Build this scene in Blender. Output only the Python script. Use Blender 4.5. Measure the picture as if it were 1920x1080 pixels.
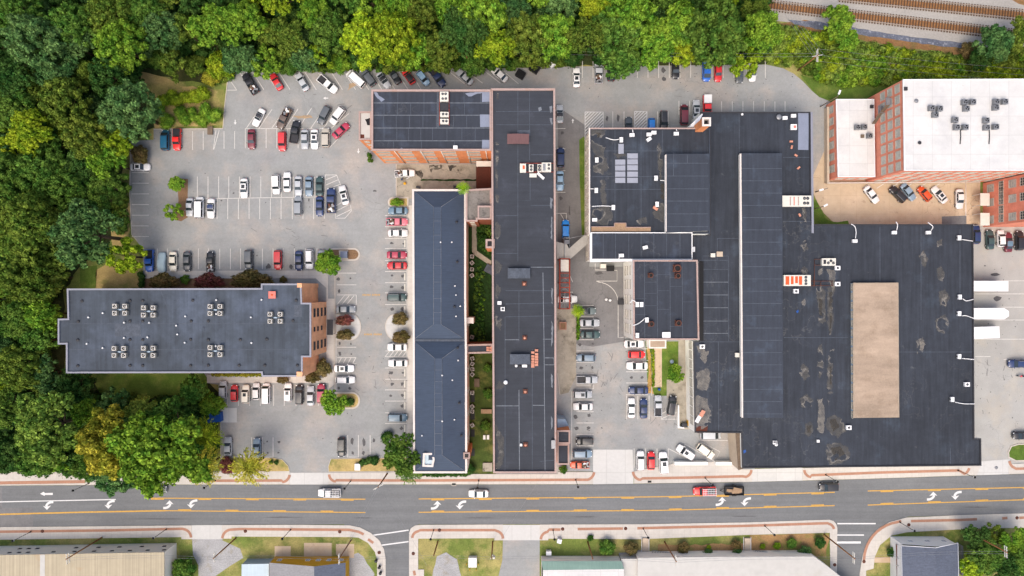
import bpy, bmesh, math, random
import numpy as np
from mathutils import Vector, Matrix
from mathutils.geometry import tessellate_polygon
R = math.radians
random.seed(7); rng = np.random.default_rng(11)
for _o in list(bpy.data.objects): bpy.data.objects.remove(_o)
scene = bpy.context.scene
COL = scene.collection

# ------------------------------------------------------------ camera, sky, sun, exposure
S = 0.13            # metres on the ground per photograph pixel (1920 wide)
H = 166.4           # camera height
cam_d = bpy.data.cameras.new('camera'); cam = bpy.data.objects.new('camera', cam_d); COL.objects.link(cam)
cam.location = (0, 0, H); cam.rotation_euler = (0, 0, 0)
cam_d.sensor_width = 36; cam_d.lens = 24; cam_d.clip_start = 1; cam_d.clip_end = 6000
scene.camera = cam
SUN_EL, SUN_AZ = R(62), R(200)       # azimuth clockwise from north (+Y)
world = bpy.data.worlds.new('World'); scene.world = world; world.use_nodes = True
nt = world.node_tree; nt.nodes.clear()
sky = nt.nodes.new('ShaderNodeTexSky'); sky.sky_type = 'NISHITA'; sky.sun_disc = False
sky.sun_elevation = SUN_EL; sky.sun_rotation = SUN_AZ; sky.dust_density = 6.0; sky.air_density = 1.0; sky.ozone_density = 0.8
bg = nt.nodes.new('ShaderNodeBackground'); bg.inputs[1].default_value = 0.15
wo = nt.nodes.new('ShaderNodeOutputWorld')
nt.links.new(sky.outputs[0], bg.inputs[0]); nt.links.new(bg.outputs[0], wo.inputs[0])
sd = bpy.data.lights.new('sun', 'SUN'); sd.energy = 0.5; sd.angle = R(40); sd.color = (1, .92, .80)
sun = bpy.data.objects.new('sun', sd); COL.objects.link(sun)
dirv = Vector((math.sin(SUN_AZ)*math.cos(SUN_EL), math.cos(SUN_AZ)*math.cos(SUN_EL), math.sin(SUN_EL)))
sun.rotation_euler = dirv.to_track_quat('Z', 'Y').to_euler(); sun.location = (0, 0, 120)
scene.view_settings.view_transform = 'Standard'; scene.view_settings.look = 'None'
scene.view_settings.gamma = 1; scene.view_settings.exposure = 0.80

# ------------------------------------------------------------ helpers
def W(px, py, z=0.0):
    k = (H - z) / H * S
    return Vector(((px - 960) * k, (540 - py) * k, z))
def lin(c):
    c = c / 255
    return c / 12.92 if c <= .04045 else ((c + .055) / 1.055) ** 2.4
EXP = 1.38
def C(r, g, b):      # colour seen in even light -> albedo
    return tuple(min(.86, lin(v) / EXP) for v in (r, g, b)) + (1,)
ORD = ['zeroth', 'first', 'second', 'third', 'fourth', 'fifth', 'sixth', 'seventh', 'eighth', 'ninth', 'tenth', 'eleventh', 'twelfth', 'thirteenth', 'fourteenth', 'fifteenth', 'sixteenth', 'seventeenth', 'eighteenth', 'nineteenth', 'twentieth']
def ordn(n):
    if n <= 20: return ORD[n]
    t = {2: 'twenty', 3: 'thirty', 4: 'forty', 5: 'fifty'}[n // 10]
    return t + ('ieth' if False else '-' + ORD[n % 10]) if n % 10 else {2: 'twentieth', 3: 'thirtieth', 4: 'fortieth', 5: 'fiftieth'}[n // 10]

WL = {}              # world location of each parent
def wl(o): return WL.get(o.name, Vector((0, 0, 0))) if o else Vector((0, 0, 0))
def tag(o, label=None, cat=None, group=None, kind=None):
    if label: o['label'] = label
    if cat: o['category'] = cat
    if group: o['group'] = group
    if kind: o['kind'] = kind
    return o
def thing(name, label, cat, loc=(0, 0, 0), group=None, kind=None):
    o = bpy.data.objects.new(name, None); COL.objects.link(o); o.location = loc; o.empty_display_size = .5
    WL[o.name] = Vector(loc)
    return tag(o, label, cat, group, kind)
def kids(o): return CH.get(o.as_pointer(), [])
CH = {}
def adopt(o, parent):
    if parent:
        o.parent = parent; CH.setdefault(parent.as_pointer(), []).append(o)

def offset_poly(pts, d):     # inward offset (d>0) of a closed polygon, any winding
    n = len(pts); A = sum(pts[i][0]*pts[(i+1) % n][1] - pts[(i+1) % n][0]*pts[i][1] for i in range(n))
    s = 1 if A > 0 else -1
    out = []
    for i in range(n):
        p0, p1, p2 = Vector(pts[i-1][:2]), Vector(pts[i][:2]), Vector(pts[(i+1) % n][:2])
        e1 = (p1-p0).normalized(); e2 = (p2-p1).normalized()
        n1 = Vector((-e1.y, e1.x))*s; n2 = Vector((-e2.y, e2.x))*s
        m = n1 + n2
        m = m / max(.25, m.dot(m) / 2) if m.length > 1e-6 else n1
        out.append((p1.x + m.x*d, p1.y + m.y*d))
    return out

class MB:
    def __init__(s): s.v = []; s.f = []; s.m = []; s.sm = []
    def add(s, vs, fs, m=0, sm=False):
        b = len(s.v); s.v += [tuple(v) for v in vs]
        for f in fs: s.f.append([b + i for i in f]); s.m.append(m); s.sm.append(sm)
        return s
    def box(s, x0, y0, z0, x1, y1, z1, m=0):
        if x0 > x1: x0, x1 = x1, x0
        if y0 > y1: y0, y1 = y1, y0
        return s.add([(x0,y0,z0),(x1,y0,z0),(x1,y1,z0),(x0,y1,z0),(x0,y0,z1),(x1,y0,z1),(x1,y1,z1),(x0,y1,z1)],
              [(0,3,2,1),(4,5,6,7),(0,1,5,4),(1,2,6,5),(2,3,7,6),(3,0,4,7)], m)
    def obox(s, c, ax, L, Wd, z0, z1, m=0):     # oriented box, ax = unit 2-vector
        ux, uy = ax; a = [(c[0]+ux*l-uy*w, c[1]+uy*l+ux*w) for l, w in ((-L/2,-Wd/2),(L/2,-Wd/2),(L/2,Wd/2),(-L/2,Wd/2))]
        return s.add([(*p, z0) for p in a]+[(*p, z1) for p in a], [(0,3,2,1),(4,5,6,7),(0,1,5,4),(1,2,6,5),(2,3,7,6),(3,0,4,7)], m)
    def flat(s, pts, z, m=0):
        P = [(p[0], p[1], z) for p in pts]
        tr = tessellate_polygon([[Vector(p) for p in P]])
        fs = []
        for t in tr:
            a, b, c = [Vector(P[i]) for i in t]
            fs.append(t if (b-a).cross(c-a).z > 0 else (t[0], t[2], t[1]))
        return s.add(P, fs, m)
    def walls(s, pts, z0, z1, m=0):
        n = len(pts); A = sum(pts[i][0]*pts[(i+1) % n][1] - pts[(i+1) % n][0]*pts[i][1] for i in range(n))
        for i in range(n):
            a, b = pts[i], pts[(i+1) % n]
            if A < 0: a, b = b, a
            s.add([(a[0],a[1],z0),(b[0],b[1],z0),(b[0],b[1],z1),(a[0],a[1],z1)], [(0,1,2,3)], m)
        return s
    def prism(s, pts, z0, z1, m=0):
        s.flat(pts, z1, m); s.walls(pts, z0, z1, m); return s
    def ring(s, outer, inner, z, m=0):
        n = len(outer)
        for i in range(n):
            j = (i+1) % n
            q = [outer[i], outer[j], inner[j], inner[i]]
            A = sum(q[k][0]*q[(k+1) % 4][1]-q[(k+1) % 4][0]*q[k][1] for k in range(4))
            if A < 0: q = q[::-1]
            s.add([(p[0],p[1],z) for p in q], [(0,1,2,3)], m)
        return s
    def tube(s, p0, p1, r0, r1=None, n=8, m=0, cap=True):
        r1 = r0 if r1 is None else r1
        p0, p1 = Vector(p0), Vector(p1); d = (p1-p0).normalized()
        u = d.orthogonal().normalized(); w = d.cross(u)
        vs = [p0+(u*math.cos(2*math.pi*i/n)+w*math.sin(2*math.pi*i/n))*r0 for i in range(n)] + [p1+(u*math.cos(2*math.pi*i/n)+w*math.sin(2*math.pi*i/n))*r1 for i in range(n)]
        fs = [(i, (i+1) % n, n+(i+1) % n, n+i) for i in range(n)]
        if cap: fs += [tuple(range(n))[::-1], tuple(range(n, 2*n))]
        return s.add(vs, fs, m, True)
    def path(s, pts, r, n=5, m=0):
        for a, b in zip(pts[:-1], pts[1:]): s.tube(a, b, r, n=n, m=m)
        return s
    def strip(s, pts, w, z, m=0):       # flat ribbon along world pts
        P = [Vector((p[0], p[1])) for p in pts]; L = []; Rr = []
        for i, p in enumerate(P):
            e = (P[min(i+1, len(P)-1)] - P[max(i-1, 0)]).normalized(); nn = Vector((-e.y, e.x))
            L.append(p+nn*w/2); Rr.append(p-nn*w/2)
        n = len(P)
        return s.add([(p.x,p.y,z) for p in L+Rr], [(n+i, n+i+1, i+1, i) for i in range(n-1)], m)
    def build(s, name, mats, parent=None, label=None, color=None, loc=None):
        me = bpy.data.meshes.new(name)
        V = np.array(s.v, dtype=float).reshape(-1, 3)
        c = Vector(((V[:, 0].min()+V[:, 0].max())/2, (V[:, 1].min()+V[:, 1].max())/2, V[:, 2].min())) if loc is None else Vector(loc)
        me.from_pydata([tuple(v) for v in (V - np.array(c))], [], s.f)
        if not isinstance(mats, (list, tuple)): mats = [mats]
        for m in mats: me.materials.append(m)
        me.polygons.foreach_set('material_index', s.m); me.polygons.foreach_set('use_smooth', s.sm)
        me.update()
        o = bpy.data.objects.new(name, me); COL.objects.link(o)
        o.location = c - wl(parent); WL[o.name] = c
        adopt(o, parent)
        if label: o['label'] = label
        if color: o.color = color
        return o
def copy_tree(o, parent=None):
    c = o.copy(); COL.objects.link(c); adopt(c, parent)
    if parent is None: c.parent = None
    for ch in kids(o): copy_tree(ch, c)
    return c
def kill(o):
    for ch in kids(o): kill(ch)
    CH.pop(o.as_pointer(), None)
    bpy.data.objects.remove(o)

# ------------------------------------------------------------ materials
def newmat(name):
    m = bpy.data.materials.new(name); m.use_nodes = True; nt = m.node_tree
    b = nt.nodes['Principled BSDF']; return m, nt, b
def N(nt, t, **kw):
    n = nt.nodes.new(t)
    for k, v in kw.items(): setattr(n, k, v)
    return n
def noise(nt, vec, scale, detail=4, rough=.6, sc3=None):
    if sc3:
        mp = N(nt, 'ShaderNodeMapping'); mp.inputs['Scale'].default_value = sc3; nt.links.new(vec, mp.inputs[0]); vec = mp.outputs[0]
    n = N(nt, 'ShaderNodeTexNoise'); n.inputs['Scale'].default_value = scale; n.inputs['Detail'].default_value = detail; n.inputs['Roughness'].default_value = rough
    nt.links.new(vec, n.inputs['Vector']); return n.outputs[0]
def ramp(nt, fac, a, b, va=0., vb=1.):
    r = N(nt, 'ShaderNodeMapRange'); r.inputs[1].default_value = a; r.inputs[2].default_value = b; r.inputs[3].default_value = va; r.inputs[4].default_value = vb
    nt.links.new(fac, r.inputs[0]); return r.outputs[0]
def mixc(nt, fac, c1, c2, mode='MIX'):
    x = N(nt, 'ShaderNodeMixRGB', blend_type=mode)
    for i, v in ((0, fac), (1, c1), (2, c2)):
        if isinstance(v, (int, float)): x.inputs[i].default_value = v
        elif isinstance(v, tuple): x.inputs[i].default_value = v
        else: nt.links.new(v, x.inputs[i])
    return x.outputs[0]
def mulv(nt, col, fac):
    cmb = N(nt, 'ShaderNodeCombineColor')
    for i in range(3): nt.links.new(fac, cmb.inputs[i])
    return mixc(nt, 1.0, col, cmb.outputs[0], 'MULTIPLY')
def surf(name, base, rough=.85, var=((.15, .12), (1.2, .10), (6, .12)), patches=(), streak=None, ringstain=None, cracks=None, bump=0, metal=0, spec=None, tiles=None):
    m, nt, b = newmat(name)
    g = N(nt, 'ShaderNodeNewGeometry'); pos = g.outputs['Position']
    col = base
    for (sc, lo, hi, c2, amt) in patches:
        f = ramp(nt, noise(nt, pos, sc, 5, .62), lo, hi, 0, amt); col = mixc(nt, f, col, c2)
    if ringstain:
        sc, c2, amt, msc = ringstain
        n1 = noise(nt, pos, sc, 3, .55); s1 = N(nt, 'ShaderNodeMath', operation='SUBTRACT'); nt.links.new(n1, s1.inputs[0]); s1.inputs[1].default_value = .56
        a1 = N(nt, 'ShaderNodeMath', operation='ABSOLUTE'); nt.links.new(s1.outputs[0], a1.inputs[0])
        f1 = ramp(nt, a1.outputs[0], 0, .016, 1, 0)
        f2 = ramp(nt, noise(nt, pos, msc, 2, .5), .5, .62, 0, amt)
        mm = N(nt, 'ShaderNodeMath', operation='MULTIPLY'); nt.links.new(f1, mm.inputs[0]); nt.links.new(f2, mm.inputs[1])
        col = mixc(nt, mm.outputs[0], col, c2)
    if cracks:
        sc, c2, amt = cracks
        dn = N(nt, 'ShaderNodeTexNoise'); dn.inputs['Scale'].default_value = .5; nt.links.new(pos, dn.inputs['Vector'])
        vm = N(nt, 'ShaderNodeVectorMath', operation='MULTIPLY_ADD'); nt.links.new(dn.outputs[1], vm.inputs[0]); vm.inputs[1].default_value = (3, 3, 0); nt.links.new(pos, vm.inputs[2])
        vo = N(nt, 'ShaderNodeTexVoronoi', feature='DISTANCE_TO_EDGE'); vo.inputs['Scale'].default_value = sc; nt.links.new(vm.outputs[0], vo.inputs['Vector'])
        f1 = ramp(nt, vo.outputs['Distance'], 0, .012, 1, 0); f2 = ramp(nt, noise(nt, pos, .08, 2), .5, .6, 0, amt)
        mm = N(nt, 'ShaderNodeMath', operation='MULTIPLY'); nt.links.new(f1, mm.inputs[0]); nt.links.new(f2, mm.inputs[1])
        col = mixc(nt, mm.outputs[0], col, c2)
    for sc, amt in var:
        f = ramp(nt, noise(nt, pos, sc, 3, .6), .3, .7, 1-amt, 1+amt)
        if isinstance(col, tuple):
            rgb = N(nt, 'ShaderNodeRGB'); rgb.outputs[0].default_value = col; col = rgb.outputs[0]
        col = mulv(nt, col, f)
    if streak:
        sc3, amt = streak
        f = ramp(nt, noise(nt, pos, 1.0, 4, .6, sc3), .3, .7, 1-amt, 1+amt); col = mulv(nt, col, f)
    if tiles:
        sx, sy, c2, amt = tiles
        br = N(nt, 'ShaderNodeTexBrick'); br.inputs['Scale'].default_value = 1; br.inputs['Brick Width'].default_value = sx; br.inputs['Row Height'].default_value = sy
        br.inputs['Mortar Size'].default_value = .05; br.inputs['Color1'].default_value = (1,1,1,1); br.inputs['Color2'].default_value = (.93,.93,.93,1); br.inputs['Mortar'].default_value = c2; br.offset = 0
        nt.links.new(pos, br.inputs['Vector']); col = mixc(nt, amt, col, br.outputs[0], 'MULTIPLY')
    nt.links.new(col, b.inputs['Base Color']) if not isinstance(col, tuple) else setattr(b.inputs['Base Color'], 'default_value', col)
    b.inputs['Roughness'].default_value = rough; b.inputs['Metallic'].default_value = metal
    b.inputs['Specular IOR Level'].default_value = .25 if spec is None else spec
    if bump:
        bp = N(nt, 'ShaderNodeBump'); bp.inputs['Strength'].default_value = bump; bp.inputs['Distance'].default_value = .3
        nt.links.new(noise(nt, pos, 3, 4), bp.inputs['Height']); nt.links.new(bp.outputs[0], b.inputs['Normal'])
    return m

M = {}
M['asphalt'] = surf('weathered asphalt', C(158,160,159), .9, ((.03,.07),(.25,.06),(1.6,.06),(6,.10)), patches=((.11,.48,.66,C(184,174,164),.65),(.07,.55,.68,C(148,148,150),.5),(.35,.62,.72,C(145,145,148),.35),(1.3,.70,.76,C(110,110,112),.6)), streak=((.05,.5,1),.04), cracks=(.16,C(120,120,122),.35))
M['asphalt_dark'] = surf('darker asphalt', C(128,127,127), .9, ((.05,.10),(.4,.08),(2,.06),(5,.08)), patches=((.3,.58,.7,C(108,107,106),.6),), streak=((.6,.05,1),.05), cracks=(.2,C(90,90,92),.5))
M['asphalt_east'] = surf('pale dusty asphalt', C(178,177,172), .9, ((.04,.08),(.3,.06),(5,.07)), patches=((.12,.5,.62,C(190,183,170),.6),(1.1,.70,.75,C(110,110,110),.6)), cracks=(.2,C(135,135,135),.5))
M['road'] = surf('road asphalt', C(122,124,125), .85, ((.05,.07),(.5,.04),(2,.05),(6,.08)), streak=((.03,.8,1),.11), patches=((.4,.66,.74,C(104,105,107),.6),), cracks=(.08,C(105,105,108),.25))
M['road_patch'] = surf('new asphalt patch', C(118,118,120), .85, ((.2,.05),(5,.06)))
M['concrete'] = surf('pavement concrete', C(211,205,196), .9, ((.1,.05),(1.2,.05),(5,.04)), patches=((.5,.6,.75,C(205,190,178),.5),), tiles=(1.5,1.5,(.86,.84,.82,1),.8))
M['apron'] = surf('driveway concrete', C(212,211,207), .9, ((.1,.04),(1.2,.04),(5,.03)), patches=((.3,.6,.75,C(205,202,196),.5),), tiles=(4.6,9,(.72,.71,.7,1),.8))
M['kerb'] = surf('kerb concrete', C(206,197,185), .9, ((.6,.08),(5,.06)))
M['old_concrete'] = surf('old stained concrete', C(176,168,152), .92, ((.12,.12),(.8,.12),(5,.08)), patches=((.25,.52,.62,C(140,132,116),.7),(.5,.64,.68,C(80,76,70),.8)), cracks=(.2,C(95,90,80),.9))
M['tan_concrete'] = surf('tan concrete lot', C(206,184,156), .92, ((.08,.07),(.6,.06),(5,.05)), patches=((.10,.46,.62,C(214,192,166),.8),(.06,.52,.66,C(200,158,112),.45),(.4,.62,.7,C(150,128,104),.5)), cracks=(.35,C(130,110,85),.8), tiles=(4,4.5,(.80,.76,.7,1),.5))
M['brick_band'] = surf('paver brick', C(180,136,113), .9, ((.3,.08),(4,.12)))
M['grass'] = surf('mown grass', C(116,130,62), .95, ((.08,.16),(.6,.14),(3,.18),(9,.2)), patches=((.10,.45,.60,C(176,162,104),.8),(.22,.55,.68,C(86,108,44),.8),(.5,.66,.74,C(190,170,120),.6)))
M['lush'] = surf('lush grass', C(92,118,44), .95, ((.1,.2),(.6,.15),(3,.2),(9,.2)), patches=((.2,.5,.65,C(128,136,66),.7),))
M['dry'] = surf('dry straw grass', C(192,168,110), .95, ((.1,.12),(.7,.14),(3,.15),(9,.15)), patches=((.12,.46,.60,C(128,134,70),.85),(.6,.62,.72,C(205,180,130),.7)))
M['courtyard'] = surf('courtyard lawn', C(72,88,38), .95, ((.1,.2),(.6,.2),(3,.2)), patches=((.15,.52,.62,C(130,125,70),.6),))
M['ivy'] = surf('deep ivy', C(34,62,22), .9, ((.3,.3),(1.5,.35),(6,.3)), bump=.6)
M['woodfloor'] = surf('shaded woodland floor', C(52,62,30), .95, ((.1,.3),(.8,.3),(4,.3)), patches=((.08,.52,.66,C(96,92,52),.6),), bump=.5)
M['mulch'] = surf('brown mulch', C(142,112,84), .95, ((.5,.15),(5,.3)))
M['leaf_litter'] = surf('leaf litter', C(186,150,88), .95, ((.8,.2),(5,.35)), patches=((2.5,.55,.6,C(110,90,50),.7),))
M['gravel'] = surf('pale gravel', C(172,172,172), .95, ((.3,.12),(4,.22)), patches=((.4,.55,.65,C(150,140,120),.5),(2,.66,.7,C(90,100,60),.8)))
M['ballast'] = surf('track ballast', C(176,172,165), .95, ((.15,.06),(2,.10),(9,.2)))
M['dirt'] = surf('rusty dirt bank', C(150,112,74), .95, ((.3,.2),(3,.25)), patches=((.3,.5,.6,C(104,94,56),.7),))
M['creek'] = surf('creek water', C(108,112,124), .12, ((.4,.2),(2.5,.3)), patches=((.9,.56,.64,C(170,172,180),.7),), spec=.5, bump=.3)
M['white_paint'] = surf('white road paint', C(232,232,230), .8, ((3,.08),), patches=((2.5,.62,.72,C(190,190,190),.7),))
M['faded_paint'] = surf('faded line paint', C(222,219,213), .85, ((2,.10),(8,.10)), patches=((1.4,.55,.68,C(185,183,180),.7),))
M['yellow_paint'] = surf('yellow road paint', C(214,168,84), .8, ((2,.10),(8,.10)), patches=((1.5,.62,.74,C(176,150,100),.6),))
M['skid'] = surf('tyre and oil stain', C(92,91,92), .7, ((2,.2),))
# roofs
RD = C(56,61,71)
M['roof'] = surf('dark roof membrane', RD, .75, ((.05,.08),(.5,.06),(3,.06)), streak=((1.2,.08,1),.14), patches=((.18,.56,.70,C(76,86,103),.55),), ringstain=(.22,C(120,120,122),.22,.07))
M['roof_b'] = surf('charcoal roof membrane', C(58,62,70), .75, ((.04,.14),(.2,.08),(.6,.06),(3,.06)), streak=((.1,1.4,1),.10), patches=((.2,.58,.70,C(74,77,88),.5),))
M['roof_big'] = surf('worn warehouse roof', C(55,60,69), .75, ((.035,.16),(.15,.08),(.6,.08),(3,.07)), streak=((1.6,.10,1),.20), patches=((.12,.58,.72,C(76,88,102),.5),(.5,.66,.74,C(104,106,108),.4)), ringstain=(.30,C(130,128,124),.22,.05), tiles=(2.6,14,(.86,.86,.86,1),.7))
M['roof_blue'] = surf('blue grey roof membrane', C(68,76,86), .7, ((.04,.14),(.2,.10),(.7,.08),(3,.06)), streak=((1.5,.08,1),.16), patches=((.1,.46,.66,C(86,96,112),.75),(.5,.66,.72,C(48,54,68),.6)))
M['roof_mon'] = surf('monitor roof membrane', C(60,66,77), .72, ((.04,.14),(.6,.06),(3,.06)), streak=((1.4,.1,1),.12), patches=((.2,.55,.70,C(78,90,106),.5),))
M['slate'] = surf('blue roof sheet', C(66,79,98), .7, ((.1,.06),(1,.05)), streak=((.15,5,1),.12))
M['seam'] = surf('pale seam', C(120,126,134), .7, ((1.2,.25),(5,.2)))
M['seam_dim'] = surf('dim seam', C(84,91,102), .7, ((1.2,.2),(5,.2)))
M['roof_white'] = surf('white roof membrane', C(224,223,220), .7, ((.1,.04),(.6,.04),(3,.03)), patches=((.12,.50,.66,C(208,208,208),.7),(.8,.66,.74,C(190,188,184),.5)), tiles=(4.2,4.2,(.78,.78,.78,1),.9))
M['roof_tan'] = surf('tan gravel roof', C(178,158,138), .92, ((.1,.08),(3,.08),(9,.08)), streak=((.08,.35,1),.20), patches=((.25,.5,.7,C(152,132,112),.7),(1.6,.7,.76,C(110,95,80),.6)))
M['roof_grey'] = surf('old gravel roof', C(132,126,120), .92, ((.4,.14),(3,.14)), patches=((.5,.55,.62,C(96,92,88),.7),))
M['roof_beige'] = surf('ribbed beige metal roof', C(184,172,146), .6, ((.08,.05),(.6,.05)), streak=((3.2,.02,1),.20), patches=((.2,.62,.74,C(184,152,112),.6),))
M['roof_green'] = surf('ribbed green metal roof', C(160,192,176), .55, ((.2,.05),), streak=((5,.05,1),.08))
M['roof_pale'] = surf('pale flat roof', C(202,200,194), .8, ((.08,.05),(.7,.05)), patches=((.2,.6,.75,C(196,192,182),.6),))
M['shingle'] = surf('grey shingles', C(94,101,116), .9, ((.2,.05),(2.5,.12)), streak=((1.2,4,1),.14))
M['shingle_lit'] = surf('lit grey shingles', C(150,150,152), .9, ((.2,.06),(2.5,.10)), streak=((1.2,5,1),.12))  # lit copy of the grey shingles, brightness put into the colour
M['sky_sheet'] = surf('pale blue metal roof', C(190,208,216), .5, ((.3,.05),), streak=((4,.1,1),.06))
M['rust'] = surf('rust red roof', C(96,50,36), .8, ((.3,.15),(3,.15)))
def siltmat(name, c_in, c_ring, sc, lo, amt):
    m, nt, b = newmat(name); g = N(nt, 'ShaderNodeNewGeometry'); pos = g.outputs['Position']
    n = noise(nt, pos, sc, 2, .5); ring = ramp(nt, n, lo+.03, lo+.07, 1, 0)
    nt.links.new(mixc(nt, ring, c_in, c_ring), b.inputs['Base Color'])
    a1 = ramp(nt, n, lo, lo+.03, 0, 1); a2 = ramp(nt, noise(nt, pos, .7, 3), .35, .62, amt*.45, amt)
    mm = N(nt, 'ShaderNodeMath', operation='MULTIPLY'); nt.links.new(a1, mm.inputs[0]); nt.links.new(a2, mm.inputs[1]); nt.links.new(mm.outputs[0], b.inputs['Alpha'])
    b.inputs['Roughness'].default_value = .9; return m
M['stain'] = siltmat('dried silt stain', C(104,102,98), C(160,155,146), .30, .42, .62)
M['straw'] = surf('dead straw bank', C(172,136,92), .95, ((.2,.14),(1,.15),(4,.18),(9,.15)), patches=((.18,.5,.62,C(120,130,62),.8),(.6,.62,.72,C(196,166,120),.7)))
M['bed'] = surf('rusty brown track bed', C(150,108,70), .95, ((.3,.12),(2,.25)))
M['silt_pale'] = siltmat('pale dust on the roof', C(160,154,144), C(172,168,160), .35, .38, .55)
M['stain_dark'] = siltmat('wet stain', C(70,66,60), C(96,92,84), .6, .36, .9)
M['stain_pale'] = surf('pale roof scuff', C(172,158,140), .9, ((1,.15),))
M['patchgrey'] = surf('pale roof patch', C(138,146,164), .7, ((.4,.06),(3,.05)))
M['panel'] = surf('lavender grey roof pad', C(160,164,176), .7, ((.5,.05),(3,.05)))
# walls
def brick(name, c, c2):
    m, nt, b = newmat(name)
    g = N(nt, 'ShaderNodeNewGeometry'); pos = g.outputs['Position']
    sx = N(nt, 'ShaderNodeSeparateXYZ'); nt.links.new(pos, sx.inputs[0])
    ad = N(nt, 'ShaderNodeMath', operation='ADD'); nt.links.new(sx.outputs[0], ad.inputs[0]); nt.links.new(sx.outputs[1], ad.inputs[1])
    cb = N(nt, 'ShaderNodeCombineXYZ'); nt.links.new(ad.outputs[0], cb.inputs[0]); nt.links.new(sx.outputs[2], cb.inputs[1])
    br = N(nt, 'ShaderNodeTexBrick'); br.inputs['Scale'].default_value = 1; br.inputs['Brick Width'].default_value = .4; br.inputs['Row Height'].default_value = .15
    br.inputs['Mortar Size'].default_value = .012; br.inputs['Color1'].default_value = c; br.inputs['Color2'].default_value = c2; br.inputs['Mortar'].default_value = tuple(v*.8 for v in c[:3])+(1,)
    nt.links.new(cb.outputs[0], br.inputs['Vector'])
    col = mulv(nt, br.outputs[0], ramp(nt, noise(nt, pos, .35, 4), .3, .7, .84, 1.12))
    col = mulv(nt, col, ramp(nt, noise(nt, pos, 1, 3, .6, (1.5,1.5,.15)), .3, .7, .93, 1.05))
    nt.links.new(col, b.inputs['Base Color']); b.inputs['Roughness'].default_value = .9; b.inputs['Specular IOR Level'].default_value = .2
    return m
M['brick'] = brick('orange brick', (.68,.27,.115,1), (.60,.21,.085,1))
M['brick_west'] = brick('salmon brick', (.80,.41,.23,1), (.74,.36,.19,1))
M['brick_red'] = brick('painted red brick', (.72,.27,.18,1), (.66,.23,.15,1))
M['brick_dark'] = brick('old brick', C(170,104,76), C(150,92,70))
M['coping'] = surf('pink terracotta coping', C(184,160,152), .85, ((.5,.10),(4,.12)), patches=((.5,.58,.62,C(164,130,114),.5),))
M['coping_white'] = surf('cream coping', C(232,222,214), .85, ((.5,.06),(4,.06)))
M['coping_grey'] = surf('grey metal coping', C(150,152,164), .5, ((.6,.05),), metal=.1)
M['whitewall'] = surf('white painted wall', (.84,.84,.78,1), .85, ((.3,.03),(2,.02)), patches=((.5,.62,.72,C(212,208,192),.6),))
M['creamwall'] = surf('cream metal wall', (.80,.74,.66,1), .8, ((.2,.03),))
M['yellowwall'] = surf('yellow siding', C(226,172,48), .8, ((.5,.08),))
M['stonewall'] = surf('pale stone trim', C(208,190,168), .9, ((.5,.08),(3,.08)))
M['window'] = surf('dusty window glass', C(182,184,178), .35, ((.8,.25),(3,.25)), spec=.6)
M['window_mid'] = surf('grimy window glass', C(128,122,112), .35, ((.8,.3),(3,.3)), spec=.6)
M['window_dark'] = surf('dark window glass', C(52,60,68), .2, ((.8,.3),), spec=.7)
M['window_frame'] = surf('window frame', C(206,200,186), .7, ((2,.08),))
M['metal'] = surf('pale painted metal', C(228,224,212), .5, ((2,.06),))
M['metal_tan'] = surf('dull beige metal', C(176,170,158), .55, ((2,.08),))
M['metal_white'] = surf('white metal box', C(246,246,246), .5, ((2,.04),))
M['metal_grey'] = surf('galvanised metal', C(150,152,156), .45, ((2,.1),), metal=.4)
M['metal_dark'] = surf('dark metal', C(58,58,62), .5, ((2,.15),))
M['black'] = surf('black', C(22,22,24), .5, ((2,.15),))
M['rustmetal'] = surf('rusty red steel', C(176,76,56), .7, ((1.2,.15),(5,.15)))
M['rustbrown'] = surf('rusted vent', C(104,66,54), .8, ((2,.2),))
M['salmon'] = surf('salmon hatch', C(236,132,118), .7, ((2,.05),))
M['terracotta'] = surf('terracotta bricks', C(214,150,126), .85, ((2,.12),(6,.2)))
M['orange'] = surf('orange paint', C(226,98,52), .6, ((1.5,.12),))
M['wood'] = surf('weathered pole wood', C(150,104,66), .9, ((1,.15),(5,.15)))
M['wood_grey'] = surf('grey weathered wood', C(120,104,88), .9, ((1,.15),(5,.15)))
M['plank'] = surf('brown planks', C(168,140,112), .9, ((.4,.1),), streak=((5,5,1),.2))
M['sleeper'] = surf('railway sleeper wood', C(96,72,54), .95, ((2,.2),(6,.2)))
M['rail'] = surf('worn steel rail', C(196,178,160), .4, ((3,.1),), metal=.3)
M['bluebin'] = surf('blue container', C(32,84,160), .5, ((1,.1),))
M['brownroof'] = surf('brown hatch roof', C(118,88,88), .8, ((.6,.06),), streak=((4,.5,1),.1))
M['pale_blue'] = surf('pale blue wall panel', C(176,196,212), .6, ((.4,.05),))
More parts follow.
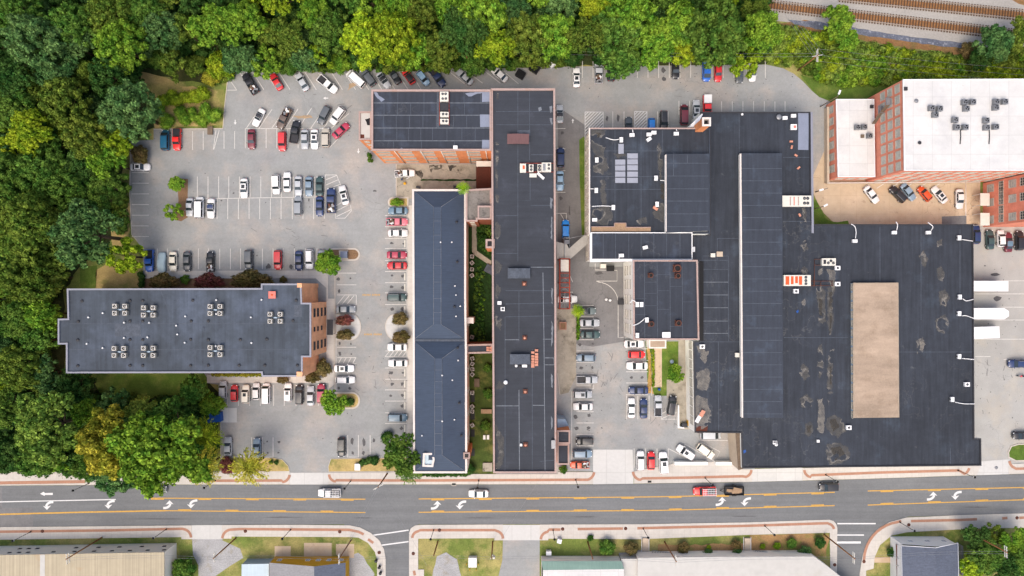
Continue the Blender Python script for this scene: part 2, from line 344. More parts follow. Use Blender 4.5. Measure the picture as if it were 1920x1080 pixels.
# ones that take their colour from the object
def paint(name, rough=.35, coat=.25, metal=0.0):
    m, nt, b = newmat(name); oi = N(nt, 'ShaderNodeObjectInfo')
    g = N(nt, 'ShaderNodeNewGeometry')
    nt.links.new(mulv(nt, oi.outputs['Color'], ramp(nt, noise(nt, g.outputs['Position'], 2, 2), .3, .7, .95, 1.05)), b.inputs['Base Color'])
    b.inputs['Roughness'].default_value = rough; b.inputs['Coat Weight'].default_value = coat; b.inputs['Metallic'].default_value = metal
    b.inputs['Coat Roughness'].default_value = .08
    return m
M['paint'] = paint('car paint'); M['cloth'] = paint('cloth and plain colour', .8, 0)
m, nt, b = newmat('car glass'); b.inputs['Base Color'].default_value = (.045,.06,.07,1); b.inputs['Roughness'].default_value = .12; b.inputs['Metallic'].default_value = .45; M['glass'] = m
m, nt, b = newmat('dark car glass'); b.inputs['Base Color'].default_value = (.03,.035,.04,1); b.inputs['Roughness'].default_value = .12; b.inputs['Metallic'].default_value = .2; M['glass_dark'] = m
m, nt, b = newmat('tyre rubber'); b.inputs['Base Color'].default_value = (.02,.02,.021,1); b.inputs['Roughness'].default_value = .9; M['tyre'] = m
m, nt, b = newmat('wheel rim'); b.inputs['Base Color'].default_value = (.5,.5,.52,1); b.inputs['Roughness'].default_value = .35; b.inputs['Metallic'].default_value = .7; M['rim'] = m
m, nt, b = newmat('headlight lens'); b.inputs['Base Color'].default_value = (.7,.72,.74,1); b.inputs['Roughness'].default_value = .15; M['lens'] = m
m, nt, b = newmat('taillight lens'); b.inputs['Base Color'].default_value = (.35,.02,.02,1); b.inputs['Roughness'].default_value = .2; M['tail'] = m
def foliage(name):
    m, nt, b = newmat(name); nt.nodes.remove(b)
    oi = N(nt, 'ShaderNodeObjectInfo'); g = N(nt, 'ShaderNodeNewGeometry')
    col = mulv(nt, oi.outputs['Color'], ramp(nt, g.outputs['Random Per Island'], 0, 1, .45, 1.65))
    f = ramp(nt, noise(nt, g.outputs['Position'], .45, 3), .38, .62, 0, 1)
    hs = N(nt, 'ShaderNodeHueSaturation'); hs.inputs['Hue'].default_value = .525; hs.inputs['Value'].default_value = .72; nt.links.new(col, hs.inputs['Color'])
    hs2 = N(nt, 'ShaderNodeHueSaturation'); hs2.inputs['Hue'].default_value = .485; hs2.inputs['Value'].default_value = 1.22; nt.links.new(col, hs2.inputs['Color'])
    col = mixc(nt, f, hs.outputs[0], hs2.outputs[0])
    d = N(nt, 'ShaderNodeBsdfDiffuse'); t = N(nt, 'ShaderNodeBsdfTranslucent'); mx = N(nt, 'ShaderNodeMixShader'); mx.inputs[0].default_value = .22
    nt.links.new(col, d.inputs[0]); nt.links.new(col, t.inputs[0]); nt.links.new(d.outputs[0], mx.inputs[1]); nt.links.new(t.outputs[0], mx.inputs[2])
    nt.links.new(mx.outputs[0], nt.nodes['Material Output'].inputs[0])
    return m
M['leaf'] = foliage('leaves')
M['bark'] = surf('bark', C(96,80,62), .95, ((2,.2),))
# ------------------------------------------------------------ the ground, lots, road, pavements
def px(pts, z=0): return [tuple(W(a, b, z)[:2]) for a, b in pts]
def struct(name, mb, mat, label=None):
    o = mb.build(name, mat); o['kind'] = 'structure'
    if label: o['label'] = label
    return o
def area(name, polys, mat, z, label=None):
    mb = MB()
    for p in polys: mb.flat(px(p, z), z)
    return struct(name, mb, M[mat], label)
def slab(name, polys, mat, z0, z1, label=None):
    mb = MB()
    for p in polys: mb.prism(px(p, z1), z0, z1)
    return struct(name, mb, M[mat], label)
def arc(cx, cy, r, a0, a1, n=10, ry=None):     # angles in degrees, image space with y down
    ry = ry or r
    return [(cx + r*math.cos(R(a0+(a1-a0)*i/n)), cy + ry*math.sin(R(a0+(a1-a0)*i/n))) for i in range(n+1)]
def lerp_line(pts, n=40):
    out = []
    for (a, b) in zip(pts[:-1], pts[1:]):
        for i in range(n): out.append((a[0]+(b[0]-a[0])*i/n, a[1]+(b[1]-a[1])*i/n))
    return out + [pts[-1]]
def wob(pts, amt=2.0, step=12, seed=1):        # roughen a px polygon
    r = random.Random(seed); out = []
    n = len(pts)
    for i in range(n):
        a, b = pts[i], pts[(i+1) % n]; L = math.hypot(b[0]-a[0], b[1]-a[1]); k = max(1, int(L/step))
        for j in range(k):
            out.append((a[0]+(b[0]-a[0])*j/k+r.uniform(-amt, amt), a[1]+(b[1]-a[1])*j/k+r.uniform(-amt, amt)))
    return out

g = MB(); g.flat([(-2000,-2000),(2000,-2000),(2000,2000),(-2000,2000)], -0.03)
struct('ground', g, M['grass'])
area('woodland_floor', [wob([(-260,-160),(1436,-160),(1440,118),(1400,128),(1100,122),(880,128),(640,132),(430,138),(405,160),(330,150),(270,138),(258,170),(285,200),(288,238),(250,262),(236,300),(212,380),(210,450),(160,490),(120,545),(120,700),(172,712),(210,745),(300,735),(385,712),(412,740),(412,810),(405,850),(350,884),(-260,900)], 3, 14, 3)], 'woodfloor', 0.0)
area('dry_clearing', [wob([(266,136),(300,142),(340,160),(420,170),(421,236),(290,240),(286,205),(262,165)], 2, 10, 4), wob([(180,505),(200,492),(255,500),(262,540),(178,540)], 2, 10, 5), wob([(208,452),(212,400),(232,380),(243,380),(243,462),(215,470)], 2, 10, 6)], 'dry', 0.008)
area('lawn', [wob([(172,700),(390,700),(390,735),(300,742),(228,762),(190,745)], 2, 12, 8), [(150,500),(182,498),(180,540),(150,540)], wob([(1500,140),(1545,150),(1700,145),(1700,182),(1560,188),(1530,180)], 2, 14, 9)], 'lush', 0.008)

# parking lots
LOT_W = [(428,141),(440,134),(560,131),(700,130),(880,128),(1000,127),(1046,125),(1046,890),(543,890),(543,880),(536,868),(522,862),(414,860),(414,792),(412,790),(412,765),(414,764),(414,722),(388,718),(388,708),(268,520),(268,466),(256,452),(247,440),(244,360),(246,264),(288,262),(288,243),(418,241),(422,200)]
area('west_parking_lot', [LOT_W], 'asphalt', 0.012, 'grey asphalt parking lot of the west side')
area('east_parking_lot', [[(1040,125),(1437,121),(1468,128),(1488,138),(1505,152),(1522,170),(1536,182),(1556,190),(1556,260),(1524,330),(1524,440),(1415,440),(1415,884),(1112,884),(1040,884)]], 'asphalt', 0.016, 'grey asphalt lot and lane between the mill buildings')
area('side_lane', [[(1046,200),(1105,240),(1105,500),(1172,500),(1172,640),(1112,650),(1046,640)]], 'asphalt_dark', 0.020, 'darker asphalt lane between the long mill and the white walled block')
area('loading_yard', [[(1800,405),(2010,405),(2010,880),(1800,880)]], 'asphalt_east', 0.016, 'pale dusty loading yard east of the warehouse')
area('tan_parking_lot', [[(1524,330),(1556,260),(1556,338),(1838,338),(1838,425),(1700,425),(1575,424),(1560,414),(1545,400),(1532,378),(1524,360)]], 'tan_concrete', 0.022, 'tan concrete parking lot under the red brick factory')
area('asphalt_patch', [[(1766,406),(1812,404),(1812,421),(1766,421)]], 'asphalt_dark', 0.027)
area('grass_corner', [wob([(1525,375),(1531,376),(1540,396),(1550,413),(1562,416),(1590,414),(1594,424),(1525,424)], 1, 8, 2)], 'lush', 0.026)
area('loading_yard_slab', [[(743,308),(921,308),(921,357),(772,357),(772,372),(743,372)]], 'old_concrete', 0.022, 'stained concrete yard south of the brick mill wing')
area('weed_strip', [wob([(788,336),(893,336),(893,339),(788,339)], .8, 6, 2)], 'ivy', 0.028)
area('verge', [[(1086,262),(1096,255),(1099,450),(1091,444),(1087,340)]], 'lush', 0.026, 'narrow grass verge beside the white walled block')
area('courtyard_lawn', [[(874,410),(930,410),(930,890),(874,890)]], 'courtyard', 0.022)
area('courtyard_ivy', [wob([(878,418),(924,418),(924,560),(922,640),(878,640)], 1, 8, 7)], 'ivy', 0.027)
area('garden_path', [[(885,424),(894,424),(894,470),(921,489),(921,499),(889,478),(885,472)]], 'old_concrete', 0.032)
area('garden_lawn', [[(1210,640),(1300,640),(1300,742),(1228,742),(1214,720)]], 'lush', 0.024)
area('garden_walk', [[(1222,652),(1241,652),(1241,726),(1222,726)]], 'tan_concrete', 0.030)
area('service_path', [[(1272,636),(1295,636),(1295,805),(1271,805),(1271,760),(1250,745),(1250,712),(1272,712)]], 'old_concrete', 0.030)
area('leaf_strip', [wob([(1212,640),(1218,640),(1222,720),(1226,738),(1212,738),(1216,700)], 1, 6, 3)], 'leaf_litter', 0.030)
area('rear_yard', [[(1044,578),(1081,578),(1080,705),(1066,736),(1050,740),(1044,700)]], 'old_concrete', 0.024, 'pale concrete terrace beside the long mill')
area('mulch_bed', [wob([(332,337),(352,335),(352,408),(340,414),(328,412),(334,380)], 1.2, 8, 2), wob([(470,520),(270,520),(270,540),(492,540)], .5, 20, 3)], 'mulch', 0.024)

# road and side streets
def ry0(x): return 911 if x < 0 else np.interp(x, [0, 300, 1100, 1400, 1600, 1920], [911, 909, 908.5, 904, 899, 888.5])
def ry1(x): return np.interp(x, [0, 480, 1200, 1400, 1560, 1700, 1920], [988, 983.5, 982.5, 979, 974.5, 969, 962])
xs = list(range(-700, 2620, 40))
def ext(f, x):
    return f(x) if 0 <= x <= 1920 else (f(0) + (0 - x)*.015 if x < 0 else f(1920) - (x-1920)*.035)
area('road', [[(x, ext(ry0, x)) for x in xs] + [(x, ext(ry1, x)) for x in xs[::-1]]], 'road', 0.030, 'two lane main road with a centre turning lane')
area('side_street', [[(640,980),(700,1020),(722,1060),(722,1400),(768,1400),(768,1000),(790,978)], [(1545,968),(1570,990),(1569,1080),(1569,1400),(1612,1400),(1612,1070),(1618,1040),(1640,1000),(1710,965)]], 'road', 0.036)
area('road_patch', [[(-60,953),(62,952),(62,988),(-60,990)], [(-60,915),(4,914),(4,953),(-60,954)]], 'asphalt_dark', 0.041)
area('lane_of_gravel', [[(360,1010),(415,1010),(452,1030),(456,1046),(430,1062),(404,1080),(440,1200),(372,1200),(372,1060),(362,1040)]], 'gravel', 0.0)
area('south_driveway', [[(943,1012),(1012,1012),(1012,1200),(905,1200),(942,1050)]], 'asphalt', 0.006)

# pavements: a real kerb step, north side
K0, K1 = 0.0, 0.13
def up(x, d=0): return (x, ext(ry0, x)-d)
north = [
 [(-400,885)]+[(543,884),(543,887)]+[up(x, .5) for x in (543,400,300,200,100,0)]+[(-400,917)],
 [(616,886),(772,885),(772,889),(1046,889),(1046,885),(1112,885)]+[up(x, .5) for x in (1112,1000,900,800,700,616)],
 [(1189,884),(1260,870),(1268,866),(1384,866),(1386,880),(1410,880)]+[up(x, .5) for x in (1410,1350,1300,1250,1189)],
 [(1505,878),(1840,868)]+[up(x, .5) for x in (1832,1760,1700,1600,1505)],
 [(1892,864),(1898,870),(2100,862)]+[up(x, .5) for x in (2100,1920,1892)]]
slab('north_pavement', north, 'concrete', K0, K1, 'cream concrete pavement along the north side of the road')
slab('south_pavement', [
 [(x, ext(ry1, x)+.5) for x in (-400,0,200,359)]+[(359,1011),(340,1011),(340,1007),(200,1009),(0,1012),(-400,1018)],
 [(416,984.5),(560,984)]+[(655,985)]+[(675,989),(695,999),(711,1013),(720,1030),(723,1048),(723,1200),(707,1200),(707,1050),(703,1035),(690,1018),(672,1008),(655,1007),(434,1006),(434,1010),(416,1010)],
 [(767,1200),(767,1000),(770,991),(778,985.5),(790,984),(943,983.5),(943,1013),(927,1013),(927,1009),(784,1010),(784,1068),(795,1068),(795,1080),(780,1200)],
 [(1012,983.5),(1200,983),(1400,979.5),(1555,974.5),(1563,977),(1568,983),(1570,990),(1568,1200),(1560,1200),(1557,1068),(1556,999),(1400,1003),(1203,1011),(1028,1010),(1028,1013),(1012,1013)],
 [(1612,1200),(1612,1075),(1618,1040),(1628,1014),(1645,993),(1668,979),(1700,970.5),(1800,966),(1920,962.5),(2100,957),(2100,990),(1870,990),(1808,992),(1700,998),(1672,1004),(1650,1022),(1640,1045),(1638,1066),(1624,1070),(1624,1200)]],
 'concrete', K0, K1, 'cream concrete pavement along the south side of the road')
area('driveway_apron', [[(543,886),(616,886)]+[up(616,.3),up(543,.3)], [(1112,843),(1186,843),(1188,884)]+[up(1188,.3),up(1112,.3)],
  [(1386,880),(1505,877)]+[up(1505,.3),up(1386,.3)], [(1828,866),(1893,861)]+[up(1893,.3),up(1828,.3)],
  [(359,ry1(359)+.3),(416,ry1(416)+.3),(416,1011),(359,1011)], [(943,984),(1012,984),(1012,1013),(943,1013)]], 'apron', 0.05)
# brick band set in the pavements
bb = MB(); zb = K1+.005
for pts, w in [([(-300,907),(0,905.5),(160,903)],6), ([(355,901.5),(528,901)]+arc(528,889,15,80,5,6),5), (arc(631,889,14,178,100,6)+[(630,900.5),(772,901),(1096,899.5)]+arc(1098,884,16,75,5,6),5),
   (arc(1203,884,16,178,100,6)+[(1205,897),(1290,895.5),(1392,893)]+arc(1394,880,15,70,5,5),5), (arc(1523,880,15,175,105,5)+[(1522,891),(1650,886),(1798,882)]+arc(1800,873,18,60,15,4),5), (arc(1907,864,14,178,110,5)+[(1905,879),(2060,875)],5),
   ([(-300,1000),(0,997),(200,994.5),(342,991.5)]+arc(342,1008,16,-80,0,7),5), (arc(434,1010,17,-178,-95,7)+[(450,992),(655,993.5),(672,997),(682,1002)],5), ([(690,1011),(700,1018)],5), (arc(786,1009,13,-178,-100,5)+[(788,994),(928,994)]+arc(928,1010,15,-80,0,6),5),
   (arc(1029,1012,15,-178,-100,6)+[(1030,993),(1051,993)],5), ([(1083,992),(1168,991)],5), ([(1195,990.5),(1300,988),(1400,986),(1552,981)]+arc(1552,994,12,-80,-10,4),5),
   (arc(1694,1052,74,-180,-100,10)+[(1690,977)],5), ([(1708,977),(1800,975),(1832,973.5)],5), ([(1879,972),(1889,971)],5), ([(1911,971),(2060,965)],5), ([(776,1070),(778,1079)],5)]:
    bb.strip(px(pts, zb), w*S, zb)
struct('brick_paving', bb, M['brick_band'])
# sidewalks round the lots
slab('lot_pavement', [[(271,508),(628,507),(628,515),(615,516),(615,560),(627,560),(627,720),(616,730),(616,718),(388,718),(388,703),(567,703),(612,700),(612,540),(592,522),(270,522)],
   [(764,385),(774,385),(774,815),(770,815),(764,815)]], 'concrete', 0.0, 0.14, 'cream pavement round the west brick building and the gabled hall')
# kerbs and islands
def island(name, outline, fill, kw=3.0, label=None, zf=.12):
    mb = MB(); P = px(outline, .15); q = offset_poly(P, kw*S)
    mb.ring(P, q, .15); mb.walls(P, 0, .15); 
    b = MB()
    o = thing(name, label or name, 'traffic island', W(*outline[0]), kind='structure')
    mb.build('kerb', M['kerb'], o); b.flat(q, zf); b.build('planting_bed', M[fill], o)
    del o['category']
    return o
island('traffic_island', arc(626,477,12,90,270,10)+arc(663,477,12,-90,90,10), 'mulch')
island('traffic_island', arc(737,379,10,100,270,8)+[(766,369),(766,389)], 'dry')
island('traffic_island', [(629,589)]+arc(657,613,20,-90,90,12,25)+[(629,638)], 'apron', 1.5)
island('traffic_island', [(771,587)]+arc(742,613,20,-90,-270,12,25)+[(771,639)], 'apron', 1.5)
island('traffic_island', [(629,735)]+arc(661,751,14,-90,90,10,16)+[(645,767),(629,760)], 'dry')
island('traffic_island', [(1890,848),(1896,836),(1910,832),(2000,831),(2000,864),(1905,865),(1891,858)], 'lush', 2)
island('grass_verge', [(414,858),(512,858),(530,862),(541,874),(543,884),(414,886)], 'dry', .8)
island('grass_verge', [(620,860),(766,858),(766,884),(616,885),(615,875)], 'dry', .8)
kb = MB()
for pts in [[(245,262),(243,360),(247,440),(256,450)], [(288,242),(418,241),(421,200),(428,141)], [(414,722),(414,860)], [(628,515),(628,735)], [(1222,724),(1222,742)], [(1271,760),(1272,802),(1288,804)], [(743,308),(743,372)], [(1045,700),(1050,740)]]:
    P = px(pts, .12)
    for a, b in zip(P[:-1], P[1:]):
        d = Vector(b)-Vector(a); L = d.length; u = d/L; kb.obox(((a[0]+b[0])/2, (a[1]+b[1])/2), u, L, .18, 0, .145)
struct('lot_kerb', kb, M['kerb'])
# south side yards
area('front_lawn', [wob([(415,1012),(655,1010),(684,1022),(700,1042),(706,1070),(706,1100),(690,1100),(680,1060),(560,1048),(455,1046),(450,1030)], 1, 14, 2)], 'grass', 0.004)
area('gravel_yard', [wob([(655,1042),(672,1036),(690,1055),(700,1075),(700,1110),(650,1110),(650,1060)], 2, 10, 3), wob([(820,1045),(838,1036),(856,1050),(866,1080),(866,1110),(800,1110),(812,1070)], 2, 10, 4), wob([(1160,1036),(1208,1030),(1212,1055),(1160,1050)], 1.5, 10, 5)], 'gravel', 0.009)
area('bare_slab', [[(515,1024),(545,1024),(545,1044),(515,1044)], [(570,1018),(622,1018),(622,1044),(570,1044)], [(630,1020),(664,1020),(664,1046),(640,1046),(630,1040)]], 'tan_concrete', 0.012)
area('straw_bank', [wob([(1405,1003),(1556,1000),(1548,1045),(1405,1044)], 1.5, 12, 6), wob([(1235,1022),(1395,1020),(1395,1045),(1235,1046)], 2, 10, 7)], 'straw', 0.010)
# railway and creek
area('ballast', [[(1424,-300),(1424,5),(1445,38),(1500,44),(1560,52),(1640,64),(1720,76),(1800,86),(1850,88),(1920,92),(2400,150),(2400,-300)]], 'ballast', 0.010)
area('dirt_bank', [wob([(1830,-30),(1920,10),(2100,40),(2100,-60)], 2, 12, 2), wob([(1462,44),(1510,38),(1560,48),(1640,60),(1760,80),(1840,86),(1880,100),(1800,102),(1700,90),(1600,72),(1500,58)], 2, 12, 3)], 'dirt', 0.018)
area('creek', [wob([(1478,38),(1530,40),(1600,52),(1700,68),(1800,80),(1828,84),(1812,90),(1760,86),(1700,78),(1620,66),(1540,56),(1490,46)], 1, 9, 4)], 'creek', 0.026)
for gi, (a, b, lab) in enumerate([((1395,4.5),(1925,68),'nearer railway track on brown sleepers beside the creek'), ((1572,-7),(1960,33),'farther railway track on brown sleepers by the top right corner')]):
    A, B = W(*a), W(*b); d = (B-A); L = d.length; u = d.normalized(); nrm = Vector((-u.y, u.x, 0))
    t = thing('railway_track', lab, 'railway track', A, 'railway tracks')
    for s in (-1, 1):
        mb = MB(); c = (A+B)/2 + nrm*s*.72*1.45; mb.obox((c.x, c.y), (u.x, u.y), L, .14, .2, .36); mb.build('rail', M['rail'], t)
    n = min(98, int(L/.68)); sp = L/n; me = None
    bed = MB(); c = (A+B)/2; bed.obox((c.x, c.y), (u.x, u.y), L, 1.36, .03, .12); bed.build('track_bed', M['bed'], t)
    for i in range(n):
        c = A+u*(i+.5)*sp
        if me is None:
            mb = MB(); mb.obox((c.x, c.y), (u.x, u.y), .30, 2.9, .1, .165); s0 = mb.build('sleeper', M['sleeper'], t); me = s0; c0 = c
        else:
            s1 = s0.copy(); COL.objects.link(s1); s1.location = s0.location + (c-c0); s1.rotation_euler.z = random.uniform(-.03,.03); adopt(s1, t); s1.parent = t

# ------------------------------------------------------------ markings
def lines(name, segs, mat, w, z, extra=None):
    mb = MB()
    for s_ in segs: mb.strip(px(s_, z), w, z)
    if extra: extra(mb)
    return struct(name, mb, M[mat])
H_ = []
def V(xs_, y0, y1): return [[(x, y0), (x, y1)] for x in xs_]
def Hh(ys_, x0, x1): return [[(x0, y), (x1, y)] for y in ys_]
seg = []
seg += [[(448+24.6*k, 134), (470+24.6*k, 168)] for k in range(0, 14)] + [[(841,133),(871,157)],[(870,130),(905,156)],[(910,134),(938,156)],[(948,137),(972,157)]]
seg += [[(428,146),(444,169)],[(424,169),(444,169)]]
seg += V([1092,1112,1155,1175,1195,1215,1235,1255,1275,1295,1335,1356,1376,1400,1435], 114, 146)
seg += V([1353,1373,1393,1413,1433,1453,1472], 190, 209) + V([1273,1293], 189, 215) + V([1149,1170,1233,1253], 209, 243)
seg += V([341,361,381], 246, 281) + [[(405,244),(400,280)],[(411,244),(401,280)]] + V([420,440], 246, 279) + V([460,499,519,539,559,579,599,619], 241, 278) + [[(460,241),(622,241)]]
seg += [[(462,240),(486,206)],[(486,240),(510,205)],[(510,240),(534,205)],[(535,240),(559,204)],[(560,240),(584,203)],[(583,240),(605,208)],[(607,240),(630,205)],[(619,276),(652,240)],[(619,242),(654,213)]]
seg += Hh([305,323.5,343.5,363.5,383.5,403.5,423.5,443.5], 247, 279)
seg += V([370,390,410,429,449,469,489,509,528,550,570,590], 331, 371) + V([407,427,447,467,487,507,527,548,568,588], 372, 411) + [[(362,373),(610,369)]]
seg += [[(610,328),(608,410)],[(610,328),(631,328),(640,350)],[(657,385),(659,395),(647,409),(629,409),(629,398)]] + [[(611,337),(631,329)],[(611,347),(634,337)],[(612,355),(637,346)],[(630,386),(640,380)],[(630,396),(655,383)],[(631,406),(658,393)]]
seg += V([295,314,334,372,391,412,432,451,492,512,531,552,573,594], 466, 505)
seg += Hh([512,534,553,572], 632, 668) + [[(668,553),(668,572)]] + [[(632+9*k, 571),(632+9*k+14, 554)] for k in range(0, 3)] + Hh([651,670.5,682], 632, 668) + [[(634+9*k, 682),(640+9*k, 671)] for k in range(0, 4)] + [[(630,638),(630,734)]]
seg += Hh([404,425,447,466,488.5,509,530,549,571,658,669,690,711,731,752,774,794], 722, 763) + [[(722+8*k, 669),(730+8*k, 659)] for k in range(0, 5)] + [[(763,385),(763,812)]]
seg += V([427,447,468,488,513,533,555,577,597], 722, 761) + V([472,492,512], 820, 858) + V([652,672,694], 816, 858) + [[(435,856),(470,855)],[(495,857),(512,857)],[(654,857),(672,857)],[(696,857),(716,857)]]
seg += Hh([241,279,320,360.5], 1041, 1060) + [[(1043,400),(1062,400),(1062,412)],[(1051,401),(1057,411)]]
seg += Hh([573,594,616,637,658,679.5,701,722,729,750,772,793,814.5,836], 1081, 1113) + [[(1072,734),(1072,870)]] + [[(1108,722),(1113,722),(1113,729)]]
seg += Hh([654,676,697,718,740], 1174, 1215) + V([1175,1196,1217], 742, 786) + [[(1240,776),(1240,786),(1271,786)],[(1240,785),(1272,772)],[(1240,776),(1252,770)]]
seg += V([1189,1210,1232,1253], 841, 877) + [[(1253,841),(1300,865)],[(1315,829),(1350,847),(1340,865),(1283,832)],[(1315,826),(1375,826)]]
seg += [[(1116,494),(1116,506),(1157,507),(1157,527),(1118,527)], [(1118,527)]+arc(1120,568,39,-85,0,10)+[(1159,633),(1169,633)]]
seg += [[(1066,512),(1074,529)],[(1062,548),(1074,548)],[(1062,562),(1076,562)]]
seg += Hh([526.5,551,576,600,636], 1828, 1925) + Hh([668.5],1828,1857) + Hh([674],1882,1930)
seg += [[(1768+k*26-150, 352+ (k%2)*1),(1782+k*26-150, 344)] for k in range(0,6)]
parking = lines('parking_lines', seg, 'faded_paint', .14, .040)
def hatch(name, x0, y0, x1, y1, sp=6):
    s_ = [[(x0,y0),(x1,y0),(x1,y1),(x0,y1),(x0,y0)]]
    k = 0; w, h = x1-x0, y1-y0
    t = sp
    while t < w+h:
        ax, ay = (x0+t, y0) if t < w else (x1, y0+t-w); bx, by = (x0, y0+t) if t < h else (x0+t-h, y1)
        s_.append([(ax, ay), (bx, by)]); t += sp
    return s_
lines('hatched_marking', hatch('h', 1097, 210, 1131, 262) + hatch('h', 1190, 209, 1213, 262), 'white_paint', .16, .046)
# small lane arrows in the lots
def arrow(mb, x, y, ang, L=7, z=.046):
    c = W(x, y, z); a = R(ang); u = Vector((math.cos(a), math.sin(a))); n = Vector((-u.y, u.x)); L *= S
    def q(f, s): p = Vector(c[:2])+u*f*L+n*s*L; return (p.x, p.y)
    mb.flat([q(-.5,-.09),(q(.05,-.09)),q(.05,-.3),q(.55,0),q(.05,.3),q(.05,.09),q(-.5,.09)], z)
mb = MB()
for a in [(611,184,180,9),(441,229,-90,9),(672,283,-90,9),(1074,227,90,8)]: arrow(mb, *a)
struct('lot_arrows', mb, M['white_paint'])
def bezier(p0, p1, p2, n=10): return [((1-t)**2*p0[0]+2*t*(1-t)*p1[0]+t*t*p2[0], (1-t)**2*p0[1]+2*t*(1-t)*p1[1]+t*t*p2[1]) for t in [i/n for i in range(n+1)]]
def turn_arrow(mb, x, y, sgn, z=.046):      # sgn +1: up and to the right, -1: the same turned half round
    pts = [(x+sgn*a, y+sgn*b) for a, b in bezier((-10,6.5),(1,7),(3.5,-1.5))]
    mb.strip(px(pts, z), 4.2*S, z)
    mb.flat(px([(x+sgn*a, y+sgn*b) for a, b in ((-5.5,0),(2,-8),(9.5,-.5),(3.5,-2))], z), z+.002)
mb = MB()
for x, y, s_ in [(316,946,1),(818,947,1),(1352,940,1),(1748,930,1),(90,948,-1),(205,946,-1),(360,945,-1),(864,947,-1),(1398,941,-1),(1793,929,-1)]: turn_arrow(mb, x, y, s_)
mb.flat(px([(75,926),(82,922),(84,924.5),(99,924),(99,928),(84,928),(84,930)], .046), .046)
struct('turn_arrows', mb, M['white_paint'])
up_l = lambda x: np.interp(x, [0,283,685,785,1240,1565,1627,1920], [936,934,936,935.5,931.5,923,920.5,914])
lo_l = lambda x: np.interp(x, [0,310,685,785,1240,1565,1627,1920], [964.5,957.5,961,960.5,957,948,947,937])
ys = []
for x0, x1 in [(283,685),(785,1565),(1627,2050)]: ys.append((up_l, x0, x1, 1))
for x0, x1 in [(310,685),(785,1565),(1627,2050)]: ys.append((lo_l, x0, x1, -1))
mb = MB()
for f, x0, x1, s_ in ys:
    n = 20; mb.strip(px([(x0+(x1-x0)*i/n, float(f(x0+(x1-x0)*i/n))) for i in range(n+1)], .042), .24, .042)
    x = x0 + (0 if s_ > 0 and x0 < 300 else 24)
    while x+24 < x1:
        mb.strip(px([(x, float(f(x))+s_*2.0), (x+24, float(f(x+24))+s_*2.0)], .042), .24, .042); x += 89
mb.strip(px([(-300,971),(0,964.5),(150,960.5),(310,957.5)], .042), .36, .042)
struct('yellow_lane_lines', mb, M['yellow_paint'])
lines('white_lane_line', [[(-300,946),(0,941),(217,936.5)]], 'white_paint', .24, .044)
lines('crosswalk_lines', [[(697,1004),(766,994)],[(714,1022.5),(766,1015.5)],[(1570,981.8),(1642,981.8)],[(1568,1003.2),(1620,1003.2)],[(1568,1016.3),(1614,1016.3)]], 'white_paint', .3, .046)
lines('stop_line', [[(1568,1018),(1614,1018)]], 'white_paint', .3, .047)
# speed-hump style dashed bars, yellow and black
mb = MB()
for x0, y in [(680,553),(698,553),(683,627),(701,627)]:
    for k in range(6): mb.strip(px([(x0+k*2.6, y+1.6), (x0+k*2.6+1.2, y-1.6)], .046), .16, .046)
struct('yellow_stop_bars', mb, M['yellow_paint'])
# oil spots and tyre marks: blots with a shape of their own, flat on the asphalt
mb = MB(); r2 = random.Random(5)
def blot(x, y, rx, ry, z=.050):
    n = 11; pts = [(x+rx*math.cos(2*math.pi*i/n)*r2.uniform(.55,1.15), y+ry*math.sin(2*math.pi*i/n)*r2.uniform(.55,1.15)) for i in range(n)]
    mb.flat(px(pts, z), z)
for x, y, rx, ry in [(634,523,3.5,3.5),(657,522,2,2),(636,546,3,4),(634,564,0,0),(637,644,3,3),(658,645,2,2.5),(637,663,3.5,4),(659,664,2,1.6),(635,728,2.5,3),(656,728,3,3),
   (735,517,3.5,2.5),(755,518,3,4),(734,538,4,3),(755,539,4,4),(735,580,4,4),(754,579,3.5,4),(733,699,5,4),(755,699,3,2.5),(735,720,4,3.5),(754,720,4,4),(733,742,3,3),(754,741,3.5,3.5),(754,761,4,3.5),(753,803,4,3.5),
   (734,456,4,3),(757,457,3,2),(660,828,4,8),(682,828,4,9),(701,826,2.5,5),(661,849,3,4),(681,849,3,5),(459,848,4,3.5),(501,828,1.8,1.8),(523,829,3,3),(502,849,2,2),(522,849,2.5,1.6),
   (1244.5,132,4.5,6),(1245,148,5,5),(1138,222,2.5,6),(1159,222,3,9),(1079,782,5,4),(1104,779,4,4),(1081,803,5,4),(1104,802,4.5,3.5),(1087,646,4,3),(1112,645,3,3),(1090,690,4,4),(1111,689,2.5,3),(1184,708,3.5,3),(1204,708,3,3),
   (1052,372,3.5,5),(1068,396,1.6,12),(1054,249,3,4),(1870,560,11,5),(1866,515,9,3.5),(503,500,5,6),(546,500,4,6),(703,358,4,2),(482,479,1.5,1.6),(415,376,2,1.6),(438,362,2,2),(498,380,1.2,1.2),(579,375,1.5,4),(1123,512,10,4),(1290,520,0,0)]:
    if rx: blot(x, y, rx, ry)
r3 = random.Random(77)
for _ in range(230):
    x, y = r3.choice([(r3.uniform(250,740), r3.uniform(200,500)), (r3.uniform(420,760), r3.uniform(530,880)), (r3.uniform(1078,1210), r3.uniform(560,840)), (r3.uniform(1060,1500), r3.uniform(135,205)), (r3.uniform(1830,1915), r3.uniform(480,830))])
    blot(x, y, r3.uniform(.5,1.3), r3.uniform(.5,1.3))
struct('oil_spots', mb, M['skid'])
mb = MB()
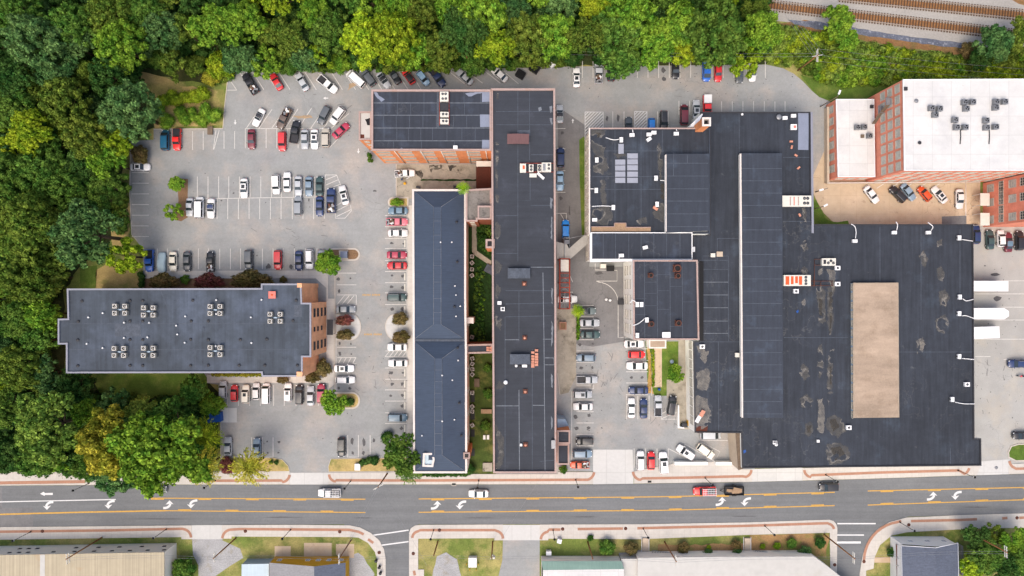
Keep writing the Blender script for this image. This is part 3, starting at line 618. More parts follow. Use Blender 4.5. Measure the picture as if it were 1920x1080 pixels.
for cx, cy, n_, sp_, a0 in [(1140,700,26,45,90),(1240,790,10,30,90),(690,700,16,70,60),(560,430,16,90,5),(690,330,8,60,45),(620,175,14,90,0),(1870,700,16,70,80),(1300,165,12,100,5),(1075,330,8,40,90)]:
    for _ in range(n_):
        x, y = cx+r3.gauss(0,sp_*.5), cy+r3.gauss(0,sp_*.5); a = R(a0+r3.gauss(0,28)); L = r3.uniform(3,15); k = r3.uniform(-.25,.25)
        pts = [(x+math.cos(a)*L*t_-math.sin(a)*L*k*t_*t_, y+math.sin(a)*L*t_+math.cos(a)*L*k*t_*t_) for t_ in (0,.33,.66,1)]
        mb.strip(px(pts, .053), r3.uniform(.07,.17), .053)
struct('tyre_marks', mb, surf('faint tyre mark', C(128,127,127), .85, ((2,.15),)))
mb = MB()
for p in [[(548,218),(584,216),(586,221),(560,222)],[(655,158),(672,153),(668,160),(652,170)],[(1270,500),(1290,504),(1280,512)]]: mb.flat(px(wob(p,1,5,4),.0515),.0515)
struct('rust_stain', mb, surf('rusty stain on the asphalt', C(176,152,122), .9, ((1,.15),)))
mb = MB()
for (x, y, w) in [(150,978,0)]: pass
for x, y, L in [(300,973,60),(1095,969,28),(1395,968,26),(900,971,30),(680,971,20),(1830,951,26),(530,970,40)]:
    n = 14; pts = [(x+L*(i/n-.5)*2, y-1.1*math.sin(math.pi*i/n)*r2.uniform(.6,1.3)) for i in range(n+1)]+[(x+L*(i/n-.5)*2, y+1.1*math.sin(math.pi*i/n)*r2.uniform(.6,1.3)) for i in range(n-1, 0, -1)]
    mb.flat(px(pts, .0485), .0485)
struct('road_stain', mb, surf('darkened road film', C(102,102,104), .85, ((.5,.1),(3,.1))))
# wet stains in the loading yard
mb = MB()
for p in [[(805,310),(829,310),(828,316),(818,318),(811,318),(808,324),(805,316)], [(840,310),(856,310),(855,313),(848,315),(846,321),(843,320)], [(779,320),(790,319),(794,326),(790,336),(786,332),(780,326)]]:
    mb.flat(px(wob(p, .8, 4, 3), .04), .04)
struct('wet_stain', mb, M['stain_dark'])
mb = MB(); mb.flat(px([(412,765),(444,765),(444,792),(412,792)], .03), .03); struct('bin_pad', mb, M['apron'])

# manholes, grates, wheel stops
def disc(name, label, cat, x, y, r, mat, z, group=None, mat2=None):
    c = W(x, y, z); mb = MB(); mb.tube((c.x,c.y,z-.02), (c.x,c.y,z+.012), r, n=18); o = mb.build(name, M[mat]); return tag(o, label, cat, group)
for x, y, l in [(79.5,996,'at the left edge'),(460,996,'right of the first driveway'),(637,997,'left of the side street corner'),(824,994,'above the electric box lawn'),(1055,992,'right of the middle driveway'),(1173,991,'halfway along the brick strip'),(1704,984,'right of the curved corner'),(1907,971,'at the right edge'),(1565,1059,'by the lower side street'),(1620,1053,'on the curved corner strip'),(775,1038,'left of the electric box lawn'),(711,1036,'beside the bollards')]:
    disc('manhole_cover', 'round brown manhole cover in the south pavement, '+l, 'manhole', x, y, .42, 'rustbrown', K1+.008, 'manhole covers in the south pavement')
for x, y, l in [(1868,877,'on the driveway right of the warehouse'),(498,907,'in the kerb left of the west lot driveway')]:
    disc('manhole_cover', 'round grey manhole cover '+l, 'manhole', x, y, .4, 'metal_grey', .075)
for x, y, l in [(851,908,'below the gabled hall'),(1218,903,'below the row of three cars')]:
    c = W(x, y, K1); t = thing('storm_drain', 'dark rectangular kerb drain '+l, 'drain', c, 'kerb storm drains')
    mb = MB(); mb.box(c.x-.45,c.y-.25,K1+.002,c.x+.45,c.y+.25,K1+.012); mb.build('grate', M['black'], t)
    mb = MB(); mb.box(c.x-.6,c.y-.4,K1-.02,c.x+.6,c.y-.26,K1+.03); mb.box(c.x-.6,c.y+.26,K1-.02,c.x+.6,c.y+.4,K1+.03); mb.build('frame', M['kerb'], t)
for i, y in enumerate([457,519,539,581,699,720,741,761,803]):
    c = W(759, y, .1); mb = MB(); mb.box(c.x-.14,c.y-.85,.02,c.x+.14,c.y+.85,.10); mb.box(c.x-.10,c.y-.83,.10,c.x+.10,c.y+.83,.15)
    tag(mb.build('wheel_stop', M['metal']), 'white concrete wheel stop, %s from the top along the gabled hall pavement' % ordn(i+1), 'wheel stop', 'wheel stops beside the gabled hall')
# ------------------------------------------------------------ buildings
def circuit(px_pts, z): return px(px_pts, z)
def building(name, label, cat, poly, z, wall, roof, coping, cw=.45, drop=.5, deck=None, zbase=0):
    P = circuit(poly, z); q = offset_poly(P, cw)
    c = Vector((sum(p[0] for p in P)/len(P), sum(p[1] for p in P)/len(P), zbase))
    t = thing(name, label, cat, c)
    mb = MB(); mb.walls(P, zbase, z-.02); mb.build('wall', M[wall], t)
    mb = MB(); o2 = offset_poly(P, -.05); mb.ring(o2, q, z); mb.walls(o2, z-.25, z); mb.walls(q[::-1], z-drop, z)
    # inner faces of the parapet must look inward
    mb.f[-len(q):] = [f[::-1] for f in mb.f[-len(q):]]
    mb.build('coping', M[coping], t)
    mb = MB(); mb.flat(offset_poly(P, cw-.02), z-drop); mb.build('roof', M[roof], t)
    t['_z'] = z-drop
    return t
def rstrips(t, name, segs, mat, w, z):
    o = None
    for s_ in segs: mb = MB(); mb.strip(px(s_, z), w, z); o = mb.build(name, M[mat], t)
    return o
def stains(t, name, polys, mat, z, seed=3, amt=1.2, step=5):
    for i, p in enumerate(polys):
        if amt > .9: cx = sum(q[0] for q in p)/len(p); cy = sum(q[1] for q in p)/len(p); p = [(cx+(q[0]-cx)*1.25, cy+(q[1]-cy)*1.12) for q in p]
        mb = MB(); mb.flat(px(wob(p, amt, step, seed+i), z+.0007*(i % 5)), z+.0007*(i % 5)); o = mb.build(name, M[mat], t)
    return o
def windows(t, p0, p1, nrm, zs, us, w, h, glass='window', frame='window_frame', bars=(1, 2)):
    """p0,p1 world foot of a wall; us fractions along it; zs centre heights"""
    p0, p1 = Vector((p0[0],p0[1],0)), Vector((p1[0],p1[1],0)); u = (p1-p0).normalized(); n = Vector((nrm[0],nrm[1],0)).normalized(); L = (p1-p0).length
    for z in zs:
        for f in us:
            c = p0+u*f*L+Vector((0,0,z))
            def bx(mb, a0, a1, b0, b1, d0, d1):
                vs = [c+u*a+Vector((0,0,b))+n*d for a, b, d in ((a0,b0,d0),(a1,b0,d0),(a1,b1,d0),(a0,b1,d0),(a0,b0,d1),(a1,b0,d1),(a1,b1,d1),(a0,b1,d1))]
                mb.add(vs, [(0,3,2,1),(4,5,6,7),(0,1,5,4),(1,2,6,5),(2,3,7,6),(3,0,4,7)])
            mb = MB(); e = .09
            bx(mb,-w/2,-w/2+e,-h/2,h/2,.0,.07); bx(mb,w/2-e,w/2,-h/2,h/2,.0,.07); bx(mb,-w/2+e,w/2-e,-h/2,-h/2+e,.0,.11); bx(mb,-w/2+e,w/2-e,h/2-e,h/2,.0,.07)
            for i in range(1, bars[0]+1): x = -w/2+w*i/(bars[0]+1); bx(mb, x-.03, x+.03, -h/2+e, h/2-e, .0, .05)
            for i in range(1, bars[1]+1): y = -h/2+h*i/(bars[1]+1); bx(mb, -w/2+e, w/2-e, y-.03, y+.03, .0, .055)
            f_ = mb.build('window', M[frame], t)
            mb = MB(); bx(mb,-w/2+e,w/2-e,-h/2+e,h/2-e,-.01,.02); mb.build('pane', M[glass], f_)
def win_on(t, z, a, b, nrm, zs, us, w, h, **k):
    windows(t, W(a[0],a[1],z), W(b[0],b[1],z), nrm, zs, us, w, h, **k)
Sth, Nth, Est, Wst = (0,-1), (0,1), (1,0), (-1,0)

# A: north mill wing
ZA = 15.5
bA = building('mill_wing', 'orange brick mill wing with a flat dark roof, left of the long mill', 'mill building', [(696.5,168),(921,168),(921,282),(696.5,282)], ZA, 'brick', 'roof', 'coping', .36)
rstrips(bA, 'seam', [[(699,y),(918,y)] for y in (193,216,240,264)], 'seam', .14, ZA-.492)
rstrips(bA, 'fine_seam', [[(x,y0),(x,y1)] for (y0,y1,xs_) in ((170,192,(746,795,870,901)),(194,215,(720,745,770,795,820,843,871)),(217,239,(719,743,768,793,818,850,875)),(241,263,(720,744,766,789,811,838,866,891)),(265,280,(738,790,852))) for x in xs_], 'seam_dim', .10, ZA-.494)
stains(bA, 'roof_patch', [[(904,170),(919,169),(919,191),(904,191)],[(900,215),(919,215),(919,238),(900,238)],[(904,262),(919,262),(919,280),(904,280)]], 'patchgrey', ZA-.487, amt=.4, step=30)
stains(bA, 'scuff_mark', [[(700,173),(704,172),(718,186),(713,190)],[(876,176),(900,170),(902,173),(880,181)],[(746,281),(752,276),(756,279)]], 'patchgrey', ZA-.488)
stains(bA, 'scuff_mark', [[(819,170),(823,170),(823,238),(819,238)]], 'seam_dim', ZA-.489, amt=.4)
win_on(bA, ZA, (696.5,282), (921,282), Sth, [2.4,6.4,10.4,13.5], [.085,.27,.455,.64,.845], 3.1, 1.7, bars=(3,1), glass='window_mid')
for f in (.19,.41,.58,.80,.955):
    a = W(696.5,282,ZA); b = W(921,282,ZA); mb = MB(); x = a.x+(b.x-a.x)*f; mb.tube((x, a.y-.12, .2), (x, a.y-.12, ZA-.3), .10, n=6); mb.build('drainpipe', M['metal'], bA)
bA2 = building('stair_annex', 'small brick annex with a pale roof stuck to the mill wing left end', 'annex', [(673,209),(696,209),(696,262),(673,262)], 11.5, 'brick', 'roof_pale', 'coping', .3, .3)
win_on(bA2, 11.5, (673,262), (696,262), Sth, [2.5,6,9.2], [.5], 1.2, 1.6)
win_on(bA2, 11.5, (673,209), (673,262), Wst, [3,7], [.3,.7], 1.2, 1.6)
stains(bA2, 'roof_mark', [[(686,224),(694,222),(694,235),(688,234)]], 'black', 11.205); stains(bA2, 'roof_mark', [[(675,252),(683,252),(683,259),(675,259)]], 'rust', 11.206, amt=.2)
# B: long mill
ZB = 15.5
bB = building('long_mill', 'long dark roofed brick mill with pink copings, running from the woods to the road', 'mill building', [(921,166),(1040.5,166),(1042.5,560),(1043,887),(925,887),(923,560)], ZB, 'brick', 'roof_b', 'coping', .36)
zb = ZB-.49
rstrips(bB, 'seam', [[(995,501),(1038,501)],[(1018,511),(1020,640),(1022,884)],[(947,637),(973,637)],[(1018,636),(1037,636)],[(1021,671),(1038,671),(1039,684),(1021,684)],[(930,761),(973,761)],[(973,731),(974,884)],[(999,760),(1022,760)]], 'seam', .16, zb)
rstrips(bB, 'fine_seam', [[(971,170),(971,376),(994,376),(994,330)],[(995,385),(1037,385)],[(993,170),(993,300)],[(971,376),(971,490)],[(930,209),(1037,209)],[(930,234),(1037,234)],[(996,290),(1037,290)],[(930,404),(970,404)],[(930,475),(970,475)],[(948,545),(1036,545)],[(948,570),(1036,568)],[(948,594),(1036,592)],[(998,655),(998,884)],[(1012,865),(1040,863)],[(973,545),(973,640)],[(947,594),(947,884)]], 'seam_dim', .10, zb-.002)
stains(bB, 'silt_ring', [[(930,268),(934,270),(934,300),(930,310)],[(929,320),(933,322),(933,350),(930,352)],[(930,364),(935,366),(934,380),(929,378)],[(930,416),(938,424),(937,440),(933,452),(929,440)],[(930,490),(942,498),(938,508),(930,514)],[(932,530),(938,545),(934,560),(930,555)],[(930,590),(940,600),(938,618),(931,610)],[(936,715),(946,722),(938,730),(930,728)],[(930,800),(942,820),(944,850),(938,875),(930,876),(936,850)],[(933,174),(936,186),(930,184)]], 'stain', zb+.002, amt=1.4, step=4)
stains(bB, 'pale_scuff', [[(1030,200),(1035,198),(1036,210),(1031,212)],[(1031,222),(1036,222),(1036,232),(1033,234)],[(1031,370),(1036,372),(1034,392),(1032,390)],[(1033,405),(1036,408),(1035,450),(1033,445)],[(1034,540),(1037,542),(1036,570),(1034,568)],[(1034,600),(1037,606),(1037,640),(1034,650)],[(1033,700),(1037,704),(1036,728),(1034,726)],[(1033,780),(1036,785),(1036,800),(1033,806)],[(1009,202),(1014,200),(1016,206),(1011,209)]], 'seam', zb+.003, amt=.8, step=4)
stains(bB, 'roof_patch', [[(970,244),(994,244),(994,255),(970,255)]], 'seam_dim', zb+.001, amt=.1, step=40)
# brown gabled hatch and dark gabled penthouses on it
def gable(t_or_none, name, label, x0, y0, x1, y1, zb_, h, mat, wall='metal_dark', axis='x', split=None, cat='roof hatch'):
    zt = zb_+h; z_e = zb_+h*.75
    a, b = W(x0,y0,z_e), W(x1,y1,z_e); X0, X1, Y1, Y0 = a.x, b.x, a.y, b.y
    t = thing(name, label, cat, ((X0+X1)/2,(Y0+Y1)/2,zb_))
    mb = MB(); mb.walls([(X0+.1,Y0+.1),(X1-.1,Y0+.1),(X1-.1,Y1-.1),(X0+.1,Y1-.1)], zb_, z_e-.02); mb.build('wall', M[wall], t)
    mb = MB(); xm = X0+(X1-X0)*(split or .5); ym = (Y0+Y1)/2
    if axis == 'y':
        mb.add([(X0,Y0,z_e),(xm,Y0,zt),(xm,Y1,zt),(X0,Y1,z_e),(X1,Y0,z_e),(X1,Y1,z_e)], [(0,1,2,3),(1,4,5,2),(0,4,1),(3,2,5)])
    else:
        mb.add([(X0,Y0,z_e),(X1,Y0,z_e),(X1,ym,zt),(X0,ym,zt),(X1,Y1,z_e),(X0,Y1,z_e)], [(0,1,2,3),(3,2,4,5),(0,3,5),(1,4,2)])
    mb.build('roof', M[mat], t); return t
gable(0, 'roof_hatch', 'brown gabled hatch on the long mill roof near its north end', 951,251,992,270, zb, 1.2, 'brownroof', axis='y', split=.4)
gable(0, 'roof_penthouse', 'upper dark gabled penthouse halfway along the long mill roof', 952,503,994,522, zb, 1.3, 'seam_dim', axis='y', split=.4)
gable(0, 'roof_penthouse', 'lower dark gabled penthouse beside the brick stack on the long mill roof', 956,664,994,683, zb, 1.3, 'seam_dim', axis='y', split=.4)

# C: gabled hall
ZC = 9.5
bC = building('gabled_hall', 'long narrow hall with a blue grey hipped roof and cream copings', 'hall', [(773,355),(873.5,355),(873.5,560),(875,659),(875.5,887),(775,887),(774,560)], ZC, 'creamwall', 'slate', 'coping_white', .4, .25)
def hip(t, x0, y0, x1, y1, ra, rb, yh0, yh1, z0, h, name):
    """hipped roof: ridge flat from x=ra to rb, hips reach the ridge at yh0 / yh1"""
    A, B, Cc, D = W(x0,y0,z0), W(x1,y0,z0), W(x1,y1,z0), W(x0,y1,z0); z = z0+h
    E, F, G, K = W(ra,yh0,z), W(rb,yh0,z), W(rb,yh1,z), W(ra,yh1,z)
    mb = MB(); mb.add([A,B,Cc,D,E,F,G,K], [(1,0,4,5),(2,1,5,6),(3,2,6,7),(0,3,7,4),(4,7,6,5)]); o = mb.build(name, M['slate'], t)
    sm = MB()
    for p, q in ((A,E),(B,F),(Cc,G),(D,K),(E,K),(F,G)): sm.path([p+Vector((0,0,.02)), q+Vector((0,0,.02))], .055, 4)
    for f in (.12,.24,.36,.5,.64,.78,.9):
        y = yh0+(yh1-yh0)*f; sm.path([W(ra,y,z)+Vector((0,0,.01)), W(rb,y,z)+Vector((0,0,.01))], .04, 4)
    sm.build('ridge_seam', M['seam'], o)
    return o
hip(bC, 776.5,358,871,636, 813,827, 388,608, ZC-.24, 2.0, 'hip_roof')
hip(bC, 777.5,640,872.5,884, 815,829, 672,853, ZC-.24, 2.0, 'hip_roof')
mb = MB(); p = W(776,636,ZC); q = W(872,640,ZC); mb.box(p.x,q.y,ZC-.3,q.x,p.y,ZC-.02); mb.build('valley_coping', M['seam_dim'], bC)
win_on(bC, ZC, (875,560), (875.5,885), Est, [2.2,6.2], [.15,.3,.42,.55,.68,.82], 1.4, 1.8)
# cream lantern box on its south end
c = W(804,862,ZC); t = thing('lantern_box', 'cream box around a skylight on the south end of the gabled hall roof', 'skylight', (c.x,c.y,ZC))
P = px([(793,850),(813,849),(815,862),(812,876),(792,875)], ZC+1.5); q = offset_poly(P, .45)
mb = MB(); mb.ring(P, q, ZC+1.5); mb.walls(P, ZC-.2, ZC+1.5); mb.walls(q[::-1], ZC+1.1, ZC+1.5); mb.f[-5:] = [f[::-1] for f in mb.f[-5:]]; mb.build('box_wall', M['coping_white'], t)
mb = MB(); mb.flat(q, ZC+1.15); mb.build('skylight', M['sky_sheet'], t)
# D: links between hall and mill
bD = building('link_block', 'grey gravel roofed brick link between the hall and the long mill', 'link building', [(873.5,355.5),(921,353),(921.5,411),(895,411),(895,415),(873.5,415)], 13.5, 'brick_dark', 'roof_grey', 'coping', .35, .4)
win_on(bD, 13.5, (873.5,415), (895,415), Sth, [3,7,11], [.5], 1.2, 1.6)
bD2 = building('roof_room', 'small square roof room with a sooty top on the link block', 'roof room', [(896,386),(921,386),(921,411),(896,411)], 14.6, 'brick_dark', 'roof_grey', 'coping', .3, .25, zbase=13.1)
bD3 = building('covered_link', 'narrow dark roofed brick link across the courtyard', 'link building', [(875,646),(923,645),(923.5,662),(875,663)], 8.5, 'brick_dark', 'roof', 'coping', .35, .3)
# rust roofed lean-to and white canopy at the east end of the yard
bL = building('lean_to', 'rust red roofed lean-to at the east end of the loading yard', 'shed', [(893,313),(921,313),(921,352),(893,352)], 4.5, 'brick_dark', 'rust', 'rust', .1, .1)
mb = MB(); a, b = W(893,302,6.2), W(921,312,6.2); mb.box(a.x,b.y,6.0,b.x,a.y,6.25); mb.box(a.x+.1,b.y+.1,0,a.x+.25,b.y+.25,6.0); mb.box(b.x-.3,b.y+.1,0,b.x-.15,b.y+.25,6.0)
tag(mb.build('canopy', M['metal']), 'white flat canopy between the mill wing and the rust roofed lean-to', 'canopy')
# small things on the east side of the long mill
b1 = building('entrance_tower', 'small square dark roofed brick tower on the long mill east side', 'tower', [(1045,807),(1069,807),(1069,832),(1045,832)], 9, 'brick', 'roof', 'coping', .35, .3)
b2 = building('entrance_porch', 'low dark roofed brick porch below the square tower', 'porch', [(1045,833),(1067,833),(1067,871),(1045,871)], 5, 'brick', 'roof', 'coping', .3, .3)
b3 = thing('lean_to', 'pale blue sloping lean-to above the square tower', 'shed', W(1056,795))
mb = MB(); P = [W(1045,786,6),W(1060,786,5),W(1069,806,3.4),W(1045,806,6)]
mb.add(P+[Vector((p.x,p.y,0)) for p in P], [(0,1,2,3)[::-1],(0,1,5,4),(1,2,6,5),(2,3,7,6),(3,0,4,7)]); mb.build('lean_to_shell', M['pale_blue'], b3)
b4 = building('brick_planter', 'red brick planter box on the pale terrace', 'planter', [(1049,604),(1062,604),(1062,618),(1049,618)], 1.2, 'brick_dark', 'mulch', 'brick_band', .25, .15)

# E: west brick building
ZE = 13
bE = building('west_office', 'brick office block with a wide dark roof and grey copings, left of the west lot', 'office building', [(125.5,541.5),(489.5,540.5),(489.5,532),(564.5,532),(566,568),(583,568),(583,669.5),(567,669.5),(567,706),(491,706),(490,699),(124,699.5),(124,645.5),(108.5,645.5),(108.5,598),(127,597.5)], ZE, 'brick_west', 'roof_blue', 'coping_grey', .32, .35)
ze = ZE-.34
rstrips(bE, 'seam', [[(130,607),(580,607)],[(130,655.5),(560,655.5)],[(190,590),(190,607)],[(366,656),(366,697)],[(244,656),(244,697)],[(300,541),(318,588),(335,560)]], 'seam_dim', .10, ze)
stains(bE, 'light_patch', [[(216,608),(264,608),(264,631),(216,631)],[(552,572),(566,572),(566,594),(552,594)],[(550,590),(556,590),(556,594),(550,594)]], 'seam_dim', ze+.004, amt=.2, step=60)
e0, e1 = (583,568), (583,669.5)
for zs, us, w, h in (([3.4,6.3,9.3], [.16,.84], 1.9, 1.55), ([3.4,6.3,9.3], [.5], 1.1, 1.2)): pass
win_on(bE, ZE, e0, e1, Est, [1.5,4.5,7.6,10.4], [.19,.81], 2.0, 1.3, glass='window_dark', frame='metal_dark')
win_on(bE, ZE, e0, e1, Est, [4.5,7.6,10.4], [.5], 1.1, 1.0, glass='window_dark', frame='metal_dark')
win_on(bE, ZE, (230,541), (480,541), Nth, [3,7,10.5], [.1,.3,.5,.7,.9], 1.8, 1.6, glass='window_dark', frame='metal_dark')
# projecting brick bays north-east and south-east
for nm, P_, zt in (('stair_tower', [(560,531),(566,531),(600,531),(600,539),(560,539)], 11.0),):
    pass
def wallblock(name, label, poly_g, z, mat, top='brick_west', cat='wall'):
    P = px(poly_g, z); t = thing(name, label, cat, (P[0][0],P[0][1],0)); mb = MB(); mb.walls(P, 0, z); mb.build('wall', M[mat], t); mb = MB(); mb.flat(P, z); mb.build('top', M[top], t); return t
wallblock('brick_fin', 'upper brick fin wall by the north east corner of the west office', [(557,531),(566,531),(566,539),(557,539)], 13.1, 'brick_west')
wallblock('brick_fin', 'lower brick fin wall by the south east corner of the west office', [(556,697),(567,697),(567,706),(556,706)], 13.1, 'brick_west')
mb = MB(); P = px([(613,599),(624,599),(624,628),(613,628)], 3.2); mb.prism(P, 3.0, 3.2)
o = thing('entrance_canopy', 'dark flat canopy over the east door of the west office', 'canopy', W(618,613)); mb.build('canopy_top', M['metal_dark'], o)
for x, y in ((623,600.5),(623,626.5)):
    p = W(x,y,3); mb = MB(); mb.tube((p.x,p.y,.14),(p.x,p.y,3.0),.08,n=6); mb.build('post', M['metal_grey'], o)

# F: east complex
ZW = 7.5
MAIN = [(1313,210),(1520,210),(1520.5,360),(1523,433),(1523,420.5),(1825,420.5),(1827,822.5),(1839.5,822.5),(1840,873),(1392,878),(1390,812),(1303,811),(1300,640),(1311,640),(1310,490),(1299,490),(1299,440),(1331,440),(1331,242),(1313,242)]
bW = building('warehouse', 'huge dark roofed warehouse filling the right half, with a tan strip roof on top', 'warehouse', [p for p in MAIN if p != (1523,433)], ZW, 'whitewall', 'roof_big', 'metal_dark', .22, .22)
zw = ZW-.215
rstrips(bW, 'seam', [[(1319,y),(1365,y)] for y in (529,553,577,602,625)], 'seam', .12, zw)
rstrips(bW, 'fine_seam', [[(1319,505),(1365,505)],[(1345,447),(1386,447)],[(1345,447),(1345,487)],[(1366,480),(1366,640)],[(1318,480),(1366,480)],[(1310,488),(1366,488)],[(1347,640),(1347,808)],[(1305,641),(1386,641)],[(1386,209),(1386,286)],[(1470,633),(1590,633)],[(1686,660),(1826,660)],[(1573,240),(1573,241)],[(1800,430),(1800,560)],[(1765,300),(1765,301)],[(1727,425),(1727,600)],[(1650,425),(1650,528)],[(1782,840),(1782,870)],[(1468,295),(1520,295)],[(1468,415),(1520,415)]], 'seam_dim', .10, zw-.002)
stains(bW, 'silt_ring', [[(1533,540),(1540,538),(1546,550),(1545,570),(1547,600),(1541,604),(1536,600),(1533,560)],[(1553,545),(1562,540),(1566,548),(1560,560),(1562,600),(1558,632),(1553,600)],[(1556,660),(1562,655),(1567,662),(1561,680),(1560,728),(1552,722),(1554,680)],[(1535,650),(1541,648),(1543,668),(1541,700),(1536,706),(1533,670)],[(1553,740),(1560,735),(1568,745),(1566,770),(1556,768)],[(1512,795),(1520,793),(1524,806),(1520,818),(1512,814)],[(1554,785),(1566,780),(1578,790),(1582,808),(1570,818),(1558,812),(1552,800)],[(1554,835),(1570,832),(1586,840),(1590,856),(1574,868),(1558,870),(1553,852)],[(1503,505),(1507,500),(1514,505),(1512,522),(1505,522)],[(1500,396),(1508,390),(1512,400),(1512,416),(1503,416)],[(1502,460),(1510,452),(1514,466),(1508,472)],[(1725,480),(1732,470),(1738,486),(1734,500),(1727,492)],[(1756,455),(1764,450),(1765,464),(1758,468)],[(1758,505),(1765,500),(1770,512),(1766,526),(1759,522)],[(1762,548),(1772,544),(1778,558),(1772,574),(1764,570)],[(1720,640),(1730,634),(1734,650),(1728,664),(1722,660)],[(1756,600),(1772,592),(1778,606),(1770,624),(1758,618)],[(1506,682),(1514,690),(1516,705),(1508,712),(1502,700)],[(1502,748),(1512,740),(1522,752),(1516,766),(1506,762)],[(1319,390),(1320,391),(1319,392)]], 'stain', zw+.002, amt=1.6, step=4)
stains(bW, 'dark_puddle', [[(1555,552),(1560,550),(1559,600),(1556,622)],[(1556,690),(1559,690),(1559,720),(1556,718)],[(1514,798),(1520,797),(1519,812),(1514,811)],[(1557,788),(1567,786),(1572,800),(1562,808)],[(1560,842),(1575,838),(1582,850),(1568,862)],[(1536,560),(1541,560),(1542,590),(1537,590)]], 'stain_dark', zw+.006, amt=1.2, step=4)
stains(bW, 'pale_dust', [[(1535,752),(1542,752),(1545,780),(1543,808),(1534,806)],[(1504,508),(1511,508),(1513,520),(1504,520)],[(1552,505),(1564,508),(1566,530),(1562,545),(1556,525)],[(1503,565),(1510,560),(1510,571),(1504,572)],[(1536,508),(1541,504),(1542,514),(1537,516)],[(1726,640),(1732,638),(1731,660),(1726,656)],[(1768,550),(1775,552),(1774,568),(1769,566)],[(1308,650),(1326,660),(1322,680),(1316,676)],[(1308,700),(1326,692),(1330,715),(1324,730),(1310,728)],[(1308,745),(1325,750),(1332,790),(1310,808),(1305,780)],[(1506,395),(1511,400),(1509,412)],[(1505,460),(1509,470),(1506,466)],[(1321,252),(1327,245),(1330,262),(1324,268)]], 'silt_pale', zw+.004, amt=1.8, step=4)
stains(bW, 'roof_patch', [[(1496.5,212),(1516,212),(1516,281),(1496.5,281)]], 'patchgrey', zw+.003, amt=.3, step=30)
stains(bW, 'blue_scrap', [[(1394,845),(1398,843),(1399,848),(1395,850)],[(1493,584),(1497,581),(1498,585),(1494,587)]], 'bluebin', zw+.008, amt=.6)
stains(bW, 'puddle', [[(1308,800),(1325,800),(1322,811),(1306,811)]], 'rust', zw+.005, amt=1)
# white wall windows along the west face
win_on(bW, ZW, (1300,640), (1303,811), Wst, [4.9], [.05+.105*i for i in range(9)], 1.9, 2.6, bars=(2,3), glass='window')
# monitors (raised roof strips)
def monitor(name, label, poly, z, zb_, wall, roof, seams, cat='roof monitor'):
    P = px(poly, z); t = thing(name, label, cat, ((P[0][0]+P[2][0])/2, (P[0][1]+P[2][1])/2, zb_))
    mb = MB(); mb.walls(P, zb_-.01, z-.1); mb.build('wall', M[wall], t)
    mb = MB(); o2 = offset_poly(P, -.08); mb.flat(o2, z); mb.walls(o2, z-.1, z); mb.build('roof', M[roof], t)
    if seams: rstrips(t, 'seam', seams, 'seam_dim', .12, z+.006)
    return t
m1 = monitor('roof_monitor', 'long raised roof monitor with a white west edge, running down the warehouse', [(1389,288),(1466,288),(1468,783),(1392,783)], 8.9, zw, 'whitewall', 'roof_mon', [[(1390,y),(1466,y)] for y in range(316, 783, 23)])
mb = MB(); P = px([(1387,288),(1390,288),(1393.5,783),(1390.5,783)], 9.0); mb.prism(P, 8.7, 9.0); mb.build('edge_strip', M['coping_white'], m1)
mt = monitor('roof_monitor', 'tan gravel topped roof monitor on the right of the warehouse', [(1600,531),(1684,530.5),(1685.5,782),(1600.5,783)], 8.5, zw, 'pale_blue', 'roof_tan', None)
rstrips(mt, 'edge_trim', [[(1600.5,531),(1684,531),(1685,782),(1602,782.5),(1600.5,531)]], 'stain_pale', .18, 8.508)
win_on(mt, 8.5, (1600,531), (1600.5,783), Wst, [7.92], [.03+.068*i for i in range(15)], 1.7, .7, bars=(2,1), glass='window_dark')
# NW block of the east complex
ZN = 11.5
bN = building('white_walled_block', 'white walled block with a worn dark roof and nine grey roof pads', 'factory block', [(1106,241),(1331,241),(1331,438),(1106,438)], ZN, 'whitewall', 'roof_big', 'roof_mon', .25, .22)
mb = MB(); mb.prism(px([(1104,240),(1106.5,240),(1106.5,438),(1104,438)], ZN+.06), ZN-.4, ZN+.06); mb.build('west_coping', M['coping_white'], bN)
mb = MB(); mb.prism(px([(1106.5,239.5),(1314,239.5),(1314,242),(1106.5,242)], ZN+.05), ZN-.4, ZN+.05); mb.build('north_coping', M['coping'], bN)
zn = ZN-.215
m2 = monitor('roof_monitor', 'shorter raised roof monitor with a white west edge, right of the grey roof pads', [(1249,289),(1329,289),(1330,432),(1249,436)], 13.0, zn, 'whitewall', 'roof_mon', [[(1250,y),(1328,y)] for y in (306,330,354,377,401,425)]+[[(1263,286),(1263,330)],[(1289,290),(1289,306)]])
mb = MB(); P = px([(1247.5,290),(1249.5,290),(1250,434),(1248,434)], 13.1); mb.prism(P, 12.8, 13.1); mb.build('edge_strip', M['coping_white'], m2)
rstrips(bN, 'fine_seam', [[(1153,243),(1153,420)],[(1202,243),(1202,420)],[(1110,283),(1245,283)],[(1110,331),(1245,331)],[(1110,355),(1245,355)],[(1242,243),(1242,286)]], 'seam_dim', .10, zn)
stains(bN, 'silt_ring', [[(1110,246),(1130,244),(1134,262),(1130,290),(1138,310),(1128,322),(1114,318),(1118,290),(1108,270)],[(1127,342),(1134,340),(1136,388),(1128,386)],[(1116,392),(1140,388),(1146,410),(1138,420),(1120,418),(1112,404)],[(1234,270),(1240,276),(1242,300),(1238,340),(1234,300)],[(1236,385),(1246,380),(1246,415),(1230,410),(1226,398)],[(1196,412),(1210,408),(1212,418),(1198,420)],[(1153,288),(1172,288),(1172,293),(1160,296)],[(1300,268),(1308,264),(1310,274),(1302,278)],[(1280,266),(1290,262),(1292,272)]], 'stain', zn+.002, amt=2, step=4)
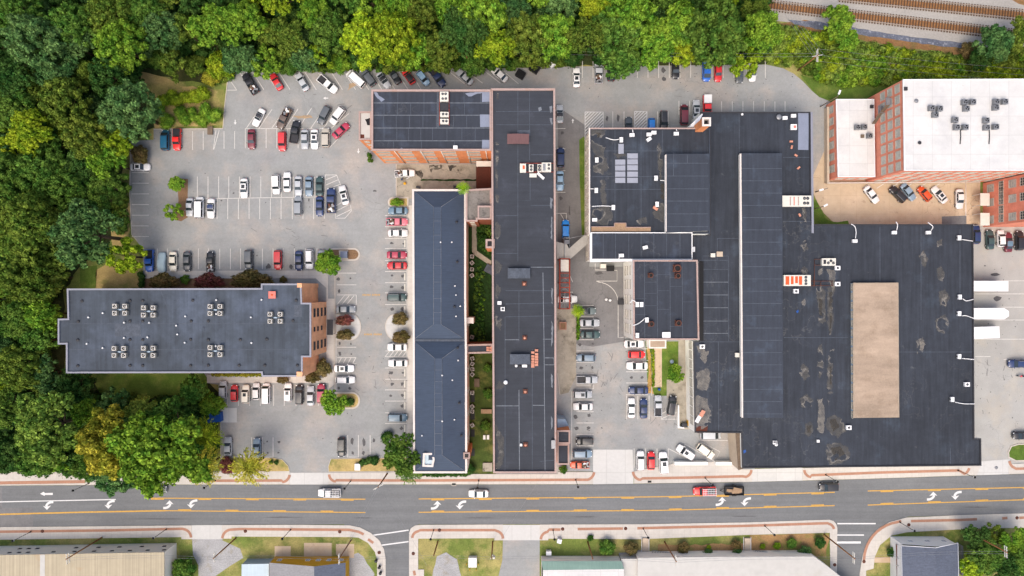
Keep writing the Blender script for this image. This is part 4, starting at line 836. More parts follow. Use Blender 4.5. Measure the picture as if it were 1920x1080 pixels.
stains(bN, 'dark_puddle', [[(1118,248),(1128,252),(1120,258)],[(1116,292),(1122,300),(1116,306)],[(1240,345),(1247,345),(1247,375),(1241,372)]], 'stain_dark', zn+.006, amt=1.5, step=4)
for i, (x, y, w, h) in enumerate([(1186,292.5,20,10),(1186,303.5,20,10),(1186,314.5,20,10),(1186,326.5,20,10),(1186,338,20,10),(1163,304,19,10),(1163,315,19,10),(1163,326.5,19,10),(1163,338,19,10),(1164.5,279,10,19)]):
    c = W(x, y, zn+.2); mb = MB(); mb.box(c.x-w*S/2*.93, c.y-h*S/2*.9, zn, c.x+w*S/2*.93, c.y+h*S/2*.9, zn+.22)
    lab = ['top pad of the right column','second pad of the right column','third pad of the right column','fourth pad of the right column','bottom pad of the right column','top pad of the left column','second pad of the left column','third pad of the left column','bottom pad of the left column','upright pad above the two columns'][i]
    tag(mb.build('roof_pad', M['panel']), 'lavender grey rectangular roof pad, '+lab, 'roof pad', 'grey roof pads on the white walled block')
win_on(bN, ZN, (1106,241), (1106,438), Wst, [3.4,8.0], [.06+.11*i for i in range(9)], 1.5, 2.0, bars=(1,3))
# tan plank deck strip below it
wd = MB(); P = px([(1109,425),(1152,425),(1152,418),(1174,418),(1174,426),(1220,426),(1220,434),(1109,434)], zn+.1); wd.prism(P, zn, zn+.1)
o = thing('roof_walkway', 'brown plank strip along the south edge of the white walled block roof', 'walkway', W(1160,429,zn)); wd.build('deck', M['plank'], o)
mb = MB(); P2 = [(1109,425),(1152,425),(1152,418),(1174,418),(1174,426),(1220,426)]; P2 = px(P2, zn+.5)
for a, b in zip(P2[:-1], P2[1:]):
    d = Vector(b)-Vector(a); mb.obox(((a[0]+b[0])/2,(a[1]+b[1])/2), d.normalized(), d.length+.1, .12, zn+.1, zn+.5)
mb.build('kerb', M['coping'], o)
ZM = 12.0
bM = building('white_trim_block', 'narrow cross block with white trim between the two roofs', 'factory block', [(1109,436),(1298,436),(1298,486.5),(1109,486.5)], ZM, 'whitewall', 'roof', 'metal_white', .14, .12)
zm = ZM-.11
rstrips(bM, 'seam', [[(x,438),(x,485)] for x in (1131,1154,1179,1202,1226,1250,1275)], 'seam_dim', .10, zm)
mb = MB(); mb.prism(px([(1106,437),(1109,435),(1109,487),(1106,488)], ZM+.05), ZM-1, ZM+.05); mb.prism(px([(1106,488),(1109,487),(1187,487),(1187,490),(1107,491)], ZM+.04), ZM-1, ZM+.04); mb.build('white_fascia', M['metal_white'], bM)
win_on(bM, ZM, (1109,436), (1109,486), Wst, [3.5,8], [.25,.75], 1.5, 2)
ZS = 13.5
bS = building('white_south_block', 'white walled block with round roof vents and a pink east coping', 'factory block', [(1187,487.8),(1308,487.8),(1311,637),(1188,637)], ZS, 'whitewall', 'roof', 'coping', .3, .25)
zs_ = ZS-.24
rstrips(bS, 'seam', [[(x,490),(x+1,635)] for x in (1208,1232,1256,1279)], 'seam_dim', .11, zs_)
rstrips(bS, 'fine_seam', [[(x,y),(x+23,y)] for x, y in ((1208,529),(1208,550),(1208,573),(1232,515),(1232,545),(1232,580),(1256,520),(1256,612),(1256,537),(1280,566),(1189,560),(1189,590))], 'seam_dim', .07, zs_-.002)
win_on(bS, ZS, (1187,488), (1188,637), Wst, [3.5,6.5,10], [.12,.3,.5,.7,.88], 2.2, 1.2, bars=(2,1))
# small entrance hut and gap
hut = building('garden_porch', 'tan roofed porch with white sides below the white south block', 'porch', [(1217,637),(1249,637),(1249,653),(1217,653)], 3.4, 'whitewall', 'roof_tan', 'coping_white', .3, .1)
mb = MB(); P = px([(1311.5,490),(1319,490),(1319,639),(1312,639)], ZW); mb.prism(P, ZW, ZW+.03); mb.build('gap_shade_strip', M['black'], bW)  # flat black strip on the roof paints in the shade of the gap
# chimney at the notch
c = W(1325,228,17.5); zc0 = 17.5
t = thing('chimney', 'square orange brick chimney with a white cap at the notch of the east roofs', 'chimney', (c.x, c.y, 0))
mb = MB(); mb.walls([(c.x-.85,c.y-.85),(c.x+.85,c.y-.85),(c.x+.85,c.y+.85),(c.x-.85,c.y+.85)], 0, zc0-.4); mb.build('stack', M['brick'], t)
o4 = [(c.x-.95,c.y-.95),(c.x+.95,c.y-.95),(c.x+.95,c.y+.95),(c.x-.95,c.y+.95)]; i4 = offset_poly(o4, .38)
mb = MB(); mb.ring(o4, i4, zc0); mb.walls(o4, zc0-.4, zc0); mb.walls(i4[::-1], zc0-1.5, zc0); mb.f[-4:] = [f[::-1] for f in mb.f[-4:]]; mb.build('cap', M['coping_white'], t)
mb = MB(); mb.flat(i4, zc0-1.2); mb.build('flue', M['black'], t)
wallblock('white_buttress', 'white sloping gable wall beside the orange chimney', [(1291,238),(1316,213),(1318,214),(1306,238)], 10.5, 'whitewall', 'metal_white')
# courtyard wall of the warehouse by the road: white walls round the little lot
wl1 = thing('yard_wall', 'white yard wall round the little parking court by the road', 'wall', W(1375,840))
for P_ in ([(1374.5,812),(1378,812),(1378,871),(1374.5,871)], [(1265,866.5),(1327,866.5),(1327,872),(1265,872)], [(1342,866.5),(1374.5,866.5),(1374.5,872),(1342,872)]):
    mb = MB(); mb.prism(px(P_, 1.6), 0, 1.6); mb.build('wall_section', M['whitewall'], wl1)
wb = building('brick_return', 'worn brick end wall between the parking court and the warehouse', 'wall', [(1380,813),(1391,813),(1393,879),(1385,881)], 6.5, 'stonewall', 'wood_grey', 'wood_grey', .3, .1)
wallblock('garden_wall', 'white low wall beside the dark skip at the end of the service path', [(1271,760),(1273.5,760),(1274,800),(1283,801),(1283,803.5),(1271,803)], 1.0, 'whitewall', 'metal_white')

# G: red brick factory
ZG = 16.5
bG = building('brick_factory', 'tall salmon brick factory with a bright white roof in the upper right corner', 'factory', [(1693.5,149),(2260,146),(2260,319.5),(1696,319.5)], ZG, 'brick_red', 'roof_white', 'metal_white', .18, .15)
G0, G1 = W(1693.5,149,ZG), W(1696,319.5,ZG)
windows(bG, G0, G1, Wst, [8.2,11.2,14.2], [.07+.1235*i for i in range(8)], 1.9, 1.9, bars=(2,3))
windows(bG, W(1696,319.5,ZG), W(2100,319.5,ZG), Sth, [2.6,6.2,9.8,13.6], [.045+.062*i for i in range(14)], 2.0, 1.9, bars=(2,3))
ga = building('factory_annex', 'low white roofed annex left of the tall brick factory', 'annex', [(1568,186),(1639,186),(1641,331.5),(1571.5,331.5)], 5.2, 'brick_red', 'roof_white', 'metal_white', .15, .12)
windows(ga, W(1568,186,5.2), W(1571,331,5.2), Wst, [2.4], [.1+.155*i for i in range(6)], 1.8, 2.6, bars=(1,2))
windows(ga, W(1571,331.5,5.2), W(1641,331.5,5.2), Sth, [2.6], [.2,.5,.8], 2.0, 1.8, bars=(1,2))
gw = building('factory_wing', 'salmon brick wing of the factory at the right edge of the tan lot', 'factory wing', [(1940,322),(2300,322),(2300,413),(1940,413)], 16.5, 'brick_red', 'roof_white', 'metal_white', .2, .15)
windows(gw, W(1940,322,ZG), W(1940,413,ZG), Wst, [2.7,9.9], [.15,.47,.86], 1.9, 2.3, bars=(2,2), glass='window')
windows(gw, W(1940,322,ZG), W(1940,413,ZG), Wst, [6.3], [.13,.30,.47,.67,.86], 1.9, 1.5, bars=(2,2), glass='window_dark')
windows(gw, W(1940,322,ZG), W(1940,413,ZG), Wst, [13.4], [.15,.47,.86], 1.9, 2.3, bars=(2,2), glass='window_dark')
for i, (y, l) in enumerate(((374,'upper'),(411,'lower'))):
    c = W(1847,y,3.2); mb = MB(); mb.box(c.x-1.1,c.y-1.5,3.0,c.x+1.1,c.y+1.5,3.2); mb.box(c.x-1.0,c.y-1.4,0,c.x-.85,c.y-1.25,3.0); mb.box(c.x-1.0,c.y+1.25,0,c.x-.85,c.y+1.4,3.0)
    tag(mb.build('door_canopy', M['metal']), l+' white canopy over a door of the salmon brick wing', 'canopy', 'white door canopies')
# retaining wall + railing south of the factory
rw = thing('retaining_wall', 'pale retaining wall along the top of the tan lot', 'wall', W(1690,342))
mb = MB(); mb.prism(px([(1551,341.5),(1838,339.5),(1838,342.5),(1551,344.5)], .9), 0, .9); mb.prism(px([(1551,200),(1555,200),(1555,342),(1551,342)], 1.6), 0, 1.6); mb.build('wall_body', M['stonewall'], rw)
mb = MB(); mb.path([W(1551,343,1.2),W(1838,341,1.2)], .06); mb.path([W(1811,343,1.2),W(1811,405,1.2)], .06); mb.build('handrail', M['metal_white'], rw)
# metal gutter at the warehouse east edge of the north part
mb = MB(); mb.prism(px([(1520,210),(1524,210),(1526,437),(1522,437)], ZW+.1), ZW-.6, ZW+.1); mb.build('box_gutter', M['coping_grey'], bW)

# windows on the walls seen only from the side
win_on(bB, ZB, (1040.5,166), (1043,800), Est, [3,7.2,11.4], [.05+.09*i for i in range(11)], 2.2, 2.2, bars=(2,2), glass='window_mid')
win_on(bB, ZB, (925,887), (1043,887), Sth, [3,7.2,11.4], [.16,.39,.61,.84], 2.2, 2.2, bars=(2,2), glass='window_mid')
win_on(bB, ZB, (923,670), (925,887), Wst, [7.2,11.4], [.1,.3,.5,.7,.9], 2.0, 2.0, bars=(2,2), glass='window_mid')
win_on(bC, ZC, (773,355), (775,887), Wst, [2.4,6.2], [.04+.085*i for i in range(11)], 1.4, 1.8, glass='window_dark')
win_on(bE, ZE, (124,699.5), (490,699), Sth, [3,7,10.5], [.06+.125*i for i in range(8)], 1.8, 1.6, glass='window_dark', frame='metal_dark')
win_on(bW, ZW, (1392,878), (1840,873), Sth, [3.6], [.06+.11*i for i in range(9)], 2.4, 1.6, glass='window_mid')

# south side of the road
def shed(name, label, cat, poly, z, wall, roof, seams=None):
    P = px(poly, z); t = thing(name, label, cat, ((P[0][0]+P[2][0])/2,(P[0][1]+P[2][1])/2,0))
    mb = MB(); mb.walls(offset_poly(P, .05), 0, z-.05); mb.build('wall', M[wall], t)
    mb = MB(); mb.prism(P, z-.15, z); mb.build('roof', M[roof], t)
    return t
s1 = shed('metal_warehouse', 'cream metal warehouse with a ribbed beige roof in the lower left corner', 'warehouse', [(-420,1048),(308,1035.5),(309,1400),(-420,1400)], 6.0, 'creamwall', 'roof_beige')
mb = MB(); mb.prism(px([(75,1040),(84,1040),(84,1400),(75,1400)], 6.03), 5.9, 6.03); mb.build('skylight_strip', M['roof_pale'], s1)
windows(s1, W(0,1041,6), W(308,1035.5,6), Nth, [2.2], [.05,.105,.16,.4,.54,.67,.81,.95], .9, .5, glass='window_dark', frame='metal_dark', bars=(0,0))
windows(s1, W(0,1041,6), W(308,1035.5,6), Nth, [4.6], [.03,.09,.145,.3,.43,.55,.66,.77,.88,.98], .9, .4, glass='window_dark', frame='metal_dark', bars=(0,0))
s2 = shed('blue_shed', 'pale blue roofed shed left of the yellow house', 'shed', [(453,1058),(504,1057),(504,1400),(451,1400)], 3.2, 'pale_blue', 'sky_sheet')
s3 = thing('yellow_house', 'yellow fronted house with grey shingle roof at the bottom edge', 'house', W(575,1075))
mb = MB(); zz = 4.2; A = px([(505,1056),(647,1056),(647,1300),(505,1300)], zz); mb.walls(A, 0, zz-.02); mb.build('wall', M['yellowwall'], s3)
a = W(505,1055,4.2); b = W(589,1062,5.6); c = W(648,1055,4.2); yb = W(500,1300,4.2).y
mb = MB(); mb.add([(a.x,a.y,4.2),(b.x,b.y,5.6),(b.x,yb,5.6),(a.x,yb,4.2)], [(0,3,2,1)]); mb.build('roof', M['shingle_lit'], s3)  # west slope, painted lighter than the east one as if lit
mb = MB(); mb.add([(b.x,b.y,5.6),(c.x,c.y,4.2),(c.x,yb,4.2),(b.x,yb,5.6)], [(0,3,2,1)]); mb.build('roof', M['shingle'], s3)
mb = MB(); mb.add([(a.x,a.y-.15,4.18),(c.x,c.y-.15,4.18),(b.x,b.y-.12,5.55)], [(0,2,1)]); mb.build('gable', M['yellowwall'], s3)
windows(s3, W(505,1056,4.2), W(647,1056,4.2), Nth, [2.4], [.1,.48,.62,.76,.92], 1.1, 1.1, glass='window_dark', frame='metal_white')
s4 = thing('green_roof_house', 'building with a ribbed pale green metal roof edge and white roof at the bottom edge', 'house', W(1090,1070))
a, b = W(1015,1052,3.4), W(1165,1052,3.4); c_, d = W(1018,1069,4.6), W(1170,1067,4.6); yb = W(0,1300,4.6).y
mb = MB(); mb.walls([(a.x+.1,yb),(b.x-.1,yb),(b.x-.1,a.y-.1),(a.x+.1,a.y-.1)], 0, 3.38); mb.build('wall', M['creamwall'], s4)
mb = MB(); mb.add([(a.x,a.y,3.4),(b.x,b.y,3.4),(d.x,d.y,4.6),(c_.x,c_.y,4.6)], [(0,3,2,1)]); mb.build('green_slope', M['roof_green'], s4)
mb = MB(); mb.prism([(c_.x,c_.y),(d.x,d.y),(d.x,yb),(c_.x,yb)], 3.4, 4.62); mb.build('roof', M['roof_white'], s4)
s5 = shed('pale_flat_building', 'pale flat roofed building with a slanting east side at the bottom edge', 'building', [(1196,1046),(1352,1044),(1526,1043),(1552,1062),(1600,1100),(1700,1300),(1192,1300)], 4.0, 'creamwall', 'roof_pale')
mb = MB(); mb.prism(px([(1165,1048),(1195,1048),(1195,1100),(1168,1100)], 3.0), 0, 3.0); o = mb.build('flat_link', M['roof_pale']); tag(o, 'low pale flat roof between the green roof and the pale building', 'building')
# gabled house at lower right
s6 = thing('gabled_house', 'white sided house with a dark shingle gable roof near the lower right', 'house', W(1745,1050))
z1, z2 = 5.2, 6.6; a = W(1690,1023,z1); m_ = W(1754,1027,z2); b = W(1796,1018,z1); yb = W(0,1300,z1).y
mb = MB(); mb.walls([(a.x+.25,yb),(b.x-.2,yb),(b.x-.2,a.y+.3),(a.x+.25,a.y+.3)], 0, z1-.02)
mb.add([(a.x+.25,a.y+.3,z1-.02),(b.x-.2,a.y+.3,z1-.02),(m_.x,a.y+.3,z2-.05)], [(0,2,1)]); mb.build('wall', M['metal_white'], s6)
mb = MB(); mb.add([(a.x,a.y,z1),(m_.x,m_.y,z2),(m_.x+.9,yb,z2),(a.x+.9,yb,z1)], [(0,3,2,1)]); mb.build('roof', M['shingle'], s6)
mb = MB(); mb.add([(m_.x,m_.y,z2),(b.x,b.y,z1),(b.x+.9,yb,z1),(m_.x+.9,yb,z2)], [(0,3,2,1)]); mb.build('roof', M['shingle'], s6)
mb = MB(); mb.path([(a.x,a.y,z1),(a.x+.9,yb,z1)], .09); mb.path([(b.x,b.y,z1),(b.x+.9,yb,z1)], .09); mb.path([(a.x,a.y,z1),(m_.x,m_.y,z2),(b.x,b.y,z1)], .09); mb.build('gutter', M['metal_white'], s6)
windows(s6, (a.x,a.y+.3,0), (b.x,a.y+.3,0), Nth, [3.2], [.25,.55,.85], 1.2, .9, glass='window_dark', frame='metal_white')
po = MB(); po.prism(px([(1680,1020),(1690,1020),(1692,1090),(1682,1090)], 3), 2.9, 3.0); po.build('porch_roof', M['rustbrown'], s6)
for y in (1021,1046,1060):
    p = W(1681,y,3); q = W(1690,y+4,4.6); mb = MB(); mb.tube(p, q, .09, n=5); mb.build('porch_beam', M['metal_white'], s6)
mb = MB(); mb.prism(px([(1803,1024),(1806,1024),(1808,1080),(1805,1080)], 2.2), 0, 2.2); tag(mb.build('garden_fence', M['metal_grey']), 'grey fence right of the gabled house', 'fence')
mb = MB(); mb.flat(px([(1638,1045),(1690,1045),(1690,1055),(1638,1055)], .02), .02); struct('house_path', mb, M['tan_concrete'])
# steps down the bank
for i, (x, l) in enumerate(((1210,'left'),(1401,'right'))):
    t = thing('garden_steps', l+' flight of concrete steps down the bank from the pavement', 'steps', W(x,1020), 'steps down the bank')
    for k in range(9):
        mb = MB(); a = W(x-6,1008+k*3,0); b = W(x+6,1011+k*3,0); mb.box(a.x,b.y,0,b.x,a.y,.55-.055*k); mb.build('step', M['stonewall'], t)
    for s_ in (-7, 7):
        mb = MB(); mb.path([W(x+s_,1007,1.0),W(x+s_,1036,.9)], .06); mb.build('handrail', M['metal_white'], t)
for i, (x0, x1, l) in enumerate(((1224,1268,'left'),(1415,1460,'right'))):
    t = thing('slatted_ramp', l+' grey slatted ramp below the bank', 'ramp', W(x0,1042), 'slatted ramps by the pale building')
    mb = MB()
    for k in range(14):
        f = k/14; xx = x0+(x1-x0)*f; mb.obox(tuple(W(xx,1038+6*f,1)[:2]), (.25,-.97), 1.5, .14, .9, .98)
    mb.build('deck', M['metal_grey'], t)
    mb = MB(); mb.path([W(x0,1032,1.1),W(x1,1038,1.1)], .06); mb.path([W(x0,1044,1.1),W(x1,1048,1.1)], .06); mb.build('rail', M['metal_grey'], t)
# ------------------------------------------------------------ vehicles
def loft(st, m=0):
    """st: list of (x, half width, top z, bottom z)"""
    mb = MB(); rings = []
    for x, w, zt, zb_ in st:
        zm = zb_+(zt-zb_)*.55
        half = [(w*.8, zb_), (w*.97, zb_+.08), (w, zm), (w*.985, zt-.14), (w*.90, zt-.03), (w*.5, zt+.015), (0, zt+.03)]
        rings.append([(x, y, z) for y, z in half] + [(x, -y, z) for y, z in half[-2::-1]])
    n = len(rings[0])
    vs = [v for r in rings for v in r]; fs = []
    for i in range(len(rings)-1):
        for j in range(n-1): a = i*n+j; fs.append((a, a+1, a+n+1, a+n))
        fs.append((i*n, (i+1)*n, (i+1)*n+n-1, i*n+n-1))
    fs.append(tuple(range(n))); L = (len(rings)-1)*n; fs.append(tuple(range(L, L+n))[::-1])
    mb.add(vs, fs, m, True)
    return mb
SPEC = {  # L, W, H, belt, cowl, wtop, rtop, rbot, hood z, trunk z
 'sedan': (4.8,1.84,1.44,.93,.98,.28,-1.05,-1.68,.88,.98), 'coupe': (4.5,1.8,1.36,.90,.80,.15,-.85,-1.65,.84,.92),
 'hatchback': (4.1,1.76,1.5,.96,1.0,.40,-1.45,-1.85,.92,.96), 'suv': (4.75,1.9,1.74,1.08,1.12,.58,-1.95,-2.22,1.05,1.08),
 'wagon': (4.75,1.82,1.5,.96,1.0,.35,-1.75,-2.15,.92,.96), 'minivan': (5.0,1.95,1.78,1.08,1.75,.85,-2.05,-2.35,1.0,1.08),
 'pickup': (5.5,1.95,1.82,1.12,1.25,.72,-.45,-.62,1.1,1.12), 'van': (5.5,2.05,2.1,1.15,2.0,1.45,-2.55,-2.7,1.08,1.15),
 'convertible': (4.6,1.8,1.32,.90,.65,.10,-.85,-1.25,.86,.92)}
def car_proto(kind, spec=None, junk=None, bedcover=None, ladder=False):
    L, Wd, Ht, belt, cowl, wt, rt, rb, hz, tz = SPEC[spec or kind]
    w = Wd/2; root = thing('car', None, None, (0,0,0)); h = L/2; O = (0,0,0)
    pk = (kind == 'pickup'); zb_ = .30 if pk or kind in ('suv','van','minivan') else .22
    tp = 1.0 if kind in ('van',) else .0
    st = [(h, w*(.44+.2*tp), hz-.36, zb_+.10), (h-.05, w*(.62+.14*tp), hz-.26, zb_+.04), (h-.16, w*(.80+.08*tp), hz-.17, zb_), (h-.36, w*.91, hz-.09, zb_), (h-.75, w*.975, hz-.03, zb_), (cowl+.02, w, belt, zb_)]
    if pk: st += [(0, w, belt, zb_), (-.66, w, belt, zb_)]
    elif rb < -h+.35: st += [(0, w, belt, zb_), (rb+.2, w*.99, belt, zb_), (-h+.22, w*.95, belt-.03, zb_), (-h+.07, w*.86, belt-.10, zb_), (-h, w*.72, belt-.20, zb_+.06)]
    else: st += [(0, w, belt, zb_), (rb, w*.985, tz-.01, zb_), (-h+.45, w*.955, tz-.01, zb_), (-h+.20, w*.88, tz-.03, zb_), (-h+.06, w*.76, tz-.10, zb_+.03), (-h, w*.60, tz-.22, zb_+.08)]
    mb = loft(st)
    wb, wr = w*.90, w*.73 if kind not in ('van','minivan','suv','pickup') else w*.80
    zr = Ht-.05; B = [(cowl,wb),(rb,wb),(rb,-wb),(cowl,-wb)]; T = [(wt,wr),(rt,wr),(rt,-wr),(wt,-wr)]
    conv = kind == 'convertible_open'
    mb.add([(x,y,belt-.02) for x, y in B]+[(x,y,zr) for x, y in T], [(0,1,5,4),(1,2,6,5),(2,3,7,6),(3,0,4,7),(4,5,6,7)])
    body = mb.build('body', M['paint'], root, loc=O)
    # roof panel, domed
    mb = MB(); nx, ny = 6, 6; vs = []
    for i in range(nx+1):
        for j in range(ny+1):
            u, v = i/nx*2-1, j/ny*2-1
            vs.append(((wt+rt)/2+(wt-rt)/2*u*(1-.04*v*v), wr*v*1.01, zr-.01+.07*(1-u*u*.7)*(1-v*v*.8)))
    mb.add(vs, [(i*(ny+1)+j, i*(ny+1)+j+1, (i+1)*(ny+1)+j+1, (i+1)*(ny+1)+j)[::-1] for i in range(nx) for j in range(ny)], 0, True)
    mb.build('roof', M['paint'], root, loc=O)
    zb2 = belt-.02
    def pt(i, t, fy=1.0, off=(0,0,0)):   # corner i, height fraction t
        b, a = B[i], T[i]; return (b[0]+(a[0]-b[0])*t+off[0], (b[1]+(a[1]-b[1])*t)*fy+off[1], zb2+(zr-zb2)*t+off[2])
    mb = MB(); o = (.03,0,.03); mb.add([pt(3,.04,.95,o), pt(0,.04,.95,o), pt(0,.96,.94,o), pt(3,.96,.94,o)], [(0,1,2,3)]); mb.build('windshield', M['glass'], root, loc=O)
    mb = MB(); o = (-.03,0,.03); mb.add([pt(1,.08,.93,o), pt(2,.08,.93,o), pt(2,.94,.92,o), pt(1,.94,.92,o)], [(0,1,2,3)]); mb.build('rear_window', M['glass'], root, loc=O)
    for s_ in (1, -1):
        i0, i1 = (0,1) if s_ > 0 else (3,2); o = (0,.02*s_,.01)
        def sp(f, t):
            a, b = pt(i0, t), pt(i1, t); return (a[0]+(b[0]-a[0])*f, a[1]+(b[1]-a[1])*f+.02*s_, a[2])
        mb = MB()
        for f0, f1 in ((.05,.47),(.51,.95)) if kind != 'coupe' else ((.06,.92),):
            q = [sp(f0,.12), sp(f1,.12), sp(f1,.88), sp(f0,.88)]; mb.add(q, [(0,1,2,3)[::s_]])
        mb.build('side_window', M['glass_dark'], root, loc=O)
        mb = MB(); mb.box(cowl-.12, s_*(w+.0), belt-.02, cowl+.02, s_*(w+.18), belt+.13); mb.build('mirror', M['paint'], root, loc=O)
        mb = MB(); mb.box(h-.34, s_*w*.56, hz-.30, h-.10, s_*w*.76, hz-.135); mb.build('headlight', M['lens'], root, loc=O)
        zt_ = (tz if not pk else 1.0); ww = w*.80 if not pk else w*.94
        mb = MB(); mb.box(-h-.01, s_*ww*.66, zt_-.36, -h+.12, s_*ww*.95, zt_-.15); mb.build('taillight', M['tail'], root, loc=O)
    r = .33 if kind not in ('pickup','suv','van') else .38
    for sx in (1,-1):
        for s_ in (1,-1):
            x = sx*L*.30; y = s_*(w-.10)
            mb = MB(); mb.tube((x,y-.12,r),(x,y+.12,r), r, n=14); tyre = mb.build('wheel', M['tyre'], root)
            mb = MB(); mb.tube((x,y+s_*.10,r),(x,y+s_*.135,r), r*.62, n=10); mb.build('rim', M['rim'], tyre)
    if pk:
        x0, x1 = -.68, -h; mb = MB()
        mb.box(x1, w*.86, zb_, x0, w, belt-.02); mb.box(x1, -w, zb_, x0, -w*.86, belt-.02); mb.box(x1, -w*.86, zb_, x1+.10, w*.86, belt-.03)
        mb.build('bed_side', M['paint'], root, loc=O)
        mb = MB(); mb.box(x1+.10, -w*.86, zb_+.05, x0, w*.86, .70); mb.box(x0-.03,-w*.86,.70,x0,w*.86,belt+.02); mb.build('bed_floor', M['metal_dark'], root, loc=O)
        if bedcover:
            mb = MB(); mb.box(x1+.04, -w*.93, belt, x0-.04, w*.93, belt+.05 if bedcover == 'flat' else belt+.62); mb.build('bed_cover', M['cloth'] if bedcover != 'white' else M['metal_white'], root, loc=O)
        if junk:
            rr = random.Random(junk)
            for k, (mm, n_) in enumerate((('metal_white',5),('wood_grey',5),('metal_grey',4),('rustbrown',3))):
                mb = MB()
                for _ in range(n_):
                    cx, cy, cz = rr.uniform(x1+.4,x0-.3), rr.uniform(-w*.6,w*.6), rr.uniform(.85,1.25); a = rr.uniform(0,3.1)
                    mb.obox((cx,cy), (math.cos(a),math.sin(a)), rr.uniform(.3,1.0), rr.uniform(.15,.5), cz, cz+rr.uniform(.06,.3))
                mb.build('load', M[mm], root, loc=O)
    if ladder:
        mb = MB()
        for y in (-w*.8,-w*.25,w*.3,w*.8): mb.box(-h+.1,y-.04,Ht+.15,wt,y+.04,Ht+.22)
        for x in [ -h+.2+.38*i for i in range(9)]: mb.box(x-.03,-w*.8,Ht+.11,x+.03,w*.8,Ht+.15)
        for x in (-h+.15, wt-.1):
            for y in (-w*.85, w*.85): mb.tube((x,y,1.0),(x,y,Ht+.15),.04,n=5)
        mb.build('ladder_rack', M['metal_white'], root, loc=O)
    return root
PROTO = {k: car_proto(k) for k in ('sedan','coupe','hatchback','suv','wagon','minivan','pickup','van','convertible')}
PROTO['junk_pickup'] = car_proto('pickup', junk=3); PROTO['junk_pickup2'] = car_proto('pickup', junk=8)
PROTO['covered_pickup'] = car_proto('pickup', bedcover='flat'); PROTO['topper_pickup'] = car_proto('pickup', bedcover='white'); PROTO['rack_pickup'] = car_proto('pickup', ladder=True)
def sunroof(base):
    r_ = car_proto(base); L, Wd, Ht, belt, cowl, wt, rt, rb, hz, tz = SPEC[base]
    mb = MB(); mb.box(wt-1.05,-.40,Ht+.0,wt-.2,.40,Ht+.035); mb.build('sunroof', M['glass_dark'], r_, loc=(0,0,0)); return r_
PROTO['sedan_s'] = sunroof('sedan'); PROTO['suv_s'] = sunroof('suv')
def railed(base):
    r_ = car_proto(base); L, Wd, Ht, belt, cowl, wt, rt, rb, hz, tz = SPEC[base]; w = Wd/2*.80
    for s_ in (-1,1):
        mb = MB(); mb.box(rt+.1, s_*w*.88-.03, Ht, wt-.1, s_*w*.88+.03, Ht+.07); mb.build('roof_rail', M['metal_grey'], r_, loc=(0,0,0))
    return r_
PROTO['suv_r'] = railed('suv')
PAINT = {'white': (.66,.66,.65), 'silver': (.36,.38,.40), 'grey': (.22,.24,.26), 'dark grey': (.075,.085,.095), 'black': (.014,.015,.019), 'navy': (.015,.032,.10), 'blue': (.02,.11,.45), 'bright blue': (.01,.20,.62),
  'light blue': (.26,.42,.58), 'steel blue': (.10,.17,.23), 'blue grey': (.17,.24,.31), 'red': (.48,.025,.03), 'bright red': (.62,.02,.02), 'maroon': (.14,.018,.03), 'crimson': (.36,.035,.07), 'orange red': (.50,.06,.01), 'cream': (.66,.62,.52),
  'beige': (.42,.39,.33), 'dark green': (.035,.07,.07), 'grey green': (.11,.14,.14), 'pink red': (.52,.13,.17), 'teal blue': (.01,.09,.17), 'brown': (.10,.07,.055)}
KINDW = {'sedan':'sedan','sedan_s':'sedan','coupe':'coupe','hatchback':'hatchback','suv':'SUV','suv_s':'SUV','suv_r':'SUV','wagon':'estate car','minivan':'minivan','pickup':'pickup truck','van':'van','convertible':'convertible',
  'junk_pickup':'loaded pickup','junk_pickup2':'loaded pickup','covered_pickup':'covered pickup','topper_pickup':'pickup with white topper','rack_pickup':'pickup with a ladder rack'}
NAMEW = {'sedan':'parked_car','coupe':'parked_car','convertible':'parked_convertible','van':'parked_van','minivan':'parked_minivan'}
def put_car(kind, color, x, y, ang, where, group, roof=None, scale=1.0, label=None, name=None):
    c = copy_tree(PROTO[kind]); base = kind.split('_')[0] if not kind.endswith('pickup') and 'pickup' not in kind else 'pickup'
    c.name = name or {'pickup':'pickup_truck','van':'van','minivan':'minivan'}.get(base, 'parked_car')
    p = W(x, y, .9); c.location = (p.x, p.y, .045); c.rotation_euler = (0,0,R(ang)); c.scale = (scale,)*3
    jr = random.uniform(.88,1.12); col = tuple(min(.8, v*jr) for v in PAINT[color])+(1,)
    for ch in kids(c):
        ch.color = col
        if ch.name.startswith('roof') and not ch.name.startswith('roof_rail') and roof: ch.color = PAINT[roof]+(1,)
        if ch.name.startswith('bed_cover'): ch.color = PAINT['black']+(1,)
    cat = {'pickup':'pickup truck','van':'van','minivan':'minivan','suv':'SUV','convertible':'convertible'}.get(base, 'car')
    tag(c, label or ('%s %s%s, %s' % (color, KINDW[kind], (' with %s roof' % roof.split()[-1]) if roof and label is None else '', where)), cat, group)
    WL[c.name] = Vector(c.location)
    return c
def row(desc, group, cars, hor=True):
    """cars listed from left to right (or top to bottom)"""
    n = len(cars)
    for i, cr in enumerate(cars):
        kind, color, x, y, ang = cr[:5]; kw = cr[5] if len(cr) > 5 else {}
        if n == 1: wh = desc
        else: wh = '%s from %s in %s' % (ordn(i+1), 'left' if hor else 'top', desc)
        put_car(kind, color, x, y, ang, wh, group, **kw)
